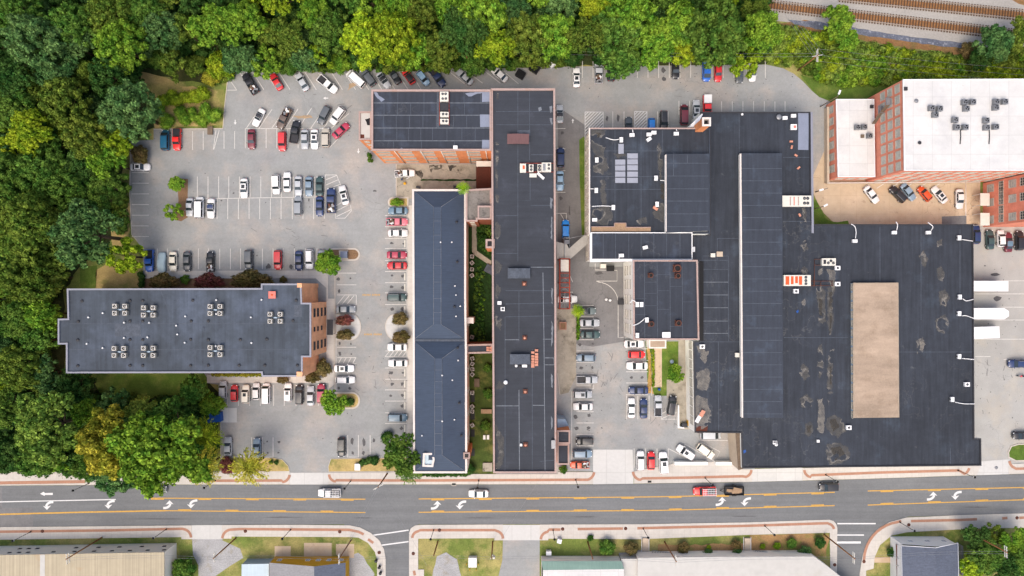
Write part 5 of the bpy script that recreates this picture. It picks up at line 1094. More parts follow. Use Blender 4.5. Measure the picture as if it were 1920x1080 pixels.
row('the slanted woodside row', 'cars parked along the woods', [
 ('junk_pickup','black',469,156,121),('coupe','red',517.5,152.5,121),('sedan','silver',566,153,120),('pickup','white',614,158,-39),('van','white',667,148,139,{'scale':.95}),('suv','dark grey',690,145,127),
 ('coupe','silver',719,150,-54,{'roof':'black'}),('convertible','black',739,141,122,{'roof':'dark grey'}),('hatchback','bright red',766,143,125,{'roof':'black'}),('hatchback','light blue',793,146,-52),('pickup','navy',820,144,-55),('sedan','silver',871,144,139),('sedan','white',936,139,140)])
row('the upright woodside row', 'cars parked along the woods', [
 ('sedan_s','white',1081,145,90),('junk_pickup','silver',1122.5,135,90),('suv','black',1146,133,90),('sedan','black',1267,129,-90),('minivan','blue',1325,133,-90),('sedan','red',1347,134.5,-90),('sedan','dark grey',1387,137,-90),('sedan_s','white',1411,134,-90)])
row('the row above the white block', 'cars parked against the east buildings', [
 ('convertible','dark grey',1179,236,90,{'roof':'black'}),('hatchback','bright blue',1222,237,-90,{}),('suv_r','black',1245,226,-90),('minivan','maroon',1283,215,90),('sedan_s','silver',1306,205,90),('topper_pickup','bright red',1326,200,-90)])
row('the west lot slanted bays', 'cars in the west lot', [
 ('convertible','white',484.5,220,-117,{'roof':'black'}),('junk_pickup2','brown',532.5,222,-117),('suv','dark grey',607.5,216,-118),('suv','white',632.5,217,-127)])
row('the bays below the slanted ones', 'cars in the west lot', [
 ('minivan','teal blue',309.5,262.5,90),('covered_pickup','bright red',331.5,261.5,-90,{'scale':.96}),('sedan','maroon',471,261,-90),('suv','red',529,265,-90),('pickup','black',553,247,80),('sedan','silver',571,261,-90),('sedan_s','white',589.5,261,-90),('suv','beige',610.5,257.5,90),('sedan','crimson',639,244.5,42)])
put_car('sedan_s','white',262,313,0,'alone at the west edge of the lot','cars in the west lot')
row('the upper side of the centre row', 'cars in the west lot', [
 ('sedan_s','white',457,353,-90),('suv','white',517.5,346,-88),('sedan','white',538,341,91),('sedan','silver',559,348.5,-90),('sedan','blue grey',579,349.5,-90),('sedan','dark green',599,349,90),('sedan_s','white',644.5,365.5,104)])
row('lower side of the centre row', 'cars in the west lot', [
 ('coupe','silver',355,388.5,-92),('van','white',374,389.5,89,{'scale':.95}),('convertible','white',395,391,-92,{'roof':'navy','scale':1.06}),('suv','grey',559,385.5,90),('sedan','navy',599,387,-90),('junk_pickup2','navy',621,376,90,{'scale':1.1})])
row('the bottom row of west lot', 'cars in the west lot', [
 ('pickup','blue',280,489,-90,{'scale':.98}),('sedan','cream',324,490.5,-90),('sedan','dark grey',350,490.5,-90),('junk_pickup','black',394,490.5,90,{'scale':.9}),('suv','dark grey',466,487,-90),('suv','red',521,487.5,-90),('sedan','navy',560,489,-90),('suv_r','white',580,486,-90),('sedan','grey',602,487,-90)])
row('the column beside the gabled hall', 'cars beside the gabled hall', [
 ('sedan','steel blue',746,395,180),('junk_pickup','pink red',744.5,416,0,{'scale':.95}),('sedan','white',746,437,0),('sedan','crimson',744,478,0),('sedan','red',744,498,180),('suv_r','dark green',744,557.5,0),('sedan','white',744.5,651,180),('sedan','white',746,681,180),('suv','steel blue',745.5,783,0)], False)
row('the column east of the west office', 'cars beside the west office', [
 ('sedan','grey',648,580,0),('sedan_s','white',645,691,0),('wagon','white',647,712.5,0)], False)
row('the row below the west office', 'cars below the west office', [
 ('suv_r','silver',418,731,90,{'scale':.93}),('hatchback','red',439,737.5,90),('suv_s','cream',460.5,739,90,{'scale':.95}),('hatchback','white',480,734,90),('van','white',499,738,90,{'scale':.9}),('suv_s','white',540,736,90,{'scale':.95}),('suv_r','black',561,740,90),('sedan','silver',582,742.5,90),('suv','crimson',602,738,90)])
row('the bottom bays near the road driveway', 'cars near the road driveway', [
 ('sedan','silver',427,838,90),('sedan','blue grey',481,840,90),('suv_s','black',640,839,-90)])
row('the long mill lane', 'cars in the lane beside the long mill', [
 ('coupe','silver',1049.5,213,90,{'roof':'black'}),('suv','navy',1051,295,90),('sedan','light blue',1050,339,-90),('suv','bright blue',1060.5,429,90,{'scale':.93}),('pickup','silver',1062,455,90,{'scale':.85})], False)
row('the middle lot left column', 'cars in the middle lot', [
 ('sedan','white',1064,561,0),('coupe','grey green',1100.5,583,0,{'roof':'black'}),('sedan','silver',1106,605.5,0),('sedan','dark green',1107,627.5,0),('wagon','blue grey',1098.5,671,180),('pickup','silver',1101,712,0,{'scale':.93}),('suv_s','silver',1092.5,739.5,0,{'scale':.97}),('sedan','white',1093,762.5,180),('suv','black',1096,827.5,180,{'scale':.9}),('suv_r','blue grey',1092,851,0),('junk_pickup','orange red',1087,872,180,{'scale':.85})], False)
row('the middle lot right column', 'cars in the middle lot', [
 ('sedan_s','white',1189,645,0),('hatchback','bright red',1194,665,0),('sedan','white',1194.5,686,180,{'scale':1.08}),('sedan','navy',1197,732,180)], False)
row('the row below the leaf strip', 'cars in the middle lot', [
 ('sedan','white',1184,765,90),('sedan','navy',1207,766,90),('pickup','silver',1234,761,90,{'scale':.93}),('suv_r','black',1260,760,81)])
row('the row above the road pavement', 'cars in the middle lot', [
 ('suv_r','white',1201,864,90),('hatchback','bright red',1221,864,90,{'scale':1.06}),('suv_s','white',1244,868,94,{'scale':1.13})])
put_car('suv_s','white',1285.5,848,146,'slanted in the left bay of the parking court','cars in the parking court',scale=1.02)
put_car('suv','cream',1323,846,-37,'slanted in the right bay of the parking court','cars in the parking court')
put_car('minivan','silver',1332.5,816,0,'tucked under the warehouse roof above the parking court','cars in the parking court')
row('the tan lot by the factory', 'cars in the tan lot', [
 ('sedan','white',1635,365,-53),('suv_r','black',1684,364,135),('sedan','blue grey',1704,360,-52),('hatchback','orange red',1734.5,363,130),('sedan_s','white',1762,365,130),('sedan','white',1800,373,-90)])
row('the row below the factory wing', 'cars under the salmon brick wing', [
 ('wagon','navy',1831,439,90),('sedan','dark green',1857,449,92),('hatchback','white',1877.5,447,92),('sedan','maroon',1891.5,454,90,{'roof':'steel blue'}),('suv','black',1912,451,90)])
put_car('suv_r','navy',1909,682,180,'alone in the loading yard at the right edge','cars in the loading yard')
put_car('suv_r','black',1917,817,180,'at the lower right above the round corner lawn','cars in the loading yard',scale=.95)
# on the road
put_car('rack_pickup','white',617.5,924,180,'driving left on the road below the west driveway',None,name='driving_pickup')
put_car('sedan','white',897,926,180,'driving left on the road below the gabled hall',None,name='driving_car')
put_car('rack_pickup','bright red',1321,921,181,'towing a trailer on the road',None,name='driving_pickup')
put_car('suv','black',1554,913,181,'driving left on the road below the warehouse',None,name='driving_car')
put_car('sedan','dark grey',294,918,0,'mostly hidden under the big tree over the road',None,name='driving_car')
# covered car
t = thing('covered_car', 'car under a fitted blue grey cloth cover, in the bottom row of west lot', 'covered car', W(303,492,.9)*Vector((1,1,0)) if False else tuple(W(303,492,.9)[:2])+(.045,))
st = [(2.4,.55,.7,.1),(2.3,.75,.82,.05),(1.9,.9,.95,.03),(1.0,.97,1.05,.02),(.3,.97,1.42,.02),(-1.0,.97,1.46,.02),(-1.8,.95,1.12,.02),(-2.2,.85,1.02,.03),(-2.4,.6,.8,.1)]
mb = loft([(x,w,z,b) for x,w,z,b in st]); mb.v = [(-y+WL[t.name].x, x+WL[t.name].y, z+.045) for x,y,z in mb.v]; mb.build('cloth_cover', M['cloth'], t, color=(.33,.43,.48,1))
for y in (1.4,-1.4):
    for s_ in (1,-1):
        c = WL[t.name]; mb = MB(); mb.tube((c.x+s_*.82-.1,c.y+y,.375),(c.x+s_*.82+.1,c.y+y,.375),.33,n=12); mb.build('wheel', M['tyre'], t)
sp_ = put_car("junk_pickup","white",759,325,3,"with its door open in the stained loading yard",None,scale=.88,name="service_pickup")
for k in list(PROTO.values()): kill(k)
# trailer behind the red pickup
def at(o, v): return v
c = W(1376,919.5,.6); t = thing('utility_trailer', 'black sided trailer loaded with tan boards behind the red pickup', 'trailer', (c.x,c.y,0))
mb = MB(); mb.box(c.x-2.3,c.y-1.05,.45,c.x+2.3,c.y+1.05,.6); mb.build('deck', M['metal_dark'], t)
for nm, b in (('side_board',(c.x-2.3,c.y+.98,.6,c.x+2.3,c.y+1.05,1.15)),('side_board',(c.x-2.3,c.y-1.05,.6,c.x+2.3,c.y-.98,1.15)),('end_board',(c.x+2.23,c.y-.98,.6,c.x+2.3,c.y+.98,1.15)),('end_board',(c.x-2.3,c.y-.98,.6,c.x-2.23,c.y+.98,1.15))):
    mb = MB(); mb.box(b[0],b[1],b[2],b[3],b[4],b[5]); mb.build(nm, M['black'], t)
mb = MB(); mb.tube((c.x-2.3,c.y+.5,.5),(c.x-3.4,c.y,.5),.06); mb.tube((c.x-2.3,c.y-.5,.5),(c.x-3.4,c.y,.5),.06); mb.build('drawbar', M['black'], t)
for s_ in (1,-1):
    mb = MB(); mb.tube((c.x,c.y+s_*1.08,.38),(c.x,c.y+s_*1.3,.38),.38,n=14); mb.build('wheel', M['tyre'], t)
    mb = MB(); mb.box(c.x-.55,c.y+s_*1.06,.78,c.x+.55,c.y+s_*1.34,.83); mb.build('mudguard', M['black'], t)
mb = MB(); rr = random.Random(2)
for k in range(9):
    a = rr.uniform(-.3,.3); mb.obox((c.x+rr.uniform(-.9,1.0),c.y+rr.uniform(-.5,.5)),(math.cos(a),math.sin(a)),rr.uniform(1.2,2.4),rr.uniform(.3,.8),.62+k*.05,.66+k*.05)
tag(mb.build('board_stack', M['plank']), 'tan boards and sheets piled in the black trailer on the road', 'boards')
# semi trailers, rounded trailer, box truck in the loading yard
def box_trailer(name, label, x0, y0, x1, y1, h, cab=False, nose=0, rot=0):
    a, b = W(x0,y0,h), W(x1,y1,h); cx, cy = (a.x+b.x)/2, (a.y+b.y)/2; Lh, wh = (b.x-a.x)/2, (a.y-b.y)/2
    t = thing(name, label, 'trailer' if not cab else 'truck', (cx,cy,0), 'white trailers backed up to the warehouse')
    P = [(-Lh,-wh),(Lh-nose,-wh)] + ([(Lh,-wh*.45),(Lh,wh*.45)] if nose else []) + [(Lh-nose,wh),(-Lh,wh)]
    ca, sa = math.cos(R(rot)), math.sin(R(rot)); rp = lambda p: (cx+p[0]*ca-p[1]*sa, cy+p[0]*sa+p[1]*ca); P = [rp(p) for p in P]
    mb = MB(); mb.walls(P, 1.1, h-.04); mb.build('box_wall', M['metal_white'], t); mb = MB(); mb.prism(offset_poly(P,-.03), h-.05, h); mb.build('box_roof', M['metal_white'], t)
    mb = MB(); q = [rp(p) for p in ((-Lh+.2,-wh*.6),(Lh-.6,-wh*.6),(Lh-.6,wh*.6),(-Lh+.2,wh*.6))]; mb.prism(q, .8, 1.1); mb.build('chassis', M['metal_dark'], t)
    for x in (-Lh+1.0, -Lh+2.1) + ((Lh-.8,) if cab else ()):
        for s_ in (1,-1):
            p = rp((x, s_*(wh-.25))); mb = MB(); mb.tube((p[0],p[1]-.2,.5),(p[0],p[1]+.2,.5),.5,n=14); mb.build('wheel', M['tyre'], t)
    if cab:
        st_ = [(Lh+1.3,wh*.7,1.5,.5),(Lh+1.1,wh*.85,1.7,.4),(Lh+.05,wh*.9,2.3,.4)]
        mb = loft(st_); mb.v = [(*rp((v[0],v[1])), v[2]) for v in mb.v]; mb.build('cab', M['metal_white'], t)
        mb = MB(); q = [(Lh+1.12,-wh*.7,1.78),(Lh+1.12,wh*.7,1.78),(Lh+.5,wh*.7,2.12),(Lh+.5,-wh*.7,2.12)]; mb.add([(*rp((v[0],v[1])), v[2]+.05) for v in q], [(0,1,2,3)]); mb.build('windshield', M['glass'], t)
    else:
        for s_ in (1,-1):
            p = rp((Lh-2.2, s_*wh*.5)); mb = MB(); mb.box(p[0]-.06,p[1]-.06,0.03,p[0]+.06,p[1]+.06,.85); mb.build('landing_leg', M['metal_grey'], t)
    return t
box_trailer('semi_trailer', 'uppermost white box trailer backed up to the warehouse, square at both ends', 1824,527,1890.5,546,4.0)
box_trailer('semi_trailer', 'middle white trailer with a tapered nose in the loading yard', 1824,578,1891.5,598.5,4.0, nose=1.1)
box_trailer('box_truck', 'lowest white box truck, slightly turned, with a small cab', 1824,613,1874,634.5,3.6, cab=True, rot=2)
# dark motorbike at the right edge
c = W(1914,705,.4); t = thing('motorcycle', 'small black motorcycle with a red tank at the right edge of the loading yard', 'motorcycle', (c.x,c.y,0))
for dx in (-.7,.7):
    mb = MB(); mb.tube((c.x+dx,c.y-.07,.32),(c.x+dx,c.y+.07,.32),.32,n=14); mb.build('wheel', M['tyre'], t)
mb = MB(); mb.path([(c.x-.7,c.y,.35),(c.x-.2,c.y,.7),(c.x+.3,c.y,.65),(c.x+.7,c.y,.35)],.07); mb.build('frame', M['black'], t)
mb = loft([(c.x-.05,.14,.95,.65),(c.x-.15,.22,1.0,.62),(c.x-.45,.18,.95,.65),(c.x-.55,.08,.85,.68)]); mb.v=[(x,y+c.y,z) for x,y,z in mb.v]; mb.build('tank', M['paint'], t, color=(.6,.04,.06,1))
mb = MB(); mb.box(c.x+.0,c.y-.15,.78,c.x+.65,c.y+.15,.88); mb.build('seat', M['black'], t)
mb = MB(); mb.path([(c.x-.5,c.y-.35,1.05),(c.x-.55,c.y,1.0),(c.x-.5,c.y+.35,1.05)],.03); mb.path([(c.x-.55,c.y,1.0),(c.x-.7,c.y,.35)],.035); mb.build('handlebar', M['metal_grey'], t)
# white pickup at the loading yard with an open door
t0 = None
# ------------------------------------------------------------ vegetation
def fast_mesh(name, V, F4, mats):
    me = bpy.data.meshes.new(name); nv, nf = len(V), len(F4)
    me.vertices.add(nv); me.vertices.foreach_set('co', V.astype(np.float32).ravel())
    me.loops.add(nf*4); me.loops.foreach_set('vertex_index', F4.astype(np.int32).ravel())
    me.polygons.add(nf); me.polygons.foreach_set('loop_start', np.arange(0, nf*4, 4, dtype=np.int32)); me.polygons.foreach_set('loop_total', np.full(nf, 4, dtype=np.int32))
    me.update(calc_edges=True)
    for m in mats: me.materials.append(m)
    return me
def leafy(lobes, leaf=.42, dens=34, up_bias=-.35, elong=1.0, core=.80, rg=None, droop=None):
    """lobes: array (n,4) centre + radius; returns V,F of leaf quads over lobe shells + lumpy cores"""
    rg = rg or rng; lobes = np.array(lobes, float); Vs = []; base = 0
    for cx, cy, cz, r in lobes:
        n = int(dens*r*r*4*1.0)+10
        d = rg.normal(size=(n, 3)); d /= np.linalg.norm(d, axis=1)[:, None]; d = d[d[:, 2] > up_bias]
        p = np.array([cx, cy, cz]) + d*r*rg.uniform(.78, 1.16, (len(d), 1))
        if len(lobes) > 1:
            dist = np.linalg.norm(p[:, None, :]-lobes[None, :, :3], axis=2)/lobes[None, :, 3]
            keep = (dist < .72).sum(1) == 0; p = p[keep]; d = d[keep]
        nn = d+rg.normal(size=d.shape)*.55; nn /= np.linalg.norm(nn, axis=1)[:, None]
        a = rg.normal(size=d.shape); u = np.cross(nn, a); u /= np.linalg.norm(u, axis=1)[:, None]; v = np.cross(nn, u)
        s_ = leaf*rg.uniform(.6, 1.35, (len(d), 1))/2
        Vs.append(np.stack([p-u*s_*elong-v*s_*.5, p+u*s_*.2-v*s_*.8, p+u*s_*elong+v*s_*.2, p-u*s_*.1+v*s_*.85], axis=1).reshape(-1, 3))
        # core
        if core > 0:
            rows, cols = 5, 8; G = []
            for i in range(rows+1):
                th = math.pi*i/rows
                for j in range(cols):
                    ph = 2*math.pi*j/cols; k = r*core*rg.uniform(.86, 1.08)
                    G.append((cx+k*math.sin(th)*math.cos(ph), cy+k*math.sin(th)*math.sin(ph), cz+k*math.cos(th)))
            G = np.array(G).reshape(rows+1, cols, 3); Q = []
            for i in range(rows):
                for j in range(cols): Q += [G[i, j], G[i+1, j], G[i+1, (j+1) % cols], G[i, (j+1) % cols]]
            Vs.append(np.array(Q))
    V = np.concatenate(Vs); F = np.arange(len(V)).reshape(-1, 4)
    return V, F
def crown_lobes(Rr, Hh, kind, rg):
    L = []
    if kind == 'round':         # broad cauliflower crown
        n = 46
        for i in range(n):
            f = math.sqrt((i+.5)/n); a = i*2.399963+rg.uniform(-.25, .25); rad = Rr*f*.86*rg.uniform(.88, 1.10)
            z = Hh*math.sqrt(max(0, 1-(f*.93)**2))*rg.uniform(.72, 1.12); L.append((rad*math.cos(a), rad*math.sin(a), z, Rr*rg.uniform(.14, .25)*(1.15-.3*f)))
    elif kind == 'bigr':
        n = 105
        for i in range(n):
            f = math.sqrt((i+.5)/n); a = i*2.399963+rg.uniform(-.3, .3); rad = Rr*f*.9*rg.uniform(.85, 1.10); bump = 1+.16*math.sin(3.1*a+rad)*math.cos(1.7*rad+a)
            z = Hh*math.sqrt(max(0, 1-(f*.93)**2))*rg.uniform(.74, 1.08)*bump; L.append((rad*math.cos(a), rad*math.sin(a), z, Rr*rg.uniform(.085, .155)))
    elif kind == 'bigl':
        m = 11
        for b in range(m):
            a0 = b*2.399+rg.uniform(-.3, .3); rr_ = Rr*.76*math.sqrt(b/m)*rg.uniform(.9, 1.1); cx, cy = rr_*math.cos(a0), rr_*math.sin(a0); br = Rr*rg.uniform(.24, .34); bz = Hh*(.85-.5*(rr_/Rr)**2)*rg.uniform(.72, 1.0)
            for i in range(12):
                f = math.sqrt((i+.5)/12); a = i*2.4+b; L.append((cx+br*f*math.cos(a), cy+br*f*math.sin(a), bz+br*.9*math.sqrt(1-f*f*.9)*rg.uniform(.8, 1.2), Rr*rg.uniform(.065, .12)))
    elif kind == 'lobed':       # a few big boughs, each made of small clumps
        m = 7
        for b in range(m):
            a0 = b*2*math.pi/m+rg.uniform(-.3, .3); rr_ = Rr*(0 if b == 0 else rg.uniform(.48, .66)); cx, cy = rr_*math.cos(a0), rr_*math.sin(a0); br = Rr*rg.uniform(.34, .46); bz = Hh*(.75 if b == 0 else rg.uniform(.35, .7))
            for i in range(11):
                f = math.sqrt((i+.5)/11); a = i*2.4+b; L.append((cx+br*f*math.cos(a), cy+br*f*math.sin(a), bz+br*.8*math.sqrt(1-f*f*.9)*rg.uniform(.8, 1.15), Rr*rg.uniform(.10, .17)))
    elif kind == 'open':        # looser, with gaps
        for i in range(30):
            f = math.sqrt(rg.uniform(.02, 1)); a = rg.uniform(0, 6.283); rad = Rr*f*.9
            L.append((rad*math.cos(a), rad*math.sin(a), Hh*math.sqrt(max(.05, 1-f*f))*rg.uniform(.55, 1.15), Rr*rg.uniform(.11, .21)))
    elif kind == 'shrub':
        for i in range(14):
            f = math.sqrt((i+.5)/14); a = i*2.4+rg.uniform(-.3, .3); rad = Rr*f*.72; L.append((rad*math.cos(a), rad*math.sin(a), Hh*(.35+.5*math.sqrt(1-f*f*.95))*rg.uniform(.9, 1.1), Rr*rg.uniform(.24, .36)))
    return L
def tree_proto(kind, seed, Rr=5.0, Hh=4.2, trunk=6.0, leaf=.46, dens=30, elong=1.2):
    rg = np.random.default_rng(seed)
    if kind == 'frond':
        Vs = []
        for b in range(46):
            a = b*2.399; el = rg.uniform(.15, 1.2); Lb = Rr*rg.uniform(.75, 1.1)
            for k in range(30):
                t_ = (k+1)/30; rad = Lb*t_*math.cos(el*(1-t_*.5)); z = Hh*.62+Lb*.62*math.sin(el)*math.sin(t_*2.2)-t_*t_*1.2
                c = np.array([rad*math.cos(a+rg.uniform(-.05,.05)), rad*math.sin(a+rg.uniform(-.05,.05)), z])
                for _ in range(2):
                    p = c+rg.normal(size=3)*.16; dr = np.array([math.cos(a+rg.uniform(-.7,.7)), math.sin(a+rg.uniform(-.7,.7)), rg.uniform(-.3,.2)]); sd_ = np.cross(dr, [0,0,1])+rg.normal(size=3)*.3; sd_ /= np.linalg.norm(sd_)
                    Vs += [p, p+dr*.28+sd_*.09, p+dr*.62, p+dr*.28-sd_*.09]
        V = np.array(Vs); F = np.arange(len(V)).reshape(-1, 4)
        V2, F2 = leafy([(0,0,Hh*.5,Rr*.42)], leaf*.8, dens*.6, rg=rg); F = np.concatenate([F, F2+len(V)]); V = np.concatenate([V, V2])
    else:
        V, F = leafy(crown_lobes(Rr, Hh, kind, rg), leaf, dens, elong=elong, rg=rg)
    V = V+np.array([0, 0, trunk*.72])
    root = thing('tree', None, None, (0,0,0))
    me = fast_mesh('crown', V, F, [M['leaf']]); c = bpy.data.objects.new('crown', me); COL.objects.link(c); adopt(c, root)
    mb = MB(); mb.tube((0,0,0),(0,0,trunk), Rr*.06, Rr*.035, 8)
    for i in range(5):
        a = i*1.26; mb.tube((0,0,trunk*.75),(Rr*.5*math.cos(a),Rr*.5*math.sin(a),trunk*.72+Hh*.5), Rr*.028, Rr*.01, 6)
    mb.build('trunk', M['bark'], root, loc=(0,0,0))
    return root
TP = {}
for i in range(3): TP['round%d' % i] = tree_proto('round', 20+i)
for i in range(3): TP['lobed%d' % i] = tree_proto('lobed', 40+i, leaf=.42)
for i in range(2): TP['open%d' % i] = tree_proto('open', 60+i, leaf=.50, dens=34)
for i in range(2): TP['bigr%d' % i] = tree_proto('bigr', 100+i, leaf=.30, dens=60); TP['bigl%d' % i] = tree_proto('bigl', 110+i, leaf=.28, dens=66)
TP['fine0'] = tree_proto('round', 71, leaf=.32, dens=46); TP['fine1'] = tree_proto('lobed', 73, leaf=.30, dens=52)
TP['frond0'] = tree_proto('frond', 81); TP['frond1'] = tree_proto('frond', 83)
TP['shrub0'] = tree_proto('shrub', 91, 5, 4.5, .8, leaf=.5, dens=26); TP['shrub1'] = tree_proto('shrub', 93, 5, 4.5, .8, leaf=.5, dens=26)
TOPH = {'bigr': 9.0, 'bigl': 9.0, 'round': 9.0, 'lobed': 9.0, 'open': 8.6, 'fine': 9.0, 'frond': 8, 'shrub': 4.3}
G1 = {'light green': (.125,.185,.032), 'bright green': (.115,.205,.022), 'mid green': (.068,.130,.022), 'dark green': (.036,.080,.018), 'bluish green': (.062,.125,.038), 'yellow green': (.165,.230,.016), 'olive green': (.088,.130,.020), 'golden green': (.215,.215,.024), 'dull purple green': (.150,.055,.045), 'rusty green': (.115,.090,.035), 'lime yellow': (.20,.29,.018)}
used_labels = set()
def put_tree(kind, x, y, r, color, label, group=None, cat=None, name=None, sq=1.0, zs=1.0, rot=None):
    if r > 36 and kind[:-1] in ('round','lobed','fine','open'): kind = {'r':'bigr','l':'bigl','f':'bigr','o':'bigl'}[kind[0]]+str((int(x)+int(y)) % 2)
    c = copy_tree(TP[kind]); base = kind[:-1]; s_ = r*S/5.0
    c.name = name or ('shrub' if base == 'shrub' else 'tree')
    h = TOPH[base]*s_*zs*.75; p = W(x, y, h); c.location = (p.x, p.y, 0)
    c.rotation_euler = (0,0,random.uniform(0,6.28) if rot is None else rot); c.scale = (s_, s_*sq, s_*zs)
    col = G1[color]; j = random.uniform(1.28,1.58)
    for ch in kids(c):
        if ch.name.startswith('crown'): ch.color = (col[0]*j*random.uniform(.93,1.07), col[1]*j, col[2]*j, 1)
    tag(c, label, cat or ('shrub' if base == 'shrub' else 'tree'), group)
    WL[c.name] = Vector(c.location); return c
WOOD = []     # (kind, x, y, r, color) chosen by eye from the photograph; the rest are filled in
big = [('lobed0',92,800,70,'light green'),('fine0',207,832,64,'golden green'),('lobed1',302,841,80,'bright green'),('round0',213,884,46,'bluish green'),('lobed2',318,800,50,'mid green'),('fine1',168,872,32,'mid green'),('round1',66,856,40,'mid green'),('lobed2',346,856,38,'mid green'),('round2',20,850,40,'dark green'),
 ('round1',240,205,54,'bluish green'),('lobed1',162,440,62,'bluish green'),('lobed0',50,430,66,'olive green'),('round0',45,520,52,'olive green'),('open0',232,480,33,'yellow green'),('fine0',165,255,46,'olive green'),('round2',118,190,50,'olive green'),('lobed2',110,150,44,'bluish green'),
 ('round0',60,75,52,'bluish green'),('lobed0',140,85,42,'bluish green'),('fine1',225,85,46,'bright green'),('round1',305,55,44,'bluish green'),('open1',350,60,34,'olive green'),('lobed2',408,50,52,'bright green'),('fine0',455,40,40,'bright green'),('round0',448,108,32,'bluish green'),
 ('open0',498,115,30,'bright green'),('shrub1',537,122,26,'mid green'),('lobed1',540,70,38,'olive green'),('round2',572,110,30,'bluish green'),('open1',598,105,28,'yellow green'),('round1',620,60,42,'mid green'),('shrub0',640,118,22,'bright green'),('lobed0',686,75,48,'lime yellow'),('fine1',738,70,50,'yellow green'),('round2',776,95,36,'bright green'),
 ('fine0',822,95,40,'olive green'),('shrub0',412,125,28,'yellow green'),('shrub1',395,146,18,'golden green'),('lobed2',870,60,46,'dark green'),('shrub1',890,120,28,'mid green'),('lobed1',930,90,42,'yellow green'),('fine0',985,70,48,'olive green'),('round0',1040,65,46,'bright green'),('lobed0',1100,70,42,'olive green'),
 ('fine1',1160,60,52,'mid green'),('lobed2',1165,115,36,'mid green'),('round1',1225,90,38,'bright green'),('lobed1',1265,55,50,'bright green'),('fine0',1290,95,36,'yellow green'),('round2',1345,60,58,'mid green'),('open0',1396,108,32,'yellow green'),('lobed0',1425,60,40,'bright green'),('round1',1180,28,52,'bright green'),('fine1',900,25,56,'bright green'),
 ('lobed1',60,250,44,'yellow green'),('round2',75,325,50,'mid green'),('open1',100,270,36,'mid green'),('fine0',120,350,44,'mid green'),('lobed2',205,305,36,'bright green'),('round0',200,350,40,'mid green'),('shrub1',262,290,20,'rusty green'),('fine1',216,268,36,'yellow green'),('round1',80,590,36,'bright green'),('lobed0',40,600,42,'mid green'),('round2',75,640,34,'mid green'),
 ('fine0',40,690,44,'olive green'),('lobed1',95,700,34,'bluish green'),('round0',138,725,38,'dark green'),('open0',215,760,30,'bluish green'),('round1',362,728,28,'mid green'),('shrub0',398,758,26,'bright green'),('frond0',388,872,34,'golden green'),('frond1',474,872,34,'golden green'),('frond0',392,815,28,'yellow green'),
 ('round2',130,50,46,'mid green'),('lobed0',20,140,46,'dark green'),('round0',28,20,50,'mid green'),('open1',330,120,30,'olive green'),('shrub0',300,110,24,'mid green'),('shrub1',365,125,24,'olive green'),('round1',30,200,48,'mid green'),('lobed2',270,20,44,'mid green'),('fine0',210,20,46,'olive green'),('lobed1',10,760,44,'mid green'),('fine1',15,330,44,'mid green')]
for b in big: WOOD.append(b)
def inpoly(x, y, P):
    c = False; j = len(P)-1
    for i in range(len(P)):
        if (P[i][1] > y) != (P[j][1] > y) and x < (P[j][0]-P[i][0])*(y-P[i][1])/(P[j][1]-P[i][1])+P[i][0]: c = not c
        j = i
    return c
REG = [[(-40,-50),(1440,-50),(1445,95),(1300,100),(1240,105),(1080,98),(1000,100),(880,108),(640,108),(470,108),(400,110),(330,125),(255,120),(240,170),(262,210),(250,245),(220,290),(200,340),(200,440),(150,470),(125,520),(95,560),(95,700),(180,745),(220,765),(345,760),(385,790),(380,850),(330,872),(-40,880)]]
rr = random.Random(33); cols = ['dark green','mid green','light green','bluish green','bright green','olive green','yellow green','dark green']
tries = 0
while tries < 9000 and len(WOOD) < 222:
    tries += 1; x, y = rr.uniform(-35,1440), rr.uniform(-45,880)
    if not inpoly(x, y, REG[0]): continue
    r_ = rr.uniform(24,42)
    if all((x-b[1])**2+(y-b[2])**2 > ((r_+b[3])*.60)**2 for b in WOOD):
        WOOD.append((rr.choice(['round0','round1','round2','lobed0','lobed1','lobed2','open0','open1','fine0','fine1']), x, y, r_, rr.choice(cols)))
# labels from where each tree stands: bands of the wood, counted from the left
def place_wood():
    bands = {}
    for b in WOOD:
        x, y = b[1], b[2]
        if x > 375 and y < 200: k = 'north wood', int((y+50)//45)
        elif y < 560: k = 'west wood', int((y+50)//50)
        else: k = 'south west wood', int((y-560)//50)
        bands.setdefault(k, []).append(b)
    names = {}
    for wood in ('north wood','west wood','south west wood'):
        ks = sorted(k for k in bands if k[0] == wood)
        for n, k in enumerate(ks):
            bl = sorted(bands[k], key=lambda b: b[1])
            for i, b in enumerate(bl):
                size = 'big ' if b[3] > 48 else ('small ' if b[3] < 29 else '')
                kind = {'lobed':'lumpy','round':'round','open':'loose','fine':'dense','frond':'feathery','shrub':'bushy'}[b[0][:-1]]
                lab = '%s%s %s tree, %s from left in %s band down of %s' % (size, b[4], kind, ordn(i+1), ordn(n+1), wood)
                w_ = lab.split()
                big_z = 1.15 if b[0].startswith('frond') else 1.25
                put_tree(b[0], b[1], b[2], b[3], b[4], ' '.join(w_), 'trees of the '+wood, cat='tree', name='tree', sq=rr.uniform(.84,1.14), zs=rr.uniform(1.1,1.5) if not b[0].startswith('shrub') else 1.0)
place_wood()
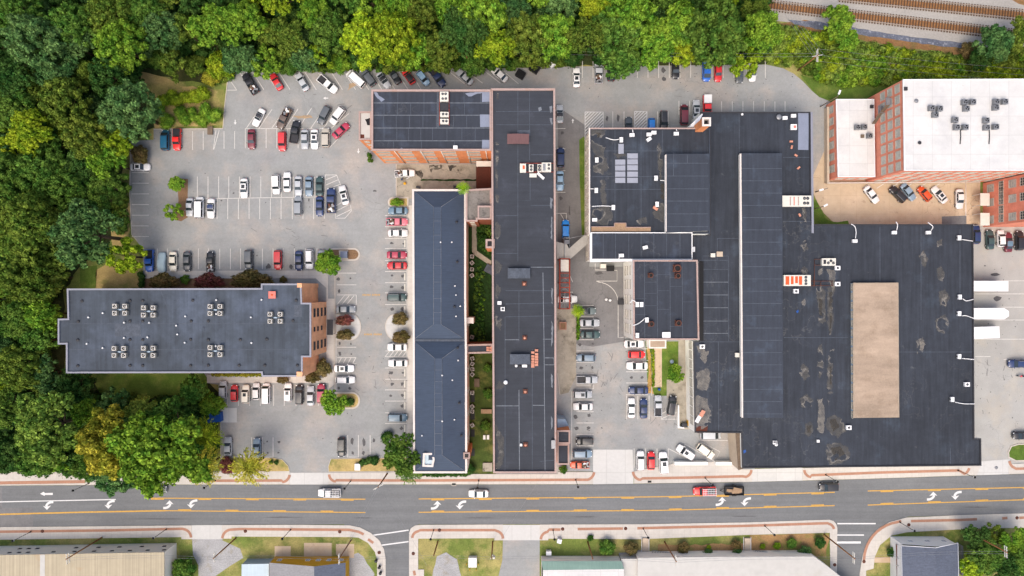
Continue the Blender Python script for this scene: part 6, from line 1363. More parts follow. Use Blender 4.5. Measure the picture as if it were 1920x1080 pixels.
# separate trees and shrubs
def P1(kind, x, y, r, color, label, group=None, **k): return put_tree(kind, x, y, r, color, label, group, **k)
P1('round1',330,345,16,'bright green','small bright tree on the upper end of the mulch island in the west lot','trees on the mulch island',zs=1.1)
P1('open0',324,396,18,'bright green','small bright tree on the lower end of the mulch island in the west lot','trees on the mulch island',zs=1.1)
P1('round0',615,493,25,'bright green','bright green tree beside the rounded island with the green cabinet',zs=1.1)
P1('lobed1',628,752,25,'bright green','bright green tree at the left end of the lower rounded island',zs=1.1)
P1('lobed0',752,850,42,'mid green','large bushy tree at the lower left corner of the gabled hall',zs=1.2)
P1('frond1',770,880,26,'mid green','feathery tree overhanging the pavement beside the gabled hall')
P1('frond0',876,368,11,'lime yellow','small lime yellow sapling on the link block edge by the gabled hall',zs=1.6).location.z = 12.9
P1('shrub0',744,379,14,'bright green','bright green shrub on the small island above the hall parking',sq=.6,rot=0)
for x, y, r, c, l, sq in [(308,527,30,'rusty green','leftmost of the three purple bushes above the west office',.55),(392,527,30,'dull purple green','middle of the three purple bushes above the west office, reddest',.55),(472,524,42,'rusty green','rightmost and longest bush above the west office',.46),
   (646,600,19,'dull purple green','upper purple green bush on the left rounded island',.62),(647,627,19,'rusty green','lower purple green bush on the left rounded island',.62),(750,597,17,'rusty green','upper rusty bush on the right rounded island',.85),(752,631,19,'rusty green','lower rusty bush on the right rounded island',.75),
   (606,690,17,'rusty green','dark bush at the south east corner of the west office',1.1),(530,711,12,'rusty green','small dark bush above the row below the west office',.8),(586,708,16,'rusty green','dark low bush below the lower brick fin',.7),(531,524,8,'rusty green','tiny bush by the office entrance slab',.9)]:
    P1('shrub0' if x < 640 else 'shrub1', x, y, r, c, l, 'ornamental bushes round the west office', sq=sq, rot=0, cat='bush', name='bush')
for x, y, l in [(508,866,'left'),(518,867,'right')]: P1('shrub0',x,y,5,'dark green',l+' of two tiny round bushes left of the road driveway','tiny round bushes',cat='bush',name='bush')
P1('shrub1',427,873,18,'dull purple green','dull purple bush between the two feathery golden trees',cat='bush',name='bush')
P1('shrub0',347,524,10,'mid green','green bush between the left and middle purple bushes',cat='bush',name='bush')
P1('lobed1',1268,700,17,'bright green','bright green tree on the small lawn below the white south block',zs=1.0)
P1('frond0',1083,583,12,'lime yellow','lime yellow bush at the top of the ivy hedge in the middle lot',cat='bush',name='bush')
for x, y, r, c, l in [(915,738,11,'mid green','upper small tree in the courtyard lawn'),(910,798,11,'mid green','lower small tree in the courtyard lawn'),(914,690,9,'mid green','small bush in the courtyard near the covered link'),(880,880,12,'dark green','dark bush at the lower right corner of the gabled hall'),(905,450,12,'dark green','dark bush in the upper courtyard beside the path'),(1056,880,9,'mid green','green shrub below the low brick porch')]:
    P1('shrub0', x, y, r, c, l, cat='bush', name='bush')
for x, y, r, c, l in [(1138,1027,17,'mid green','round green bush above the ribbed green roof'),(1184,1027,15,'rusty green','rusty dark bush left of the left steps'),(1281,1026,13,'rusty green','rusty dark bush right of the left steps'),(1327,1037,11,'bluish green','left bluish bush on the bank'),(1329,1026,5,'yellow green','tiny yellow bush on top of the left bluish bush'),(1380,1022,11,'rusty green','rusty dark bush left of the right steps'),(1381,1037,12,'bluish green','bluish bush left of the right steps'),(1430,1024,6,'yellow green','small yellow green bush right of the right steps'),(1457,1023,8,'yellow green','yellow green bush right of the right steps'),(1484,1018,11,'mid green','green bush on the right bank'),(1509,1034,14,'bluish green','large bluish bush on the right bank'),(1537,1017,12,'dark green','dark bush at the right end of the bank'),(1672,1036,11,'dark green','dark bush left of the gabled house'),(344,1068,26,'mid green','green bush at the corner of the cream metal warehouse'),(1107,1009,7,'mid green','low bush beside the small sign near the middle driveway')]:
    P1('shrub1', x, y, r, c, l, 'bushes south of the road', cat='bush', name='bush')
for i, (x, y, r, c) in enumerate([(1830,1005,26,'dark green'),(1850,1045,34,'mid green'),(1822,1062,26,'yellow green'),(1875,1068,30,'dark green'),(1900,1012,26,'bright green'),(1912,1050,30,'mid green'),(1868,1000,20,'olive green')]):
    P1(['lobed0','fine0','round1','lobed2','fine1','round0','open0'][i], x, y, r, c, '%s tree in the thicket at the lower right corner, %s' % (c, ['top left','large centre left','bottom left','bottom middle','top right','right edge','small top middle'][i]), 'trees in the lower right thicket', cat='tree', name='tree')
for i, (kind, x, y, r, c, l) in enumerate([('lobed1',1566,42,31,'bright green','bright green tree standing over the creek below the power lines'),('round0',1590,75,22,'bright green','lower lobe tree just below the creek tree'),('round2',1868,82,36,'bluish green','bluish green tree by the creek near the upper right corner'),('lobed2',1905,70,34,'olive green','olive green tree in the upper right corner beside the tracks'),('fine0',1840,110,24,'dark green','dark small tree left of the bluish one by the creek'),('round1',1445,65,26,'bright green','bright tree at the right end of the north wood')]):
    P1(kind, x, y, r, c, l, 'trees by the creek', cat='tree', name='tree')
P1('shrub1',1815,95,18,'rusty green','brownish bush at the right end of the creek',cat='bush',name='bush')
# clipped hedges: one lumpy leafy mass each
def hedge(label, pts, w, h, color, name='hedge', leaf=.26, dens=60, cat='hedge', kind=None):
    L = []; rg = np.random.default_rng(int(pts[0][0]*7+pts[0][1]) % 9999)
    P = [W(a, b, h*.6) for a, b in pts]
    for a, b in zip(P[:-1], P[1:]):
        n = max(1, int((b-a).length/(w*.42)))
        for i in range(n+1):
            for _ in range(2):
                p = a+(b-a)*i/n; L.append((p.x+rg.uniform(-.22,.22)*w, p.y+rg.uniform(-.22,.22)*w, h*rg.uniform(.42,.6), w*rg.uniform(.30,.40)))
    c = np.array(L)[:, :3].mean(0); c[2] = 0; L = [(l[0]-c[0], l[1]-c[1], l[2], l[3]) for l in L]
    V, F = leafy(L, leaf, dens, rg=rg, core=.9); me = fast_mesh(name, V, F, [M['leaf']]); o = bpy.data.objects.new(name, me); COL.objects.link(o); o.location = tuple(c); o.color = tuple(v*1.2 for v in G1[color])+(1,)
    if kind: o['kind'] = kind; o['label'] = label
    else: tag(o, label, cat)
    return o
hedge('yellow tipped hedge row on the dry clearing', [(308,183),(376,180)], 4.0, 2.8, 'yellow green')
hedge('leftmost of the four clipped hedges above the west lot', [(301,207),(317,228)], 3.7, 2.4, 'bright green')
hedge('second clipped hedge from the left above the west lot', [(331,206),(351,225)], 3.8, 2.4, 'bright green')
hedge('third clipped hedge from the left above the west lot', [(358,214),(376,226)], 3.7, 2.4, 'bright green')
hedge('rightmost round clipped hedge above the west lot', [(386,206),(403,218)], 4.2, 2.5, 'bright green')
hedge('dark clipped hedge at the corner of the purple bush bed', [(265,512),(266,532)], 2.2, 1.6, 'dark green')
hedge('dark clipped hedge on the lower rounded island', [(644,752),(654,752)], 2.6, 1.3, 'dark green')
hedge('dark round hedge at the left of the large bushy tree', [(722,822),(732,818)], 3.0, 1.8, 'dark green')
hedge('dark low hedge right of the white sign by the road', [(680,866),(706,863)], 2.4, 1.2, 'dark green')
hedge('narrow ivy hedge between terrace and middle lot', [(1085,582),(1083,634)], 1.0, 1.2, 'bright green')
hedge('ivy climbing at the left end of the mill wing', [(692,290),(694,303)], 1.3, 3.0, 'mid green', cat='ivy', name='ivy')
hedge('low green hedge along the leaf strip', [(1225,656),(1225,724)], .7, .7, 'yellow green')
hedge('low dark hedge along the foot of the gabled hall by the road', [(790,890),(880,889)], 1.2, .8, 'dark green')
hedge('yellow flower border below the west office', [(400,703),(490,703)], 1.0, .8, 'golden green', name='flower_border', cat='flower border')
# uncountable undergrowth on the railway bank and at the wood's edge
def brush(name, label, poly, step, rlo, rhi, hlo, hhi, colors, seed, leaf=.5, dens=16):
    rg = np.random.default_rng(seed); xs_ = [p[0] for p in poly]; ys_ = [p[1] for p in poly]; L = {c: [] for c in colors}
    x = min(xs_)
    while x < max(xs_):
        y = min(ys_)
        while y < max(ys_):
            a, b = x+rg.uniform(-.5,.5)*step, y+rg.uniform(-.5,.5)*step
            if inpoly(a, b, poly):
                h = rg.uniform(hlo, hhi); p = W(a, b, h*.6); k = colors[int((math.sin(a*.031+seed)+math.cos(b*.05+a*.017)+2)/4.01*len(colors)) % len(colors)]
                if rg.uniform() < .3: k = colors[rg.integers(len(colors))]
                L[k].append((p.x, p.y, h*.5, rg.uniform(rlo, rhi)))
            y += step
        x += step
    for k in colors:
        if not L[k]: continue
        V, F = leafy(L[k], leaf, dens, rg=rg, core=.85); c = V.mean(0); c[2] = 0
        me = fast_mesh(name, V-c, F, [M['leaf']]); o = bpy.data.objects.new(name, me); COL.objects.link(o); o.location = tuple(c); o.color = tuple(v*1.2 for v in G1[k])+(1,); o['kind'] = 'stuff'; o['label'] = k+' '+label
brush('undergrowth', 'undergrowth on the bank between the railway and the factory', [(1436,50),(1480,52),(1520,60),(1600,80),(1700,96),(1800,106),(1960,100),(1960,150),(1700,148),(1640,158),(1560,160),(1520,140),(1490,125),(1440,112)], 8, .55, 1.25, .6, 1.5, ['bright green','light green','yellow green','olive green'], 5, dens=26, leaf=.38)
brush('undergrowth', 'ivy and plants in the upper courtyard', [(895,420),(922,420),(922,482),(897,462)], 5, .35, .7, .4, 1.0, ['dark green','mid green'], 21, dens=60, leaf=.25)
brush('undergrowth', 'plants along the lower part of the ivy courtyard', [(890,500),(908,500),(908,640),(890,640)], 5.5, .25, .55, .3, .8, ['mid green','dark green','bright green'], 22, dens=60, leaf=.22)
brush('undergrowth', 'scrub along the north edge of the west lot', [(400,120),(430,128),(640,124),(860,118),(1000,112),(1080,105),(1080,118),(1000,126),(860,130),(640,131),(450,134),(425,150),(400,165),(385,150)], 8, .6, 1.2, .8, 1.6, ['mid green','olive green'], 8, dens=24)
brush('undergrowth', 'scrub in the shade of the woods', [(-40,-40),(1440,-40),(1440,112),(900,115),(470,120),(300,125),(250,130),(250,250),(205,300),(200,440),(140,500),(95,560),(95,700),(200,750),(390,740),(405,800),(395,878),(-40,888)], 17, 1.1, 2.0, 1.2, 2.2, ['dark green'], 9, dens=9)
brush('undergrowth', 'scrub beside the west edge of the west lot', [(215,350),(238,340),(240,380),(238,420),(222,450),(212,420)], 7, .5, 1.0, .5, 1.2, ['olive green','mid green'], 12, dens=24)
for k in list(TP.values()): kill(k)
# ------------------------------------------------------------ rooftop plant, poles, street furniture
# condensers: a casing with a round fan guard
def condenser_proto(mat='metal', s=.95, h=.9):
    t = thing('condenser', None, None, (0,0,0))
    mb = MB(); mb.box(-s/2,-s/2,.08,s/2,s/2,h); mb.box(-s/2+.08,-s/2+.08,0,s/2-.08,s/2-.08,.08); mb.build('casing', M[mat], t, loc=(0,0,0))
    mb = MB(); mb.tube((0,0,h),(0,0,h+.03), s*.40, n=14); mb.build('fan_well', M['black'], t, loc=(0,0,0))
    mb = MB()
    for k in range(3):
        a = k*2.094; mb.add([(0,0,h+.05),(s*.36*math.cos(a),s*.36*math.sin(a),h+.045),(s*.36*math.cos(a+.7),s*.36*math.sin(a+.7),h+.06)], [(0,1,2)])
    mb.tube((0,0,h+.03),(0,0,h+.07), s*.10, n=8); mb.build('fan_blade', M[mat], t, loc=(0,0,0))
    mb = MB(); n = 14
    o_ = [(s*.45*math.cos(2*math.pi*i/n), s*.45*math.sin(2*math.pi*i/n)) for i in range(n)]; i_ = [(s*.38*math.cos(2*math.pi*i/n), s*.38*math.sin(2*math.pi*i/n)) for i in range(n)]
    mb.ring(o_, i_, h+.08); mb.walls(o_, h, h+.08); mb.build('fan_ring', M['metal_white' if mat == 'metal_tan' else mat], t, loc=(0,0,0))
    return t
CP = condenser_proto('metal_tan'); CD = condenser_proto('metal_grey', 1.05, .9)
def put_cond(proto, x, y, z, rot, label, group, sc=1):
    c = copy_tree(proto); c.name = 'condenser_unit'; p = W(x, y, z+.5); c.location = (p.x, p.y, z); c.rotation_euler = (0,0,R(rot)); c.scale = (sc,)*3
    tag(c, label, 'air conditioner', group); return c
zz = ZE-.34; q4 = ['upper left','upper right','lower left','lower right']
cl = [('top row, first',213,574,239,574,587,.0),('top row, second',267,577,289,577,590.5,0),('top row, third',391.5,574.5,414,574.5,587.5,0),('top row, last',503.5,589,526.5,589,602,0),('bottom row, first',212,653,234,653,666,0),('bottom row, second',267,652.5,289,652.5,666,0),('bottom row, third',391.5,651.5,414,651.5,664.5,0)]
for nm, xa, ya, xb, yb_, y2, _ in cl:
    x0 = xa+4; x1 = (xb if xb != 239 else 236)
    for k, (x, y) in enumerate(((x0,ya),(x1,ya),(x0,y2),(x1,y2))):
        put_cond(CP, x, y, zz, 90*k, 'pale condenser, %s of the %s cluster on the west office roof' % (q4[k], nm), 'condensers on the west office roof', 1.1)
    mb = MB(); p = W((x0+x1)/2, (ya+y2)/2, zz); mb.box(p.x-.35,p.y-.16,zz,p.x+.35,p.y+.16,zz+.35); mb.path([(p.x-1.1,p.y,zz+.1),(p.x+1.1,p.y,zz+.1)], .07)
    tag(mb.build('pipe_box', M['pale_blue']), 'small pale pipe box in the middle of the %s cluster, west office roof' % nm, 'pipe box', 'pipe boxes on the west office roof')
# roof curbs beside the clusters (dark fans in pairs) and small vents
def vent(x, y, z, r, h, mat, label, group, cat='roof vent', name='roof_vent'):
    p = W(x, y, z+h); mb = MB(); mb.tube((p.x,p.y,z),(p.x,p.y,z+h*.75), r*.7, n=10); mb.tube((p.x,p.y,z+h*.75),(p.x,p.y,z+h), r, r*.8, n=10)
    return tag(mb.build(name, M[mat]), label, cat, group)
vs = [(192,587),(165,595),(232,605),(279,605),(162,644.5),(192,652.5),(232,633.5),(276,632.5),(330,610.5),(332,627),(347,593),(346,642.5),(405,562.5),(405,588.5),(404,649),(490,562),(470,595),(471,643)]
for i, (x, y) in enumerate(sorted(vs)): vent(x, y, zz, .22, .45, 'metal_white', 'small white vent pipe on the west office roof, %s from the left' % ordn(i+1), 'white vent pipes on the west office roof')
vs = [(153,564.5),(146,603),(145,637.5),(145,686),(243,563.5),(243,602),(243,637),(243,685.5),(267,563.5),(267,602),(267,637),(267,685.5),(361,563),(358,602),(357,636.5),(357,685.5),(390,602),(390,637),(390,685),(450,637),(448,685),(496,685),(500,636),(555,563),(557,685),(549,601)]
for i, (x, y) in enumerate(sorted(vs)): vent(x, y, zz, .34, .22, 'metal_dark', 'dark roof drain on the west office roof, %s counting from the left' % ordn(i+1), 'dark roof drains on the west office roof', 'roof drain', 'roof_drain')
c = W(510,553,zz+.7); t = thing('roof_hatch', 'salmon square roof hatch near the top right of the west office roof', 'roof hatch', (c.x,c.y,zz))
mb = MB(); mb.box(c.x-.72,c.y-.72,zz,c.x+.72,c.y+.72,zz+.6); mb.build('hatch_curb', M['coping'], t); mb = MB(); mb.box(c.x-.8,c.y-.8,zz+.6,c.x+.8,c.y+.8,zz+.7); mb.build('hatch_lid', M['salmon'], t); mb = MB(); mb.tube((c.x,c.y,zz+.7),(c.x,c.y,zz+.78),.22,n=10); mb.build('hatch_knob', M['orange'], t)
# courtyard condensers
ys_ = [481,493,505,516.5,632,672,682,692,702,736,762,771,797]
for i, y in enumerate(ys_): put_cond(CP, 885.5 if y > 640 else 885, y, .05, 40*i, 'condenser on the courtyard ground, %s from the top' % ordn(i+1), 'condensers along the courtyard', .98)
# roof plant as long boxes with fans
def rtu(name, label, x0, y0, x1, y1, z, h, mat, fans=(), extra=(), cat='rooftop unit', group=None):
    a, b = W(x0,y0,z+h), W(x1,y1,z+h); t = thing(name, label, cat, ((a.x+b.x)/2,(a.y+b.y)/2,z), group)
    mb = MB(); mb.box(a.x,b.y,z+.12,b.x,a.y,z+h-.06); mb.box(a.x+.1,b.y+.1,z,b.x-.1,a.y-.1,z+.12); mb.build('casing', M[mat], t)
    mb = MB(); mb.box(a.x-.03,b.y-.03,z+h-.06,b.x+.03,a.y+.03,z+h); mb.build('lid', M[mat], t)
    for fx, fy, fr in fans:
        p = W(fx, fy, z+h); mb = MB(); mb.tube((p.x,p.y,z+h),(p.x,p.y,z+h+.05), fr, n=16); f_ = mb.build('fan', M['black'], t)
        mb = MB(); mb.tube((p.x,p.y,z+h+.05),(p.x,p.y,z+h+.09), fr*.3, n=8); mb.box(p.x-fr,p.y-.03,z+h+.05,p.x+fr,p.y+.03,z+h+.07); mb.box(p.x-.03,p.y-fr,z+h+.072,p.x+.03,p.y+fr,z+h+.085); mb.build('fan_guard', M['metal_grey'], f_)
    for nm, (ex0,ey0,ex1,ey1), m_ in extra:
        a2, b2 = W(ex0,ey0,z+h+.02), W(ex1,ey1,z+h+.02); mb = MB(); mb.box(a2.x,b2.y,z+h,b2.x,a2.y,z+h+.03); mb.build(nm, M[m_], t)
    return t
za = ZA-.49; fr = .28
rtu('rooftop_unit','top cream unit with four fans on the mill wing roof',825,172,840.5,190,za,1.0,'metal',[(830,176,fr),(835.5,176,fr),(830,185,fr),(836,185,fr)])
rtu('rooftop_unit','middle cream unit with two fans on the mill wing roof',825.5,210,841,219,za,.9,'metal',[(831,214,fr),(837,214,fr)])
rtu('rooftop_unit','bottom cream unit with two fans on the mill wing roof',825.5,223,841,232,za,.9,'metal',[(831,227,fr),(837,227,fr)])
rtu('rooftop_unit','dark grated unit between the cream ones on the mill wing roof',826,193,841,207,za,.7,'metal_dark')
mb = MB(); mb.path([W(824,170,za+.5),W(824,235,za+.5)],.06); mb.path([W(842,170,za+.5),W(842,235,za+.5)],.06); tag(mb.build('plant_rail', M['rustmetal']), 'pair of rusty rails carrying the units on the mill wing roof', 'rails')
o = rtu('exhaust_box','small white exhaust box near the lower edge of the mill wing roof',850,273,857.5,279,za,.8,'metal_white')
rtu('rooftop_unit','white unit with an orange mark at the left of the long mill plant row',975,307,986,323,zb,1.0,'metal',extra=[('mark',(980,310,984,317),'orange')])
rtu('rooftop_unit','cream three fan unit, second in the long mill plant row',992,308.5,1000,322,zb,1.0,'metal',[(996,312,.3),(996,318,.3)])
rtu('rooftop_unit','cream tall fan unit, third in the long mill plant row',1008,308,1015,322,zb,1.0,'metal',[(1011.5,312,.35),(1011.5,318,.35)])
rtu('rooftop_unit','cream unit with grilles at the right of the long mill plant row',1016,305,1033,322,zb,1.1,'metal',[(1029,309,.28),(1029,316,.28)],extra=[('grille',(1018,307,1023,320),'metal_grey')])
rtu('duct_box','pale duct box below the long mill plant row',993,325.5,1006,332,zb,.7,'metal')
mb = MB(); a, b = W(1008,324,zb+.6), W(1020,335,zb+.6); d = Vector((b.x-a.x,b.y-a.y)); mb.obox(((a.x+b.x)/2,(a.y+b.y)/2), d.normalized(), d.length, .55, zb, zb+.6); tag(mb.build('duct', M['metal_white']), 'short slanted white duct below the long mill plant row', 'duct')
mb = MB()
for y in (306,322.5): mb.path([W(975,y,zb+.4),W(1042,y,zb+.4)], .07)
tag(mb.build('plant_rail', M['rustmetal']), 'rusty rails under the long mill plant row', 'rails')
for i, (x, y) in enumerate([(983,532),(984,633.5),(985,734.5),(985.5,834.5)]): 
    c = W(x,y,zb+.6); t = thing('roof_ventilator', 'rusty square roof ventilator on the long mill, %s from the top' % ordn(i+1), 'ventilator', (c.x,c.y,zb), 'rusty ventilators on the long mill')
    mb = MB(); mb.box(c.x-.5,c.y-.5,zb,c.x+.5,c.y+.5,zb+.3); mb.build('base', M['rustbrown'], t); mb = MB(); mb.tube((c.x,c.y,zb+.3),(c.x,c.y,zb+.65),.38,.2,n=12); mb.build('cowl', M['terracotta'], t)
rr = random.Random(4); k = 0
for x in (999,1006):
    for y in (657,664,669,674,679,684) if x > 1000 else (661,668,673,678,683,687):
        k += 1; p = W(x, y, zb+.3); mb = MB(); mb.obox((p.x,p.y),(1,rr.uniform(-.1,.1)),.72,.5,zb,zb+rr.uniform(.3,.5)); tag(mb.build('brick_pallet', M['terracotta']), 'small stack of pink bricks on the long mill roof, %s in its %s column' % (ordn((k-1)%6+1), 'left' if x < 1000 else 'right'), 'brick stack', 'brick stacks on the long mill')
for i, (x, y) in enumerate([(914.5,652),(920,652),(914.5,656.5),(920,657)]):
    p = W(x,y,8.5); mb = MB(); mb.obox((p.x,p.y),(1,0),.62,.45,8.21,8.55); tag(mb.build('brick_pallet', M['terracotta']), 'small stack of pink bricks on the covered link roof, %s' % q4[i], 'brick stack', 'brick stacks on the covered link')
rtu('exhaust_box','white exhaust box on the long mill, upper of the left edge pair',933,565,940,571,zb,.6,'metal_white'); rtu('exhaust_box','white fan box on the long mill, lower of the left edge pair',939,576,946,583,zb,.6,'metal_white',[(942.5,579.5,.28)])
rtu('exhaust_box','white flat box below the lower dark penthouse',979,684,988,688.5,zb,.4,'metal_white'); vent(968,686,zb,.35,.6,'metal_white','round white vent below the lower dark penthouse, left',None); vent(975,686.5,zb,.3,.5,'metal_dark','round dark vent below the lower dark penthouse, middle',None)
vent(948,717,zb,.5,.5,'metal_white','bent white fan housing near the silt marks of the long mill',None); rtu('exhaust_box','small white box beside the lowest rusty ventilator',975,832.5,979,836.5,zb,.5,'metal_white')
rtu('rooftop_unit','grey rusty unit at the lower right edge of the long mill roof',1034,826,1041,841,zb,.8,'metal_grey')
# gabled hall vents
for i, (x, y) in enumerate([(856,416),(847,454),(826,454),(857,491),(853,536),(855,553),(852,575),(863,574),(855,593),(858,652),(859,676),(848,713),(861,756),(829,704),(829,790),(833,795),(852,787),(791,817),(865,817),(808,838)]):
    vent(x, y, ZC+.4+(1.0 if 812 < x < 832 else 0), .2 if i % 3 else .3, .6, 'metal_white' if i % 3 else 'metal_dark', 'small pipe vent on the gabled hall roof, %s from the top' % ordn(i+1), 'pipe vents on the gabled hall')
# white exhausts with curled hoses on the east roofs
def blower(x, y, z, label, hose=None, rot=0, w=1.1, d=.75):
    c = W(x, y, z+.6); t = thing('exhaust_blower', label, 'exhaust blower', (c.x,c.y,z), 'white blowers on the east roofs')
    u = (math.cos(R(rot)), math.sin(R(rot))); mb = MB(); mb.obox((c.x,c.y), u, w, d, z+.2, z+.7); mb.build('housing', M['metal_white'], t)
    mb = MB()
    for s_ in (-1,1): mb.tube((c.x+u[0]*w*.28*s_,c.y+u[1]*w*.28*s_,z),(c.x+u[0]*w*.28*s_,c.y+u[1]*w*.28*s_,z+.2),.07,n=6)
    mb.tube((c.x-u[1]*d*.5,c.y+u[0]*d*.5,z+.45),(c.x-u[1]*d*.8,c.y+u[0]*d*.8,z+.45),.12,n=8); mb.build('foot', M['metal_dark'], t)
    if hose:
        mb = MB(); pts = []
        P = [W(a, b, z+.35) for a, b in hose]
        for i in range(len(P)-1):
            p0, p1, p2, p3 = P[max(i-1,0)], P[i], P[i+1], P[min(i+2,len(P)-1)]
            for k_ in range(6):
                s_ = k_/6; pts.append(.5*((2*p1)+(-p0+p2)*s_+(2*p0-5*p1+4*p2-p3)*s_*s_+(-p0+3*p1-3*p2+p3)*s_**3))
        pts.append(P[-1]); mb.path(pts, .11, 6); mb.build('hose', M['metal_white'], t)
B = [(1603,452,zw,'below the grass corner, with a long curled hose',[(1604,447),(1605,433),(1602,424),(1596,420)],0),(1677,436,zw,'second along the top edge of the warehouse',[(1681,432),(1683,422),(1680,416)],0),(1741,436,zw,'third along the top edge of the warehouse, hose twisted',[(1746,432),(1749,425),(1744,420),(1740,417)],0),(1799,446,zw,'near the top right corner of the warehouse',[(1804,449),(1824,452)],90),
 (1800,557,zw,'uppermost on the right edge of the warehouse',[(1805,560),(1812,564),(1825,561)],90),(1799,588,zw,'second on the right edge of the warehouse',[(1804,592),(1812,592),(1826,597)],90),(1799,668.5,zw,'third on the right edge of the warehouse',[(1804,672),(1826,674)],90),(1786,749,zw,'lowest on the right edge of the warehouse',[(1791,754),(1808,757),(1827,757)],90),
 (1165,262,zn,'above the upright grey pad, with a long hose',[(1162,261),(1150,262),(1136,258)],90),(1185,253,zn,'left on the top edge of the white walled block',[(1187,249),(1186,243)],0),(1217,252,zn,'second on the top edge of the white walled block',None,0),(1226,248.5,zn,'third on the top edge of the white walled block',None,0),(1217,261,zn,'tilted below the second on the top edge',None,35),(1268,250.5,zn,'fourth on the top edge of the white walled block',[(1269,246),(1268,242)],0),
 (1119,300,zn,'near the left edge beside the silt stain',None,90),(1118,357,zn,'at the left edge halfway down the white walled block',[(1113,354),(1107,354)],90),(1150,389,zn,'with a long hose to the left edge',[(1147,387),(1130,386),(1110,387)],90),(1115,412,zn,'near the lower left of the white walled block',None,0),(1230,334,zn,'left of the shorter monitor edge',[(1238,338),(1247,339)],90),(1232,383,zn,'beside the pink box near the shorter monitor',None,90),
 (1165,479,zm,'near the lower edge of the narrow cross block',[(1161,482),(1160,487)],0),(1210,464,zm,'tilted in the middle of the narrow cross block',None,15),
 (1195,571,zs_,'left of a pair on the white south block',[(1192,566),(1186,563),(1181,568)],90),(1203,571,zs_,'right of a pair on the white south block',None,90),(1213,600,zs_,'beside a round vent, with a hose to the left edge',[(1209,597),(1202,603),(1194,608),(1186,610)],90),(1195,629,zs_,'in the lower left corner of the white south block',None,90),
 (1472,221,zw,'by the top right notch of the warehouse',None,0),(1488,217,zw,'right of the one by the top right notch',None,0)]
for x, y, z, l, h, r_ in B: blower(x, y, z, 'white exhaust blower '+l, h, r_)
vent(1461,219,zw,.7,.5,'metal_grey','round grey vent left of the top right notch blowers',None); vent(1392,214,zw,.3,.5,'metal_white','round white vent on the top edge of the warehouse',None)
rtu('rooftop_unit','white striped roof unit with four fans right of the long monitor',1467,367,1521,387,zw,1.2,'metal',[(1508.5,372,.35),(1514.5,372,.35),(1508.5,381,.35),(1514.5,381,.35)],[('strip',(1481,369,1483,385),'coping'),('strip',(1488,369,1490,385),'salmon'),('strip',(1496,369,1498,385),'coping')])
rtu('rooftop_unit','white and orange roof unit with three fans right of the long monitor',1470,516,1520,536,zw,1.2,'metal',[(1511,520,.33),(1511,526,.33),(1511,532,.33)],[('panel',(1473,518,1480,534),'orange'),('panel',(1483,518,1488,533),'orange'),('panel',(1491,518,1496,531),'orange'),('panel',(1498,518,1504,534),'orange')])
rtu('rooftop_unit','cream roof unit with three fans above the orange one',1542,484.5,1567,498,zw,1.0,'metal',[(1553,493,.33),(1558,489,.33),(1562.5,493,.33)],[('grille',(1544,487,1549,495),'metal_dark')])
mb = MB()
for a, b in (((1520,518),(1520,537)),((1526,518),(1526,537)),((1520,527),(1562,527)),((1520,535.5),(1562,535.5)),((1539,527),(1539,535.5)),((1560,527),(1560,535.5)),((1527,486),(1527,537)),((1527,486),(1542,486)),((1527,497),(1542,497))): mb.path([W(a[0],a[1],zw+.3),W(b[0],b[1],zw+.3)], .07)
tag(mb.build('pipe_rack', M['rustbrown']), 'rusty steel frame beside the white and orange roof unit', 'steel frame')
for x, y, l in [(1571,502.5,'right of the cream three fan unit'),(1571,532.5,'at the end of the rusty steel frame'),(1493,546,'below the white and orange unit'),(1814,721,'near the right edge of the warehouse, low'),(1592,802,'below the tan monitor'),(1317,650,'just below the white south block corner')]:
    a, b = x-4.5, x+4.5; rtu('fan_box','white square fan box '+l, a, y-3.8, b, y+3.8, zw, .7, 'metal_white', [(x,y,.27)], cat='fan box')
rtu('fan_box','white box left of the long monitor edge',1379,662,1386,669.5,zw,.7,'metal',cat='fan box'); rtu('fan_box','white twin box on the lower warehouse roof',1450,827,1457,833,zw,.6,'metal_white',[(1452,829,.2),(1455,829,.2)],cat='fan box'); vent(1456,834,zw,.4,.6,'metal_white','round white vent beside the white twin box',None)
rtu('fan_box','small white box right of the ringed stain near the road',1532,825,1536.5,829.5,zw,.5,'metal_white',cat='fan box')
rtu('roof_box','white and red box near the top right notch',1483,233,1494,243,zw,.6,'metal_white',extra=[('mark',(1488,235,1493,240),'salmon')],cat='roof box')
rtu('roof_box','light slab near the gap beside the middle strip',1333,475,1341,482,zw,.6,'metal',cat='roof box'); rtu('roof_box','old grey slab near the gap beside the middle strip',1344,472,1355,481,zw,.3,'stonewall',cat='roof box'); rtu('fan_box','white box in the recess right of the cross block',1299,463,1303,472,zw,.6,'metal_white',cat='fan box')
rtu('roof_box','white square box near the lower edge of the white south block',1242,623,1257,633,zs_,.5,'metal_white',cat='roof box')
for i, (x, y) in enumerate([(1484,265),(1485,275.5),(1493,291),(1498,314.5),(1500,403)]): 
    p = W(x,y,zw+.3); mb = MB(); mb.obox((p.x,p.y),(math.cos(i*1.3),math.sin(i*1.3)),.75,.4,zw,zw+.25); tag(mb.build('brick_stack', M['terracotta']), 'loose pink brick stack on the warehouse roof right of the monitor, %s from the top' % ordn(i+1), 'brick stack', 'brick stacks right of the monitor')
for i, (x, y) in enumerate([(1311,783),(1316,775)]):
    p = W(x,y,zw+.3); mb = MB(); mb.obox((p.x,p.y),(.5,.86),2.6-i,.9,zw+.05+i*.3,zw+.3+i*.3); tag(mb.build('scrap_sheet', M['metal_white' if i == 0 else 'terracotta']), ['white tilted scrap sheet','pink tilted scrap panel'][i]+' near the lower left edge of the warehouse', 'scrap')
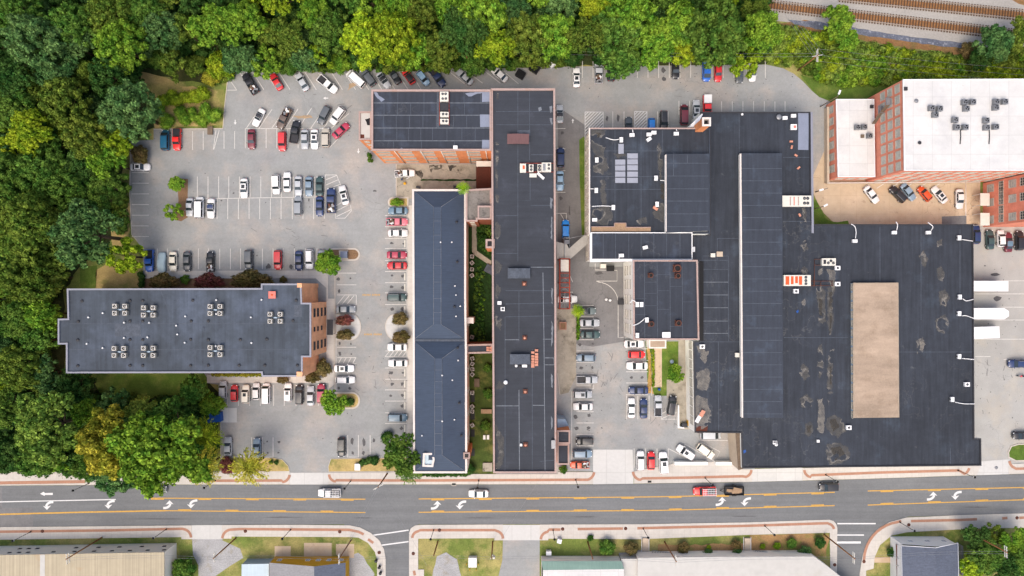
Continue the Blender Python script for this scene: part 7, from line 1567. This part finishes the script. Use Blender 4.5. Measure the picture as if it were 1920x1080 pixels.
p = W(1229,390.5,zn+.3); mb = MB(); mb.obox((p.x,p.y),(.8,-.5),1.2,.6,zn,zn+.35); tag(mb.build('roof_box', M['terracotta']), 'pink tilted box near the shorter monitor', 'roof box')
for x, y, r_, l in [(1221,516,.55,'upper left'),(1271,503,.85,'upper right, largest'),(1272,517,.6,'just under the largest'),(1222,607.5,.6,'lower left'),(1273,606,.65,'lower right')]:
    c = W(x,y,zs_+1.2); t = thing('roof_ventilator', 'rusty round roof ventilator on the white south block, '+l, 'ventilator', (c.x,c.y,zs_), 'round ventilators on the white south block')
    mb = MB(); n = 16; o_ = [(c.x+r_*math.cos(2*math.pi*i/n), c.y+r_*math.sin(2*math.pi*i/n)) for i in range(n)]; i_ = offset_poly(o_, r_*.28); mb.ring(o_, i_, zs_+1.1); mb.walls(o_, zs_+.2, zs_+1.1); mb.walls(i_[::-1], zs_+.8, zs_+1.1); mb.build('rim', M['rustbrown'], t)
    mb = MB(); mb.flat(i_, zs_+.85); mb.build('opening', M['black'], t); mb = MB(); mb.box(c.x-r_,c.y-r_,zs_,c.x+r_,c.y+r_,zs_+.2); mb.build('base', M['rustbrown'], t)
# dark condensers on the white factory roofs
zg = ZG-.14
for i, (x, y) in enumerate([(1746,203),(1761,204),(1753,215.5),(1808,192),(1823,191.5),(1811,204),(1867,191),(1883,191),(1866,202),(1790,225),(1793,239),(1809,239),(1848,226),(1849,239.5),(1866,238)]):
    put_cond(CD, x, y, zg, 0, 'dark grey condenser on the tall factory roof, %s counted by rows' % ordn(i+1), 'condensers on the tall factory roof', 1.08)
for i, (x, y) in enumerate([(1607,239),(1620,238.5),(1630,255)]): put_cond(CD, x, y, 5.1, 0, ['left','middle','lower right'][i]+' dark grey condenser on the factory annex roof', 'condensers on the annex roof', 1.08)
for i, (x, y, z, l) in enumerate([(1699,166,zg,'tall factory roof near its corner'),(1635.5,199.5,5.1,'annex roof by the fire escape'),(1618,255,5.1,'annex roof beside the condensers')]):
    p = W(x,y,z+.4); mb = MB(); mb.box(p.x-.38,p.y-.38,z,p.x+.38,p.y+.38,z+.35); tag(mb.build('roof_curb', M['metal_dark' if i < 2 else 'wood_grey']), 'small dark square roof curb on the '+l, 'roof curb')
vent(1719,189,zg,.45,.3,'metal_grey','small ring vent on the tall factory roof, upper left',None); vent(1725,267.5,zg,.4,.3,'metal_dark','small dark vent on the tall factory roof, lower left',None)
for x, y0, y1 in ((1801,243,270),(1855,243,270)):
    mb = MB(); mb.path([W(x,y0,zg+.15),W(x+.5,(y0+y1)/2,zg+.15),W(x-.5,y1,zg+.15)], .1); tag(mb.build('roof_pipe', M['metal_dark']), 'dark wavy pipe run on the tall factory roof, %s' % ('left' if x < 1830 else 'right'), 'pipe', 'pipe runs on the tall factory roof')
for k in (CP, CD): kill(k)
# fire escape on the factory west wall
fe = thing('fire_escape', 'rusty grey fire escape zigzagging on the factory west wall', 'fire escape', (WL[bG.name].x, 0, 0))
gx = W(1693.5,149,ZG).x
def yw(py): return W(0,py,ZG).y
for z_, ya, yb_ in ((11.8,172,186),(8.6,180,196)):
    mb = MB(); mb.box(gx-1.3, yw(yb_), z_, gx-.05, yw(ya), z_+.08); mb.build('landing', M['metal_grey'], fe)
    mb = MB(); mb.path([(gx-1.3,yw(ya),z_+1),(gx-1.3,yw(yb_),z_+1),(gx-.05,yw(yb_),z_+1)], .04); mb.path([(gx-1.3,yw(ya),z_),(gx-1.3,yw(ya),z_+1)], .04); mb.path([(gx-1.3,yw(yb_),z_),(gx-1.3,yw(yb_),z_+1)], .04); mb.build('railing', M['metal_grey'], fe)
for (za_, ya, zb__, yb_) in ((11.8,186,8.6,196),(8.6,196,5.6,210)):
    mb = MB(); n = 10
    for k in range(n):
        f = (k+.5)/n; z_ = za_+(zb__-za_)*f; y_ = yw(ya)+(yw(yb_)-yw(ya))*f; mb.box(gx-1.2,y_-.12,z_,gx-.3,y_+.12,z_+.04)
    mb.build('stair_flight', M['wood_grey'], fe)
# red steel pipe bridge/stair frame and the footbridge
fb = thing('footbridge', 'grey covered footbridge bending from the long mill to the white block', 'footbridge', W(1070,460,5))
mb = MB(); mb.prism(px([(1043,453),(1063,458),(1067,466),(1096,440),(1102,443),(1102,457),(1070,485),(1044,485)], 5.2), 4.6, 5.2); mb.build('bridge_roof', M['roof_pale'] if False else surf('grey bridge roof', C(178,176,170), .85, ((.5,.06),(3,.05))), fb)
for x, y in ((1062,478),(1085,462)):
    p = W(x,y,0); mb = MB(); mb.tube((p.x,p.y,0),(p.x,p.y,4.6),.12,n=6); mb.build('post', M['metal_grey'], fb)
mb = MB(); mb.path([W(1058,445,5.4),W(1058,485,5.4)], .09); mb.path([W(1060,448,5.4),W(1096,441,5.4)], .09); mb.build('rail', M['metal_grey'], fb)
sf = thing('steel_stair_frame', 'red steel stair frame climbing down beside the long mill', 'steel frame', W(1060,530,5))
mb = MB()
for x in (1049.5,1068): mb.path([W(x,485,6.2),W(x,580,6.2)], .16)
for y in (485,512,521,530,539,548,560,579): mb.path([W(1049.5,y,6.2),W(1068,y,6.2)], .11)
mb.build('top_frame', M['rustmetal'], sf)
mb = MB()
for ya, yb_ in ((512,530),(530,548),(548,579)): mb.path([W(1049.5,ya,6.1),W(1068,yb_,6.1)], .06); mb.path([W(1068,ya,6.1),W(1049.5,yb_,6.1)], .06)
for y in (521,525,534,543,552,556): mb.path([W(1044,y,5.9),W(1072,y,5.9)], .05)
mb.path([W(1059,512,6.0),W(1059,580,6.0)], .08); mb.build('bracing', M['metal_grey'], sf)
mb = MB(); a, b = W(1051.5,487,5.9), W(1066.5,509,5.9); mb.box(a.x,b.y,5.8,b.x,a.y,5.9); mb.build('landing', M['metal'], sf)
for x in (1049.5,1068):
    for y in (486,530,579):
        p = W(x,y,6.1); mb = MB(); mb.tube((p.x,p.y,0),(p.x,p.y,6.1),.12,n=6); mb.build('post', M['rustmetal'], sf)
# street lamps: base px, height; the top leans outward in the picture by itself
def lamp(x, y, label, h=6.0):
    p = W(x,y,K1); t = thing('street_lamp', 'black street lamp '+label, 'street lamp', (p.x,p.y,K1), 'black street lamps along the road')
    mb = MB(); mb.tube((p.x,p.y,K1),(p.x,p.y,K1+.6),.17,.12,8); mb.build('base', M['black'], t)
    mb = MB(); mb.tube((p.x,p.y,K1+.6),(p.x,p.y,h-.6),.075,.06,8); mb.build('post', M['black'], t)
    mb = MB(); mb.tube((p.x,p.y,h-.6),(p.x,p.y,h-.35),.10,.22,10); mb.tube((p.x,p.y,h-.35),(p.x,p.y,h-.02),.24,.17,10); mb.build('lantern', M['lens'], t)
    mb = MB(); mb.tube((p.x,p.y,h-.02),(p.x,p.y,h+.2),.30,.05,10); mb.build('cap', M['black'], t)
for x, y, l in [(167,906,'under the left woods, north pavement'),(404,901,'beside the feathery golden tree'),(657.5,902,'right of the west driveway'),(897.5,901,'below the courtyard'),(1079.5,899.5,'left of the middle driveway'),(1322,896,'above the towed trailer'),(1548,890,'above the black car on the road'),(1796,882,'at the right end of the warehouse pavement'),
   (58,997,'leftmost on the south pavement'),(312,992,'left of the first south driveway'),(545,993,'above the yellow house'),(813,994,'above the gravel patch lawn'),(1037,994,'right of the middle south driveway'),(1206,991,'by the left garden steps'),(1434,986,'between the right steps and the corner'),(1687,979,'on the curved corner pavement')]: lamp(x, y, l, 6.3)
c = W(1541,262,0)
def tall_lamp(x, y, h, ax, ay, label):
    p = W(x,y,0); q = W(ax,ay,h); t = thing('lot_light', label, 'light pole', (p.x,p.y,0)); mb = MB(); mb.tube((p.x,p.y,0),(p.x,p.y,h),.12,.08,8); mb.build('pole', M['wood_grey'], t)
    mb = MB(); mb.path([(p.x,p.y,h-.3),(q.x,q.y,h)], .05); mb.build('arm', M['metal_grey'], t); mb = MB(); mb.obox((q.x,q.y), Vector((q.x-p.x,q.y-p.y)).normalized(), 1.0, .42, h-.1, h+.12); mb.build('lamp_head', M['metal_white'], t)
tall_lamp(1538,200,9.0,1574,173,'light pole with a white lamp head at the top left of the factory annex')
tall_lamp(1525,392,5.5,1548,385,'light pole beside the grass corner of the tan lot')
tall_lamp(1529,360,6.5,1540,356,'light pole with three lamps at the tan lot corner')
# wooden utility poles and wires
def upole(x, y, h, label, arms=(), lean=None):
    p = W(x,y,0); t = thing('utility_pole', label, 'utility pole', (p.x,p.y,0), 'wooden utility poles'); top = Vector((p.x,p.y,h))
    mb = MB(); mb.tube((p.x,p.y,0), top, .19, .13, 10); mb.build('pole', M['wood'], t)
    for (L, ang, dz) in arms:
        u = Vector((math.cos(R(ang)), math.sin(R(ang)), 0)); c = top+Vector((0,0,-dz)); mb = MB(); a = c-u*L/2; b = c+u*L/2
        mb.obox((c.x,c.y-.0), (u.x,u.y), L, .14, c.z-.08, c.z+.08); ca = mb.build('crossarm', M['metal'], t)
        for f in (-.45,-.2,.2,.45):
            q = c+u*L*f; mb = MB(); mb.tube(q+Vector((0,0,.08)), q+Vector((0,0,.3)), .06, .04, 6); mb.build('insulator', M['metal_white'], ca)
    WL[t.name] = Vector((p.x,p.y,0)); return top
tA = upole(191.5,1007.5,13.5,'wooden utility pole leaning over the cream metal warehouse',[(2.4,95,.3),(2.4,95,1.1)])
tB = upole(442,1009,12.5,'wooden utility pole at the gravel lane by the first driveway',[(2.3,93,.3),(2.3,93,.9)])
tC = upole(658,1013,12,'wooden utility pole right of the yellow house',[(2.3,93,.3),(2.3,93,.9)])
tD = upole(726,888,11.5,'dark utility pole on the north pavement by the bushy tree',[(2.6,28,.3),(2.2,40,1.0)])
tE = upole(821,1015,9,'wooden utility pole on the gravel patch lawn')
tF = upole(924,1016,10,'short wooden utility pole with a white transformer left of the middle driveway',[(1.2,60,.8)])
tG = upole(1102,1016,10.5,'wooden utility pole behind the ribbed green roof')
tH = upole(1246,1016,12,'wooden utility pole by the left slatted ramp',[(2.4,90,.3),(2.4,90,.9)])
tI = upole(1545,1002,15,'wooden utility pole at the side street corner',[(2.6,90,.3),(2.6,90,.9)])
tJ = upole(1811,994.5,14,'tall brown utility pole over the lower right thicket',[(2.6,92,.3),(2.6,92,.9)])
tK = upole(1496,132,11,'utility pole with cross arms in the bank bushes at the upper right',[(3.0,90,.2),(2.6,90,.8),(2.4,10,.5)])
tL = upole(877.5,118,9,'grey utility pole at the edge of the north wood',[(1.5,0,.4)])
mb = MB(); mb.tube(tF+Vector((.5,-.3,-1.8)), tF+Vector((.5,-.3,-.8)), .3, n=12); tag(mb.build('transformer', M['metal']), 'white can transformer on the pole left of the middle driveway', 'transformer')
def wire(a, b, label, sag=1.2, n=1, gap=.5, off=Vector((0,1,0))):
    for k in range(n):
        o_ = off*gap*(k-(n-1)/2); pts = []
        for i in range(17):
            f = i/16; p = a+(b-a)*f+o_; pts.append(Vector((p.x,p.y,p.z-sag*4*f*(1-f))))
        mb = MB(); mb.path(pts, .022, 4); tag(mb.build('power_line', M['metal_grey']), label, 'power line', 'overhead wires')
wire(tA, tB, 'overhead wires between the poles by the cream warehouse and the gravel lane', n=2); wire(tB, tC, 'overhead wires above the yellow house', n=2); wire(tC, tF, 'overhead wires across the left side street', n=2); wire(tF, tH, 'overhead wires above the ribbed green roof', n=2)
wire(tH, tI, 'overhead wires along the pale building', n=2); wire(tI, tJ, 'overhead wires above the gabled house', n=2); wire(tD, tC, 'overhead wires slanting across the road', n=2, off=Vector((1,0,0))); wire(tD, W(800,1060,8), 'overhead wires slanting across the road to the lawn', n=1)
wire(tK, W(2050,150,12), 'overhead wires from the upper right pole to the right edge', n=3, gap=1.4); wire(tK, W(1440,-60,12), 'overhead wires from the upper right pole over the tracks', n=4, gap=.9, off=Vector((1,0,0))); wire(tK, tL, 'overhead wires along the north wood', n=2, gap=.7)
wire(W(1022,885,9), W(940,1010,8), 'thin wire from the long mill slanting across the road', sag=.5)
# small street and yard things
def boxthing(name, label, cat, x, y, w, d, z0, z1, mat, rot=0, lid=None, group=None):
    p = W(x,y,z1); t = thing(name, label, cat, (p.x,p.y,z0), group); u = (math.cos(R(rot)), math.sin(R(rot)))
    mb = MB(); mb.obox((p.x,p.y), u, w, d, z0, z1-.08); mb.build('body', M[mat], t); mb = MB(); mb.obox((p.x,p.y), u, w*1.04, d*1.05, z1-.08, z1); mb.build('lid', M[lid or mat], t); return t
boxthing('transformer_cabinet','grey green electrical cabinet on the rounded mulch island','electrical cabinet',644.5,477.5,1.6,1.5,.27,1.5,'roof_grey',0,'patchgrey')
mb = MB(); p = W(644.5,478,0); mb.box(p.x-1.1,p.y-1.1,.12,p.x+1.1,p.y+1.1,.27); tag(mb.build('cabinet_pad', M['kerb']), 'square concrete pad under the cabinet on the mulch island', 'concrete pad')
boxthing('dumpster','dark dumpster by the woods, left of two','dumpster',976,138,2.1,1.7,.05,1.4,'metal_dark',-32,'black','dark dumpsters by the woods'); boxthing('dumpster','dark dumpster by the woods, right of two','dumpster',1002.5,127,2.2,1.8,.05,1.4,'metal_dark',-35,'black','dark dumpsters by the woods')
boxthing('storage_box','white and grey storage box at the edge of the north wood','storage box',1037,118,2.0,1.5,.05,1.2,'metal_white',28)
mb = MB(); rr = random.Random(6)
for k in range(9): a = R(70+rr.uniform(-22,22)); p = W(1021+rr.uniform(-4,4),121,.2); mb.obox((p.x,p.y),(math.cos(a),math.sin(a)),rr.uniform(1.2,1.9),.14,.05+k*.04,.09+k*.04)
tag(mb.build('timber_pile', M['plank']), 'loose pile of planks between the dumpsters and the storage box', 'timber pile')
t = boxthing('skip_container','blue and black skip tucked under the trees by the bin pad','skip',401,783,3.2,2.2,.05,1.6,'bluebin',5,'bluebin'); boxthing('dumpster','black bin left of the blue skip','dumpster',390,784,1.6,1.8,.05,1.3,'black',5)
boxthing('dumpster','black bin against the white wall under the cross block','dumpster',1145,503,1.7,1.3,.05,1.3,'black'); boxthing('dumpster','pale bin against the white wall under the cross block','dumpster',1131,499,1.3,1.0,.05,1.2,'metal')
boxthing('skip_container','small dark skip at the end of the service path','skip',1285,797.5,1.6,.9,.05,1.1,'metal_dark'); boxthing('yellow_cabinet','yellow cabinet beside the small dark skip','cabinet',1294,794,.9,1.3,.05,1.8,'yellowwall',0,'yellowwall')
boxthing('planter_box','dark square planter at the side of the white south block','planter',1165,566,1.5,1.3,.05,.7,'metal_dark')
boxthing('wooden_bench','grey wooden bench by the clipped hedges','bench',393.5,244.5,1.2,1.9,.15,.55,'wood_grey')
boxthing('sign_board','white sign board on the verge right of the west driveway','sign',670,876,1.3,1.5,.12,1.0,'metal_white')
boxthing('sign_board','small white sign board in the low bush right of the middle south driveway','sign',1049,1015.5,1.0,.9,.0,1.3,'metal_white',-15); boxthing('sign_board','small white sign board above the ribbed green roof','sign',1029,1038,1.2,.9,0,1.3,'metal_white')
boxthing('electric_box','white electric box between yellow posts on the lawn','electrical cabinet',886,1055,1.9,2.2,0,1.5,'metal_white')
for i, (x, y) in enumerate([(879,1044),(891,1043),(875,1056),(897,1056),(881,1066),(893,1066)]):
    p = W(x,y,0); mb = MB(); mb.tube((p.x,p.y,0),(p.x,p.y,1.05),.10,n=8); tag(mb.build('bollard', M['yellowwall']), 'yellow bollard round the white electric box, '+['top left','top right','middle left','middle right','bottom left','bottom right'][i], 'bollard', 'yellow bollards round the electric box')
for i, (x, y) in enumerate([(706,1050),(712,1062),(714,1073)]): 
    p = W(x,y,K1); t = thing('litter_bin', 'black litter bin on the corner pavement, %s from the top' % ordn(i+1), 'litter bin', (p.x,p.y,K1), 'black litter bins on the corner'); mb = MB(); mb.tube((p.x,p.y,K1),(p.x,p.y,K1+.85),.30,.36,12); mb.build('drum', M['black'], t); mb = MB(); mb.tube((p.x,p.y,K1+.85),(p.x,p.y,K1+.98),.38,.2,12); mb.build('lid', M['metal_dark'], t)
for i, (x, y) in enumerate([(1137,561.5),(1144,563)]): p = W(x,y,.3); mb = MB(); mb.tube((p.x,p.y,.05),(p.x,p.y,.5),.36,.3,10); tag(mb.build('white_sack', M['metal_white']), ['left','right']+[] and ('left' if i == 0 else 'right')+' white sack on the dark lane by the white south block', 'sack', 'white sacks')
p = W(1260,678,.3); mb = MB(); mb.tube((p.x,p.y,.02),(p.x,p.y,.45),.5,.42,14); tag(mb.build('water_barrel', M['pale_blue']), 'blue grey round tub on the small lawn', 'tub'); p = W(1236,730,.5); mb = MB(); mb.tube((p.x,p.y,.02),(p.x,p.y,.8),.34,.3,12); tag(mb.build('blue_drum', M['bluebin']), 'blue drum at the end of the garden walk', 'drum')
boxthing('wooden_bench','wooden bench against the long mill in the courtyard','bench',912,771.5,2.5,1.0,.1,.6,'plank'); boxthing('roof_table','small table with benches in the courtyard lawn','table',894,718,1.2,1.9,.1,.75,'wood_grey')
for i, x in enumerate((908,915)): boxthing('lawn_chair', ('left','right')[i]+' white lawn chair in the courtyard below the lower tree','chair',x,820,.55,1.0,.05,.5,'metal_white',group='white lawn chairs')
boxthing('grey_platform','small grey platform in the upper courtyard','platform',918,505,2.2,1.9,.05,.5,'seam_dim',-28); mb = MB(); mb.prism(px([(905,868),(923,868),(923,884),(905,884)], .5), 0, .5); tag(mb.build('stone_landing', M['old_concrete']), 'square concrete landing at the foot of the courtyard', 'landing')
for i, y in enumerate((747,780,812,848)): boxthing('window_well', 'dark window well along the gabled hall, %s from the top' % ordn(i+1), 'window well', 886, y, 1.0, 1.7, .03, .12, 'black', group='window wells')
# brick chimney stub on the long mill west edge and hall's chimney
for x, y, z, l, s_ in [(919,457,ZB-.5,'sticking out of the long mill into the courtyard',1.0),(875,854,ZC,'on the east wall of the gabled hall near the road',.75)]:
    c = W(x,y,z); t = thing('chimney', 'small square chimney '+l, 'chimney', (c.x,c.y,0)); o4 = [(c.x-s_,c.y-s_),(c.x+s_,c.y-s_),(c.x+s_,c.y+s_),(c.x-s_,c.y+s_)]; i4 = offset_poly(o4, s_*.42)
    mb = MB(); mb.walls(o4, 0, z+.2); mb.build('stack', M['brick'], t); mb = MB(); mb.ring(o4, i4, z+.22); mb.walls(offset_poly(o4,-.04), z, z+.22); mb.build('cap', M['coping'], t); mb = MB(); mb.flat(i4, z+.1); mb.build('flue', M['black'], t)
boxthing('stair_box','cream stair box on the east wall of the gabled hall','stair box',880,601,1.9,1.3,0,7.5,'coping_white')
# service pickup in the stained yard with its driver door open, cone of tools and a person
def pr(x, y, z=0): return W(x, y, z)
# open door of the service pickup
p = W(762,332.5,1.0); mb = MB(); mb.obox((p.x+.35,p.y-.15), (.83,.55), .95, .07, .45, 1.05); o = mb.build('open_door', M['metal_white'], sp_); 
s_ = .88; o.location = ((WL[o.name]-Vector(sp_.location))/s_); o.scale = (1/s_,)*3; o.rotation_euler = (0,0,0)
# person bending beside the truck, grown as one skinned body
def person(label, x, y, rot, shirt, trousers):
    t = thing('person', label, 'person', W(x,y))
    J = {'pelvis':(0,0,.92,.15),'waist':(.06,0,1.06,.14),'chest':(.26,0,1.24,.165),'neck':(.42,0,1.36,.07),'head':(.54,0,1.40,.10),'crown':(.62,0,1.43,.085),
     'shL':(.30,.19,1.26,.07),'elL':(.38,.26,1.00,.05),'haL':(.52,.20,.82,.035),'shR':(.30,-.19,1.26,.07),'elR':(.42,-.25,1.02,.05),'haR':(.58,-.16,.86,.035),
     'hiL':(-.01,.10,.86,.10),'knL':(.06,.12,.48,.065),'anL':(-.02,.13,.10,.045),'toL':(.16,.14,.05,.04),'hiR':(-.01,-.10,.86,.10),'knR':(.02,-.12,.48,.065),'anR':(-.08,-.13,.10,.045),'toR':(.10,-.15,.05,.04)}
    names = list(J); E = [('pelvis','waist'),('waist','chest'),('chest','neck'),('neck','head'),('head','crown'),('chest','shL'),('shL','elL'),('elL','haL'),('chest','shR'),('shR','elR'),('elR','haR'),('pelvis','hiL'),('hiL','knL'),('knL','anL'),('anL','toL'),('pelvis','hiR'),('hiR','knR'),('knR','anR'),('anR','toR')]
    for s_, hand in ((1,'haL'),(-1,'haR')):
        hx, hy, hz_, _ = J[hand]
        for k in range(4): J['f%d%s' % (k,hand)] = (hx+.09-.008*abs(k-1), hy+(k-1.5)*.022, hz_-.05, .010); names.append('f%d%s' % (k,hand)); E.append((hand,'f%d%s' % (k,hand)))
        J['t'+hand] = (hx+.03, hy-s_*.06, hz_-.02, .011); names.append('t'+hand); E.append((hand,'t'+hand))
    me = bpy.data.meshes.new('body'); me.from_pydata([J[n][:3] for n in names], [(names.index(a), names.index(b)) for a, b in E], [])
    o = bpy.data.objects.new('body', me); COL.objects.link(o); o.parent = t
    sk = o.modifiers.new('skin', 'SKIN'); ss = o.modifiers.new('sub', 'SUBSURF'); ss.levels = 2; ss.render_levels = 2
    for i, n in enumerate(names): v = me.skin_vertices[0].data[i]; v.radius = (J[n][3],)*2; v.use_root = (n == 'pelvis')
    m, nt, b = newmat('clothed body'); g = N(nt, 'ShaderNodeTexCoord'); sx = N(nt, 'ShaderNodeSeparateXYZ'); nt.links.new(g.outputs['Object'], sx.inputs[0])
    f1 = ramp(nt, sx.outputs[2], .93, .95); f2 = ramp(nt, sx.outputs[0], .40, .43); c1 = mixc(nt, f1, trousers, shirt); f3 = ramp(nt, sx.outputs[2], .98, .96)
    mm = N(nt, 'ShaderNodeMath', operation='MULTIPLY'); nt.links.new(f3, mm.inputs[0]); nt.links.new(ramp(nt, sx.outputs[0], .36, .38), mm.inputs[1]); mx = N(nt, 'ShaderNodeMath', operation='MAXIMUM'); nt.links.new(mm.outputs[0], mx.inputs[0]); nt.links.new(f2, mx.inputs[1])
    nt.links.new(mixc(nt, mx.outputs[0], c1, (.45,.27,.19,1)), b.inputs['Base Color']); b.inputs['Roughness'].default_value = .8; me.materials.append(m)
    V, F = leafy([(.53,0,1.49,.095)], .05, 1200, up_bias=.0, core=.95); me2 = fast_mesh('hair', V, F, [M['black']]); h = bpy.data.objects.new('hair', me2); COL.objects.link(h); h.parent = t
    t.rotation_euler = (0,0,R(rot)); t.location.z = .03; return t
person('person in a dark blue shirt bending beside the white service pickup', 753.5, 337.5, 8, (.02,.035,.08,1), (.05,.06,.09,1))
c = W(759,344,.4); t = thing('bucket', 'orange bucket on the yard slab near the bending person', 'bucket', (c.x,c.y,.03)); mb = MB(); mb.tube((c.x,c.y,.03),(c.x,c.y,.5),.27,.34,14); mb.build('pail', M['orange'], t); mb = MB(); mb.tube((c.x,c.y,.5),(c.x,c.y,.54),.36,n=14); mb.build('lid', M['yellowwall'], t)
t = boxthing('tool_case','dark tool case on the yard slab by the hall corner','tool case',784,351,1.0,.5,.03,.5,'metal_dark',-12)
mb = MB(); mb.prism(px([(850,347),(868,353),(850,353)], 1.2), 0, 1.2); tag(mb.build('dark_awning', M['metal_dark']), 'dark three cornered awning over the hall north door', 'awning')
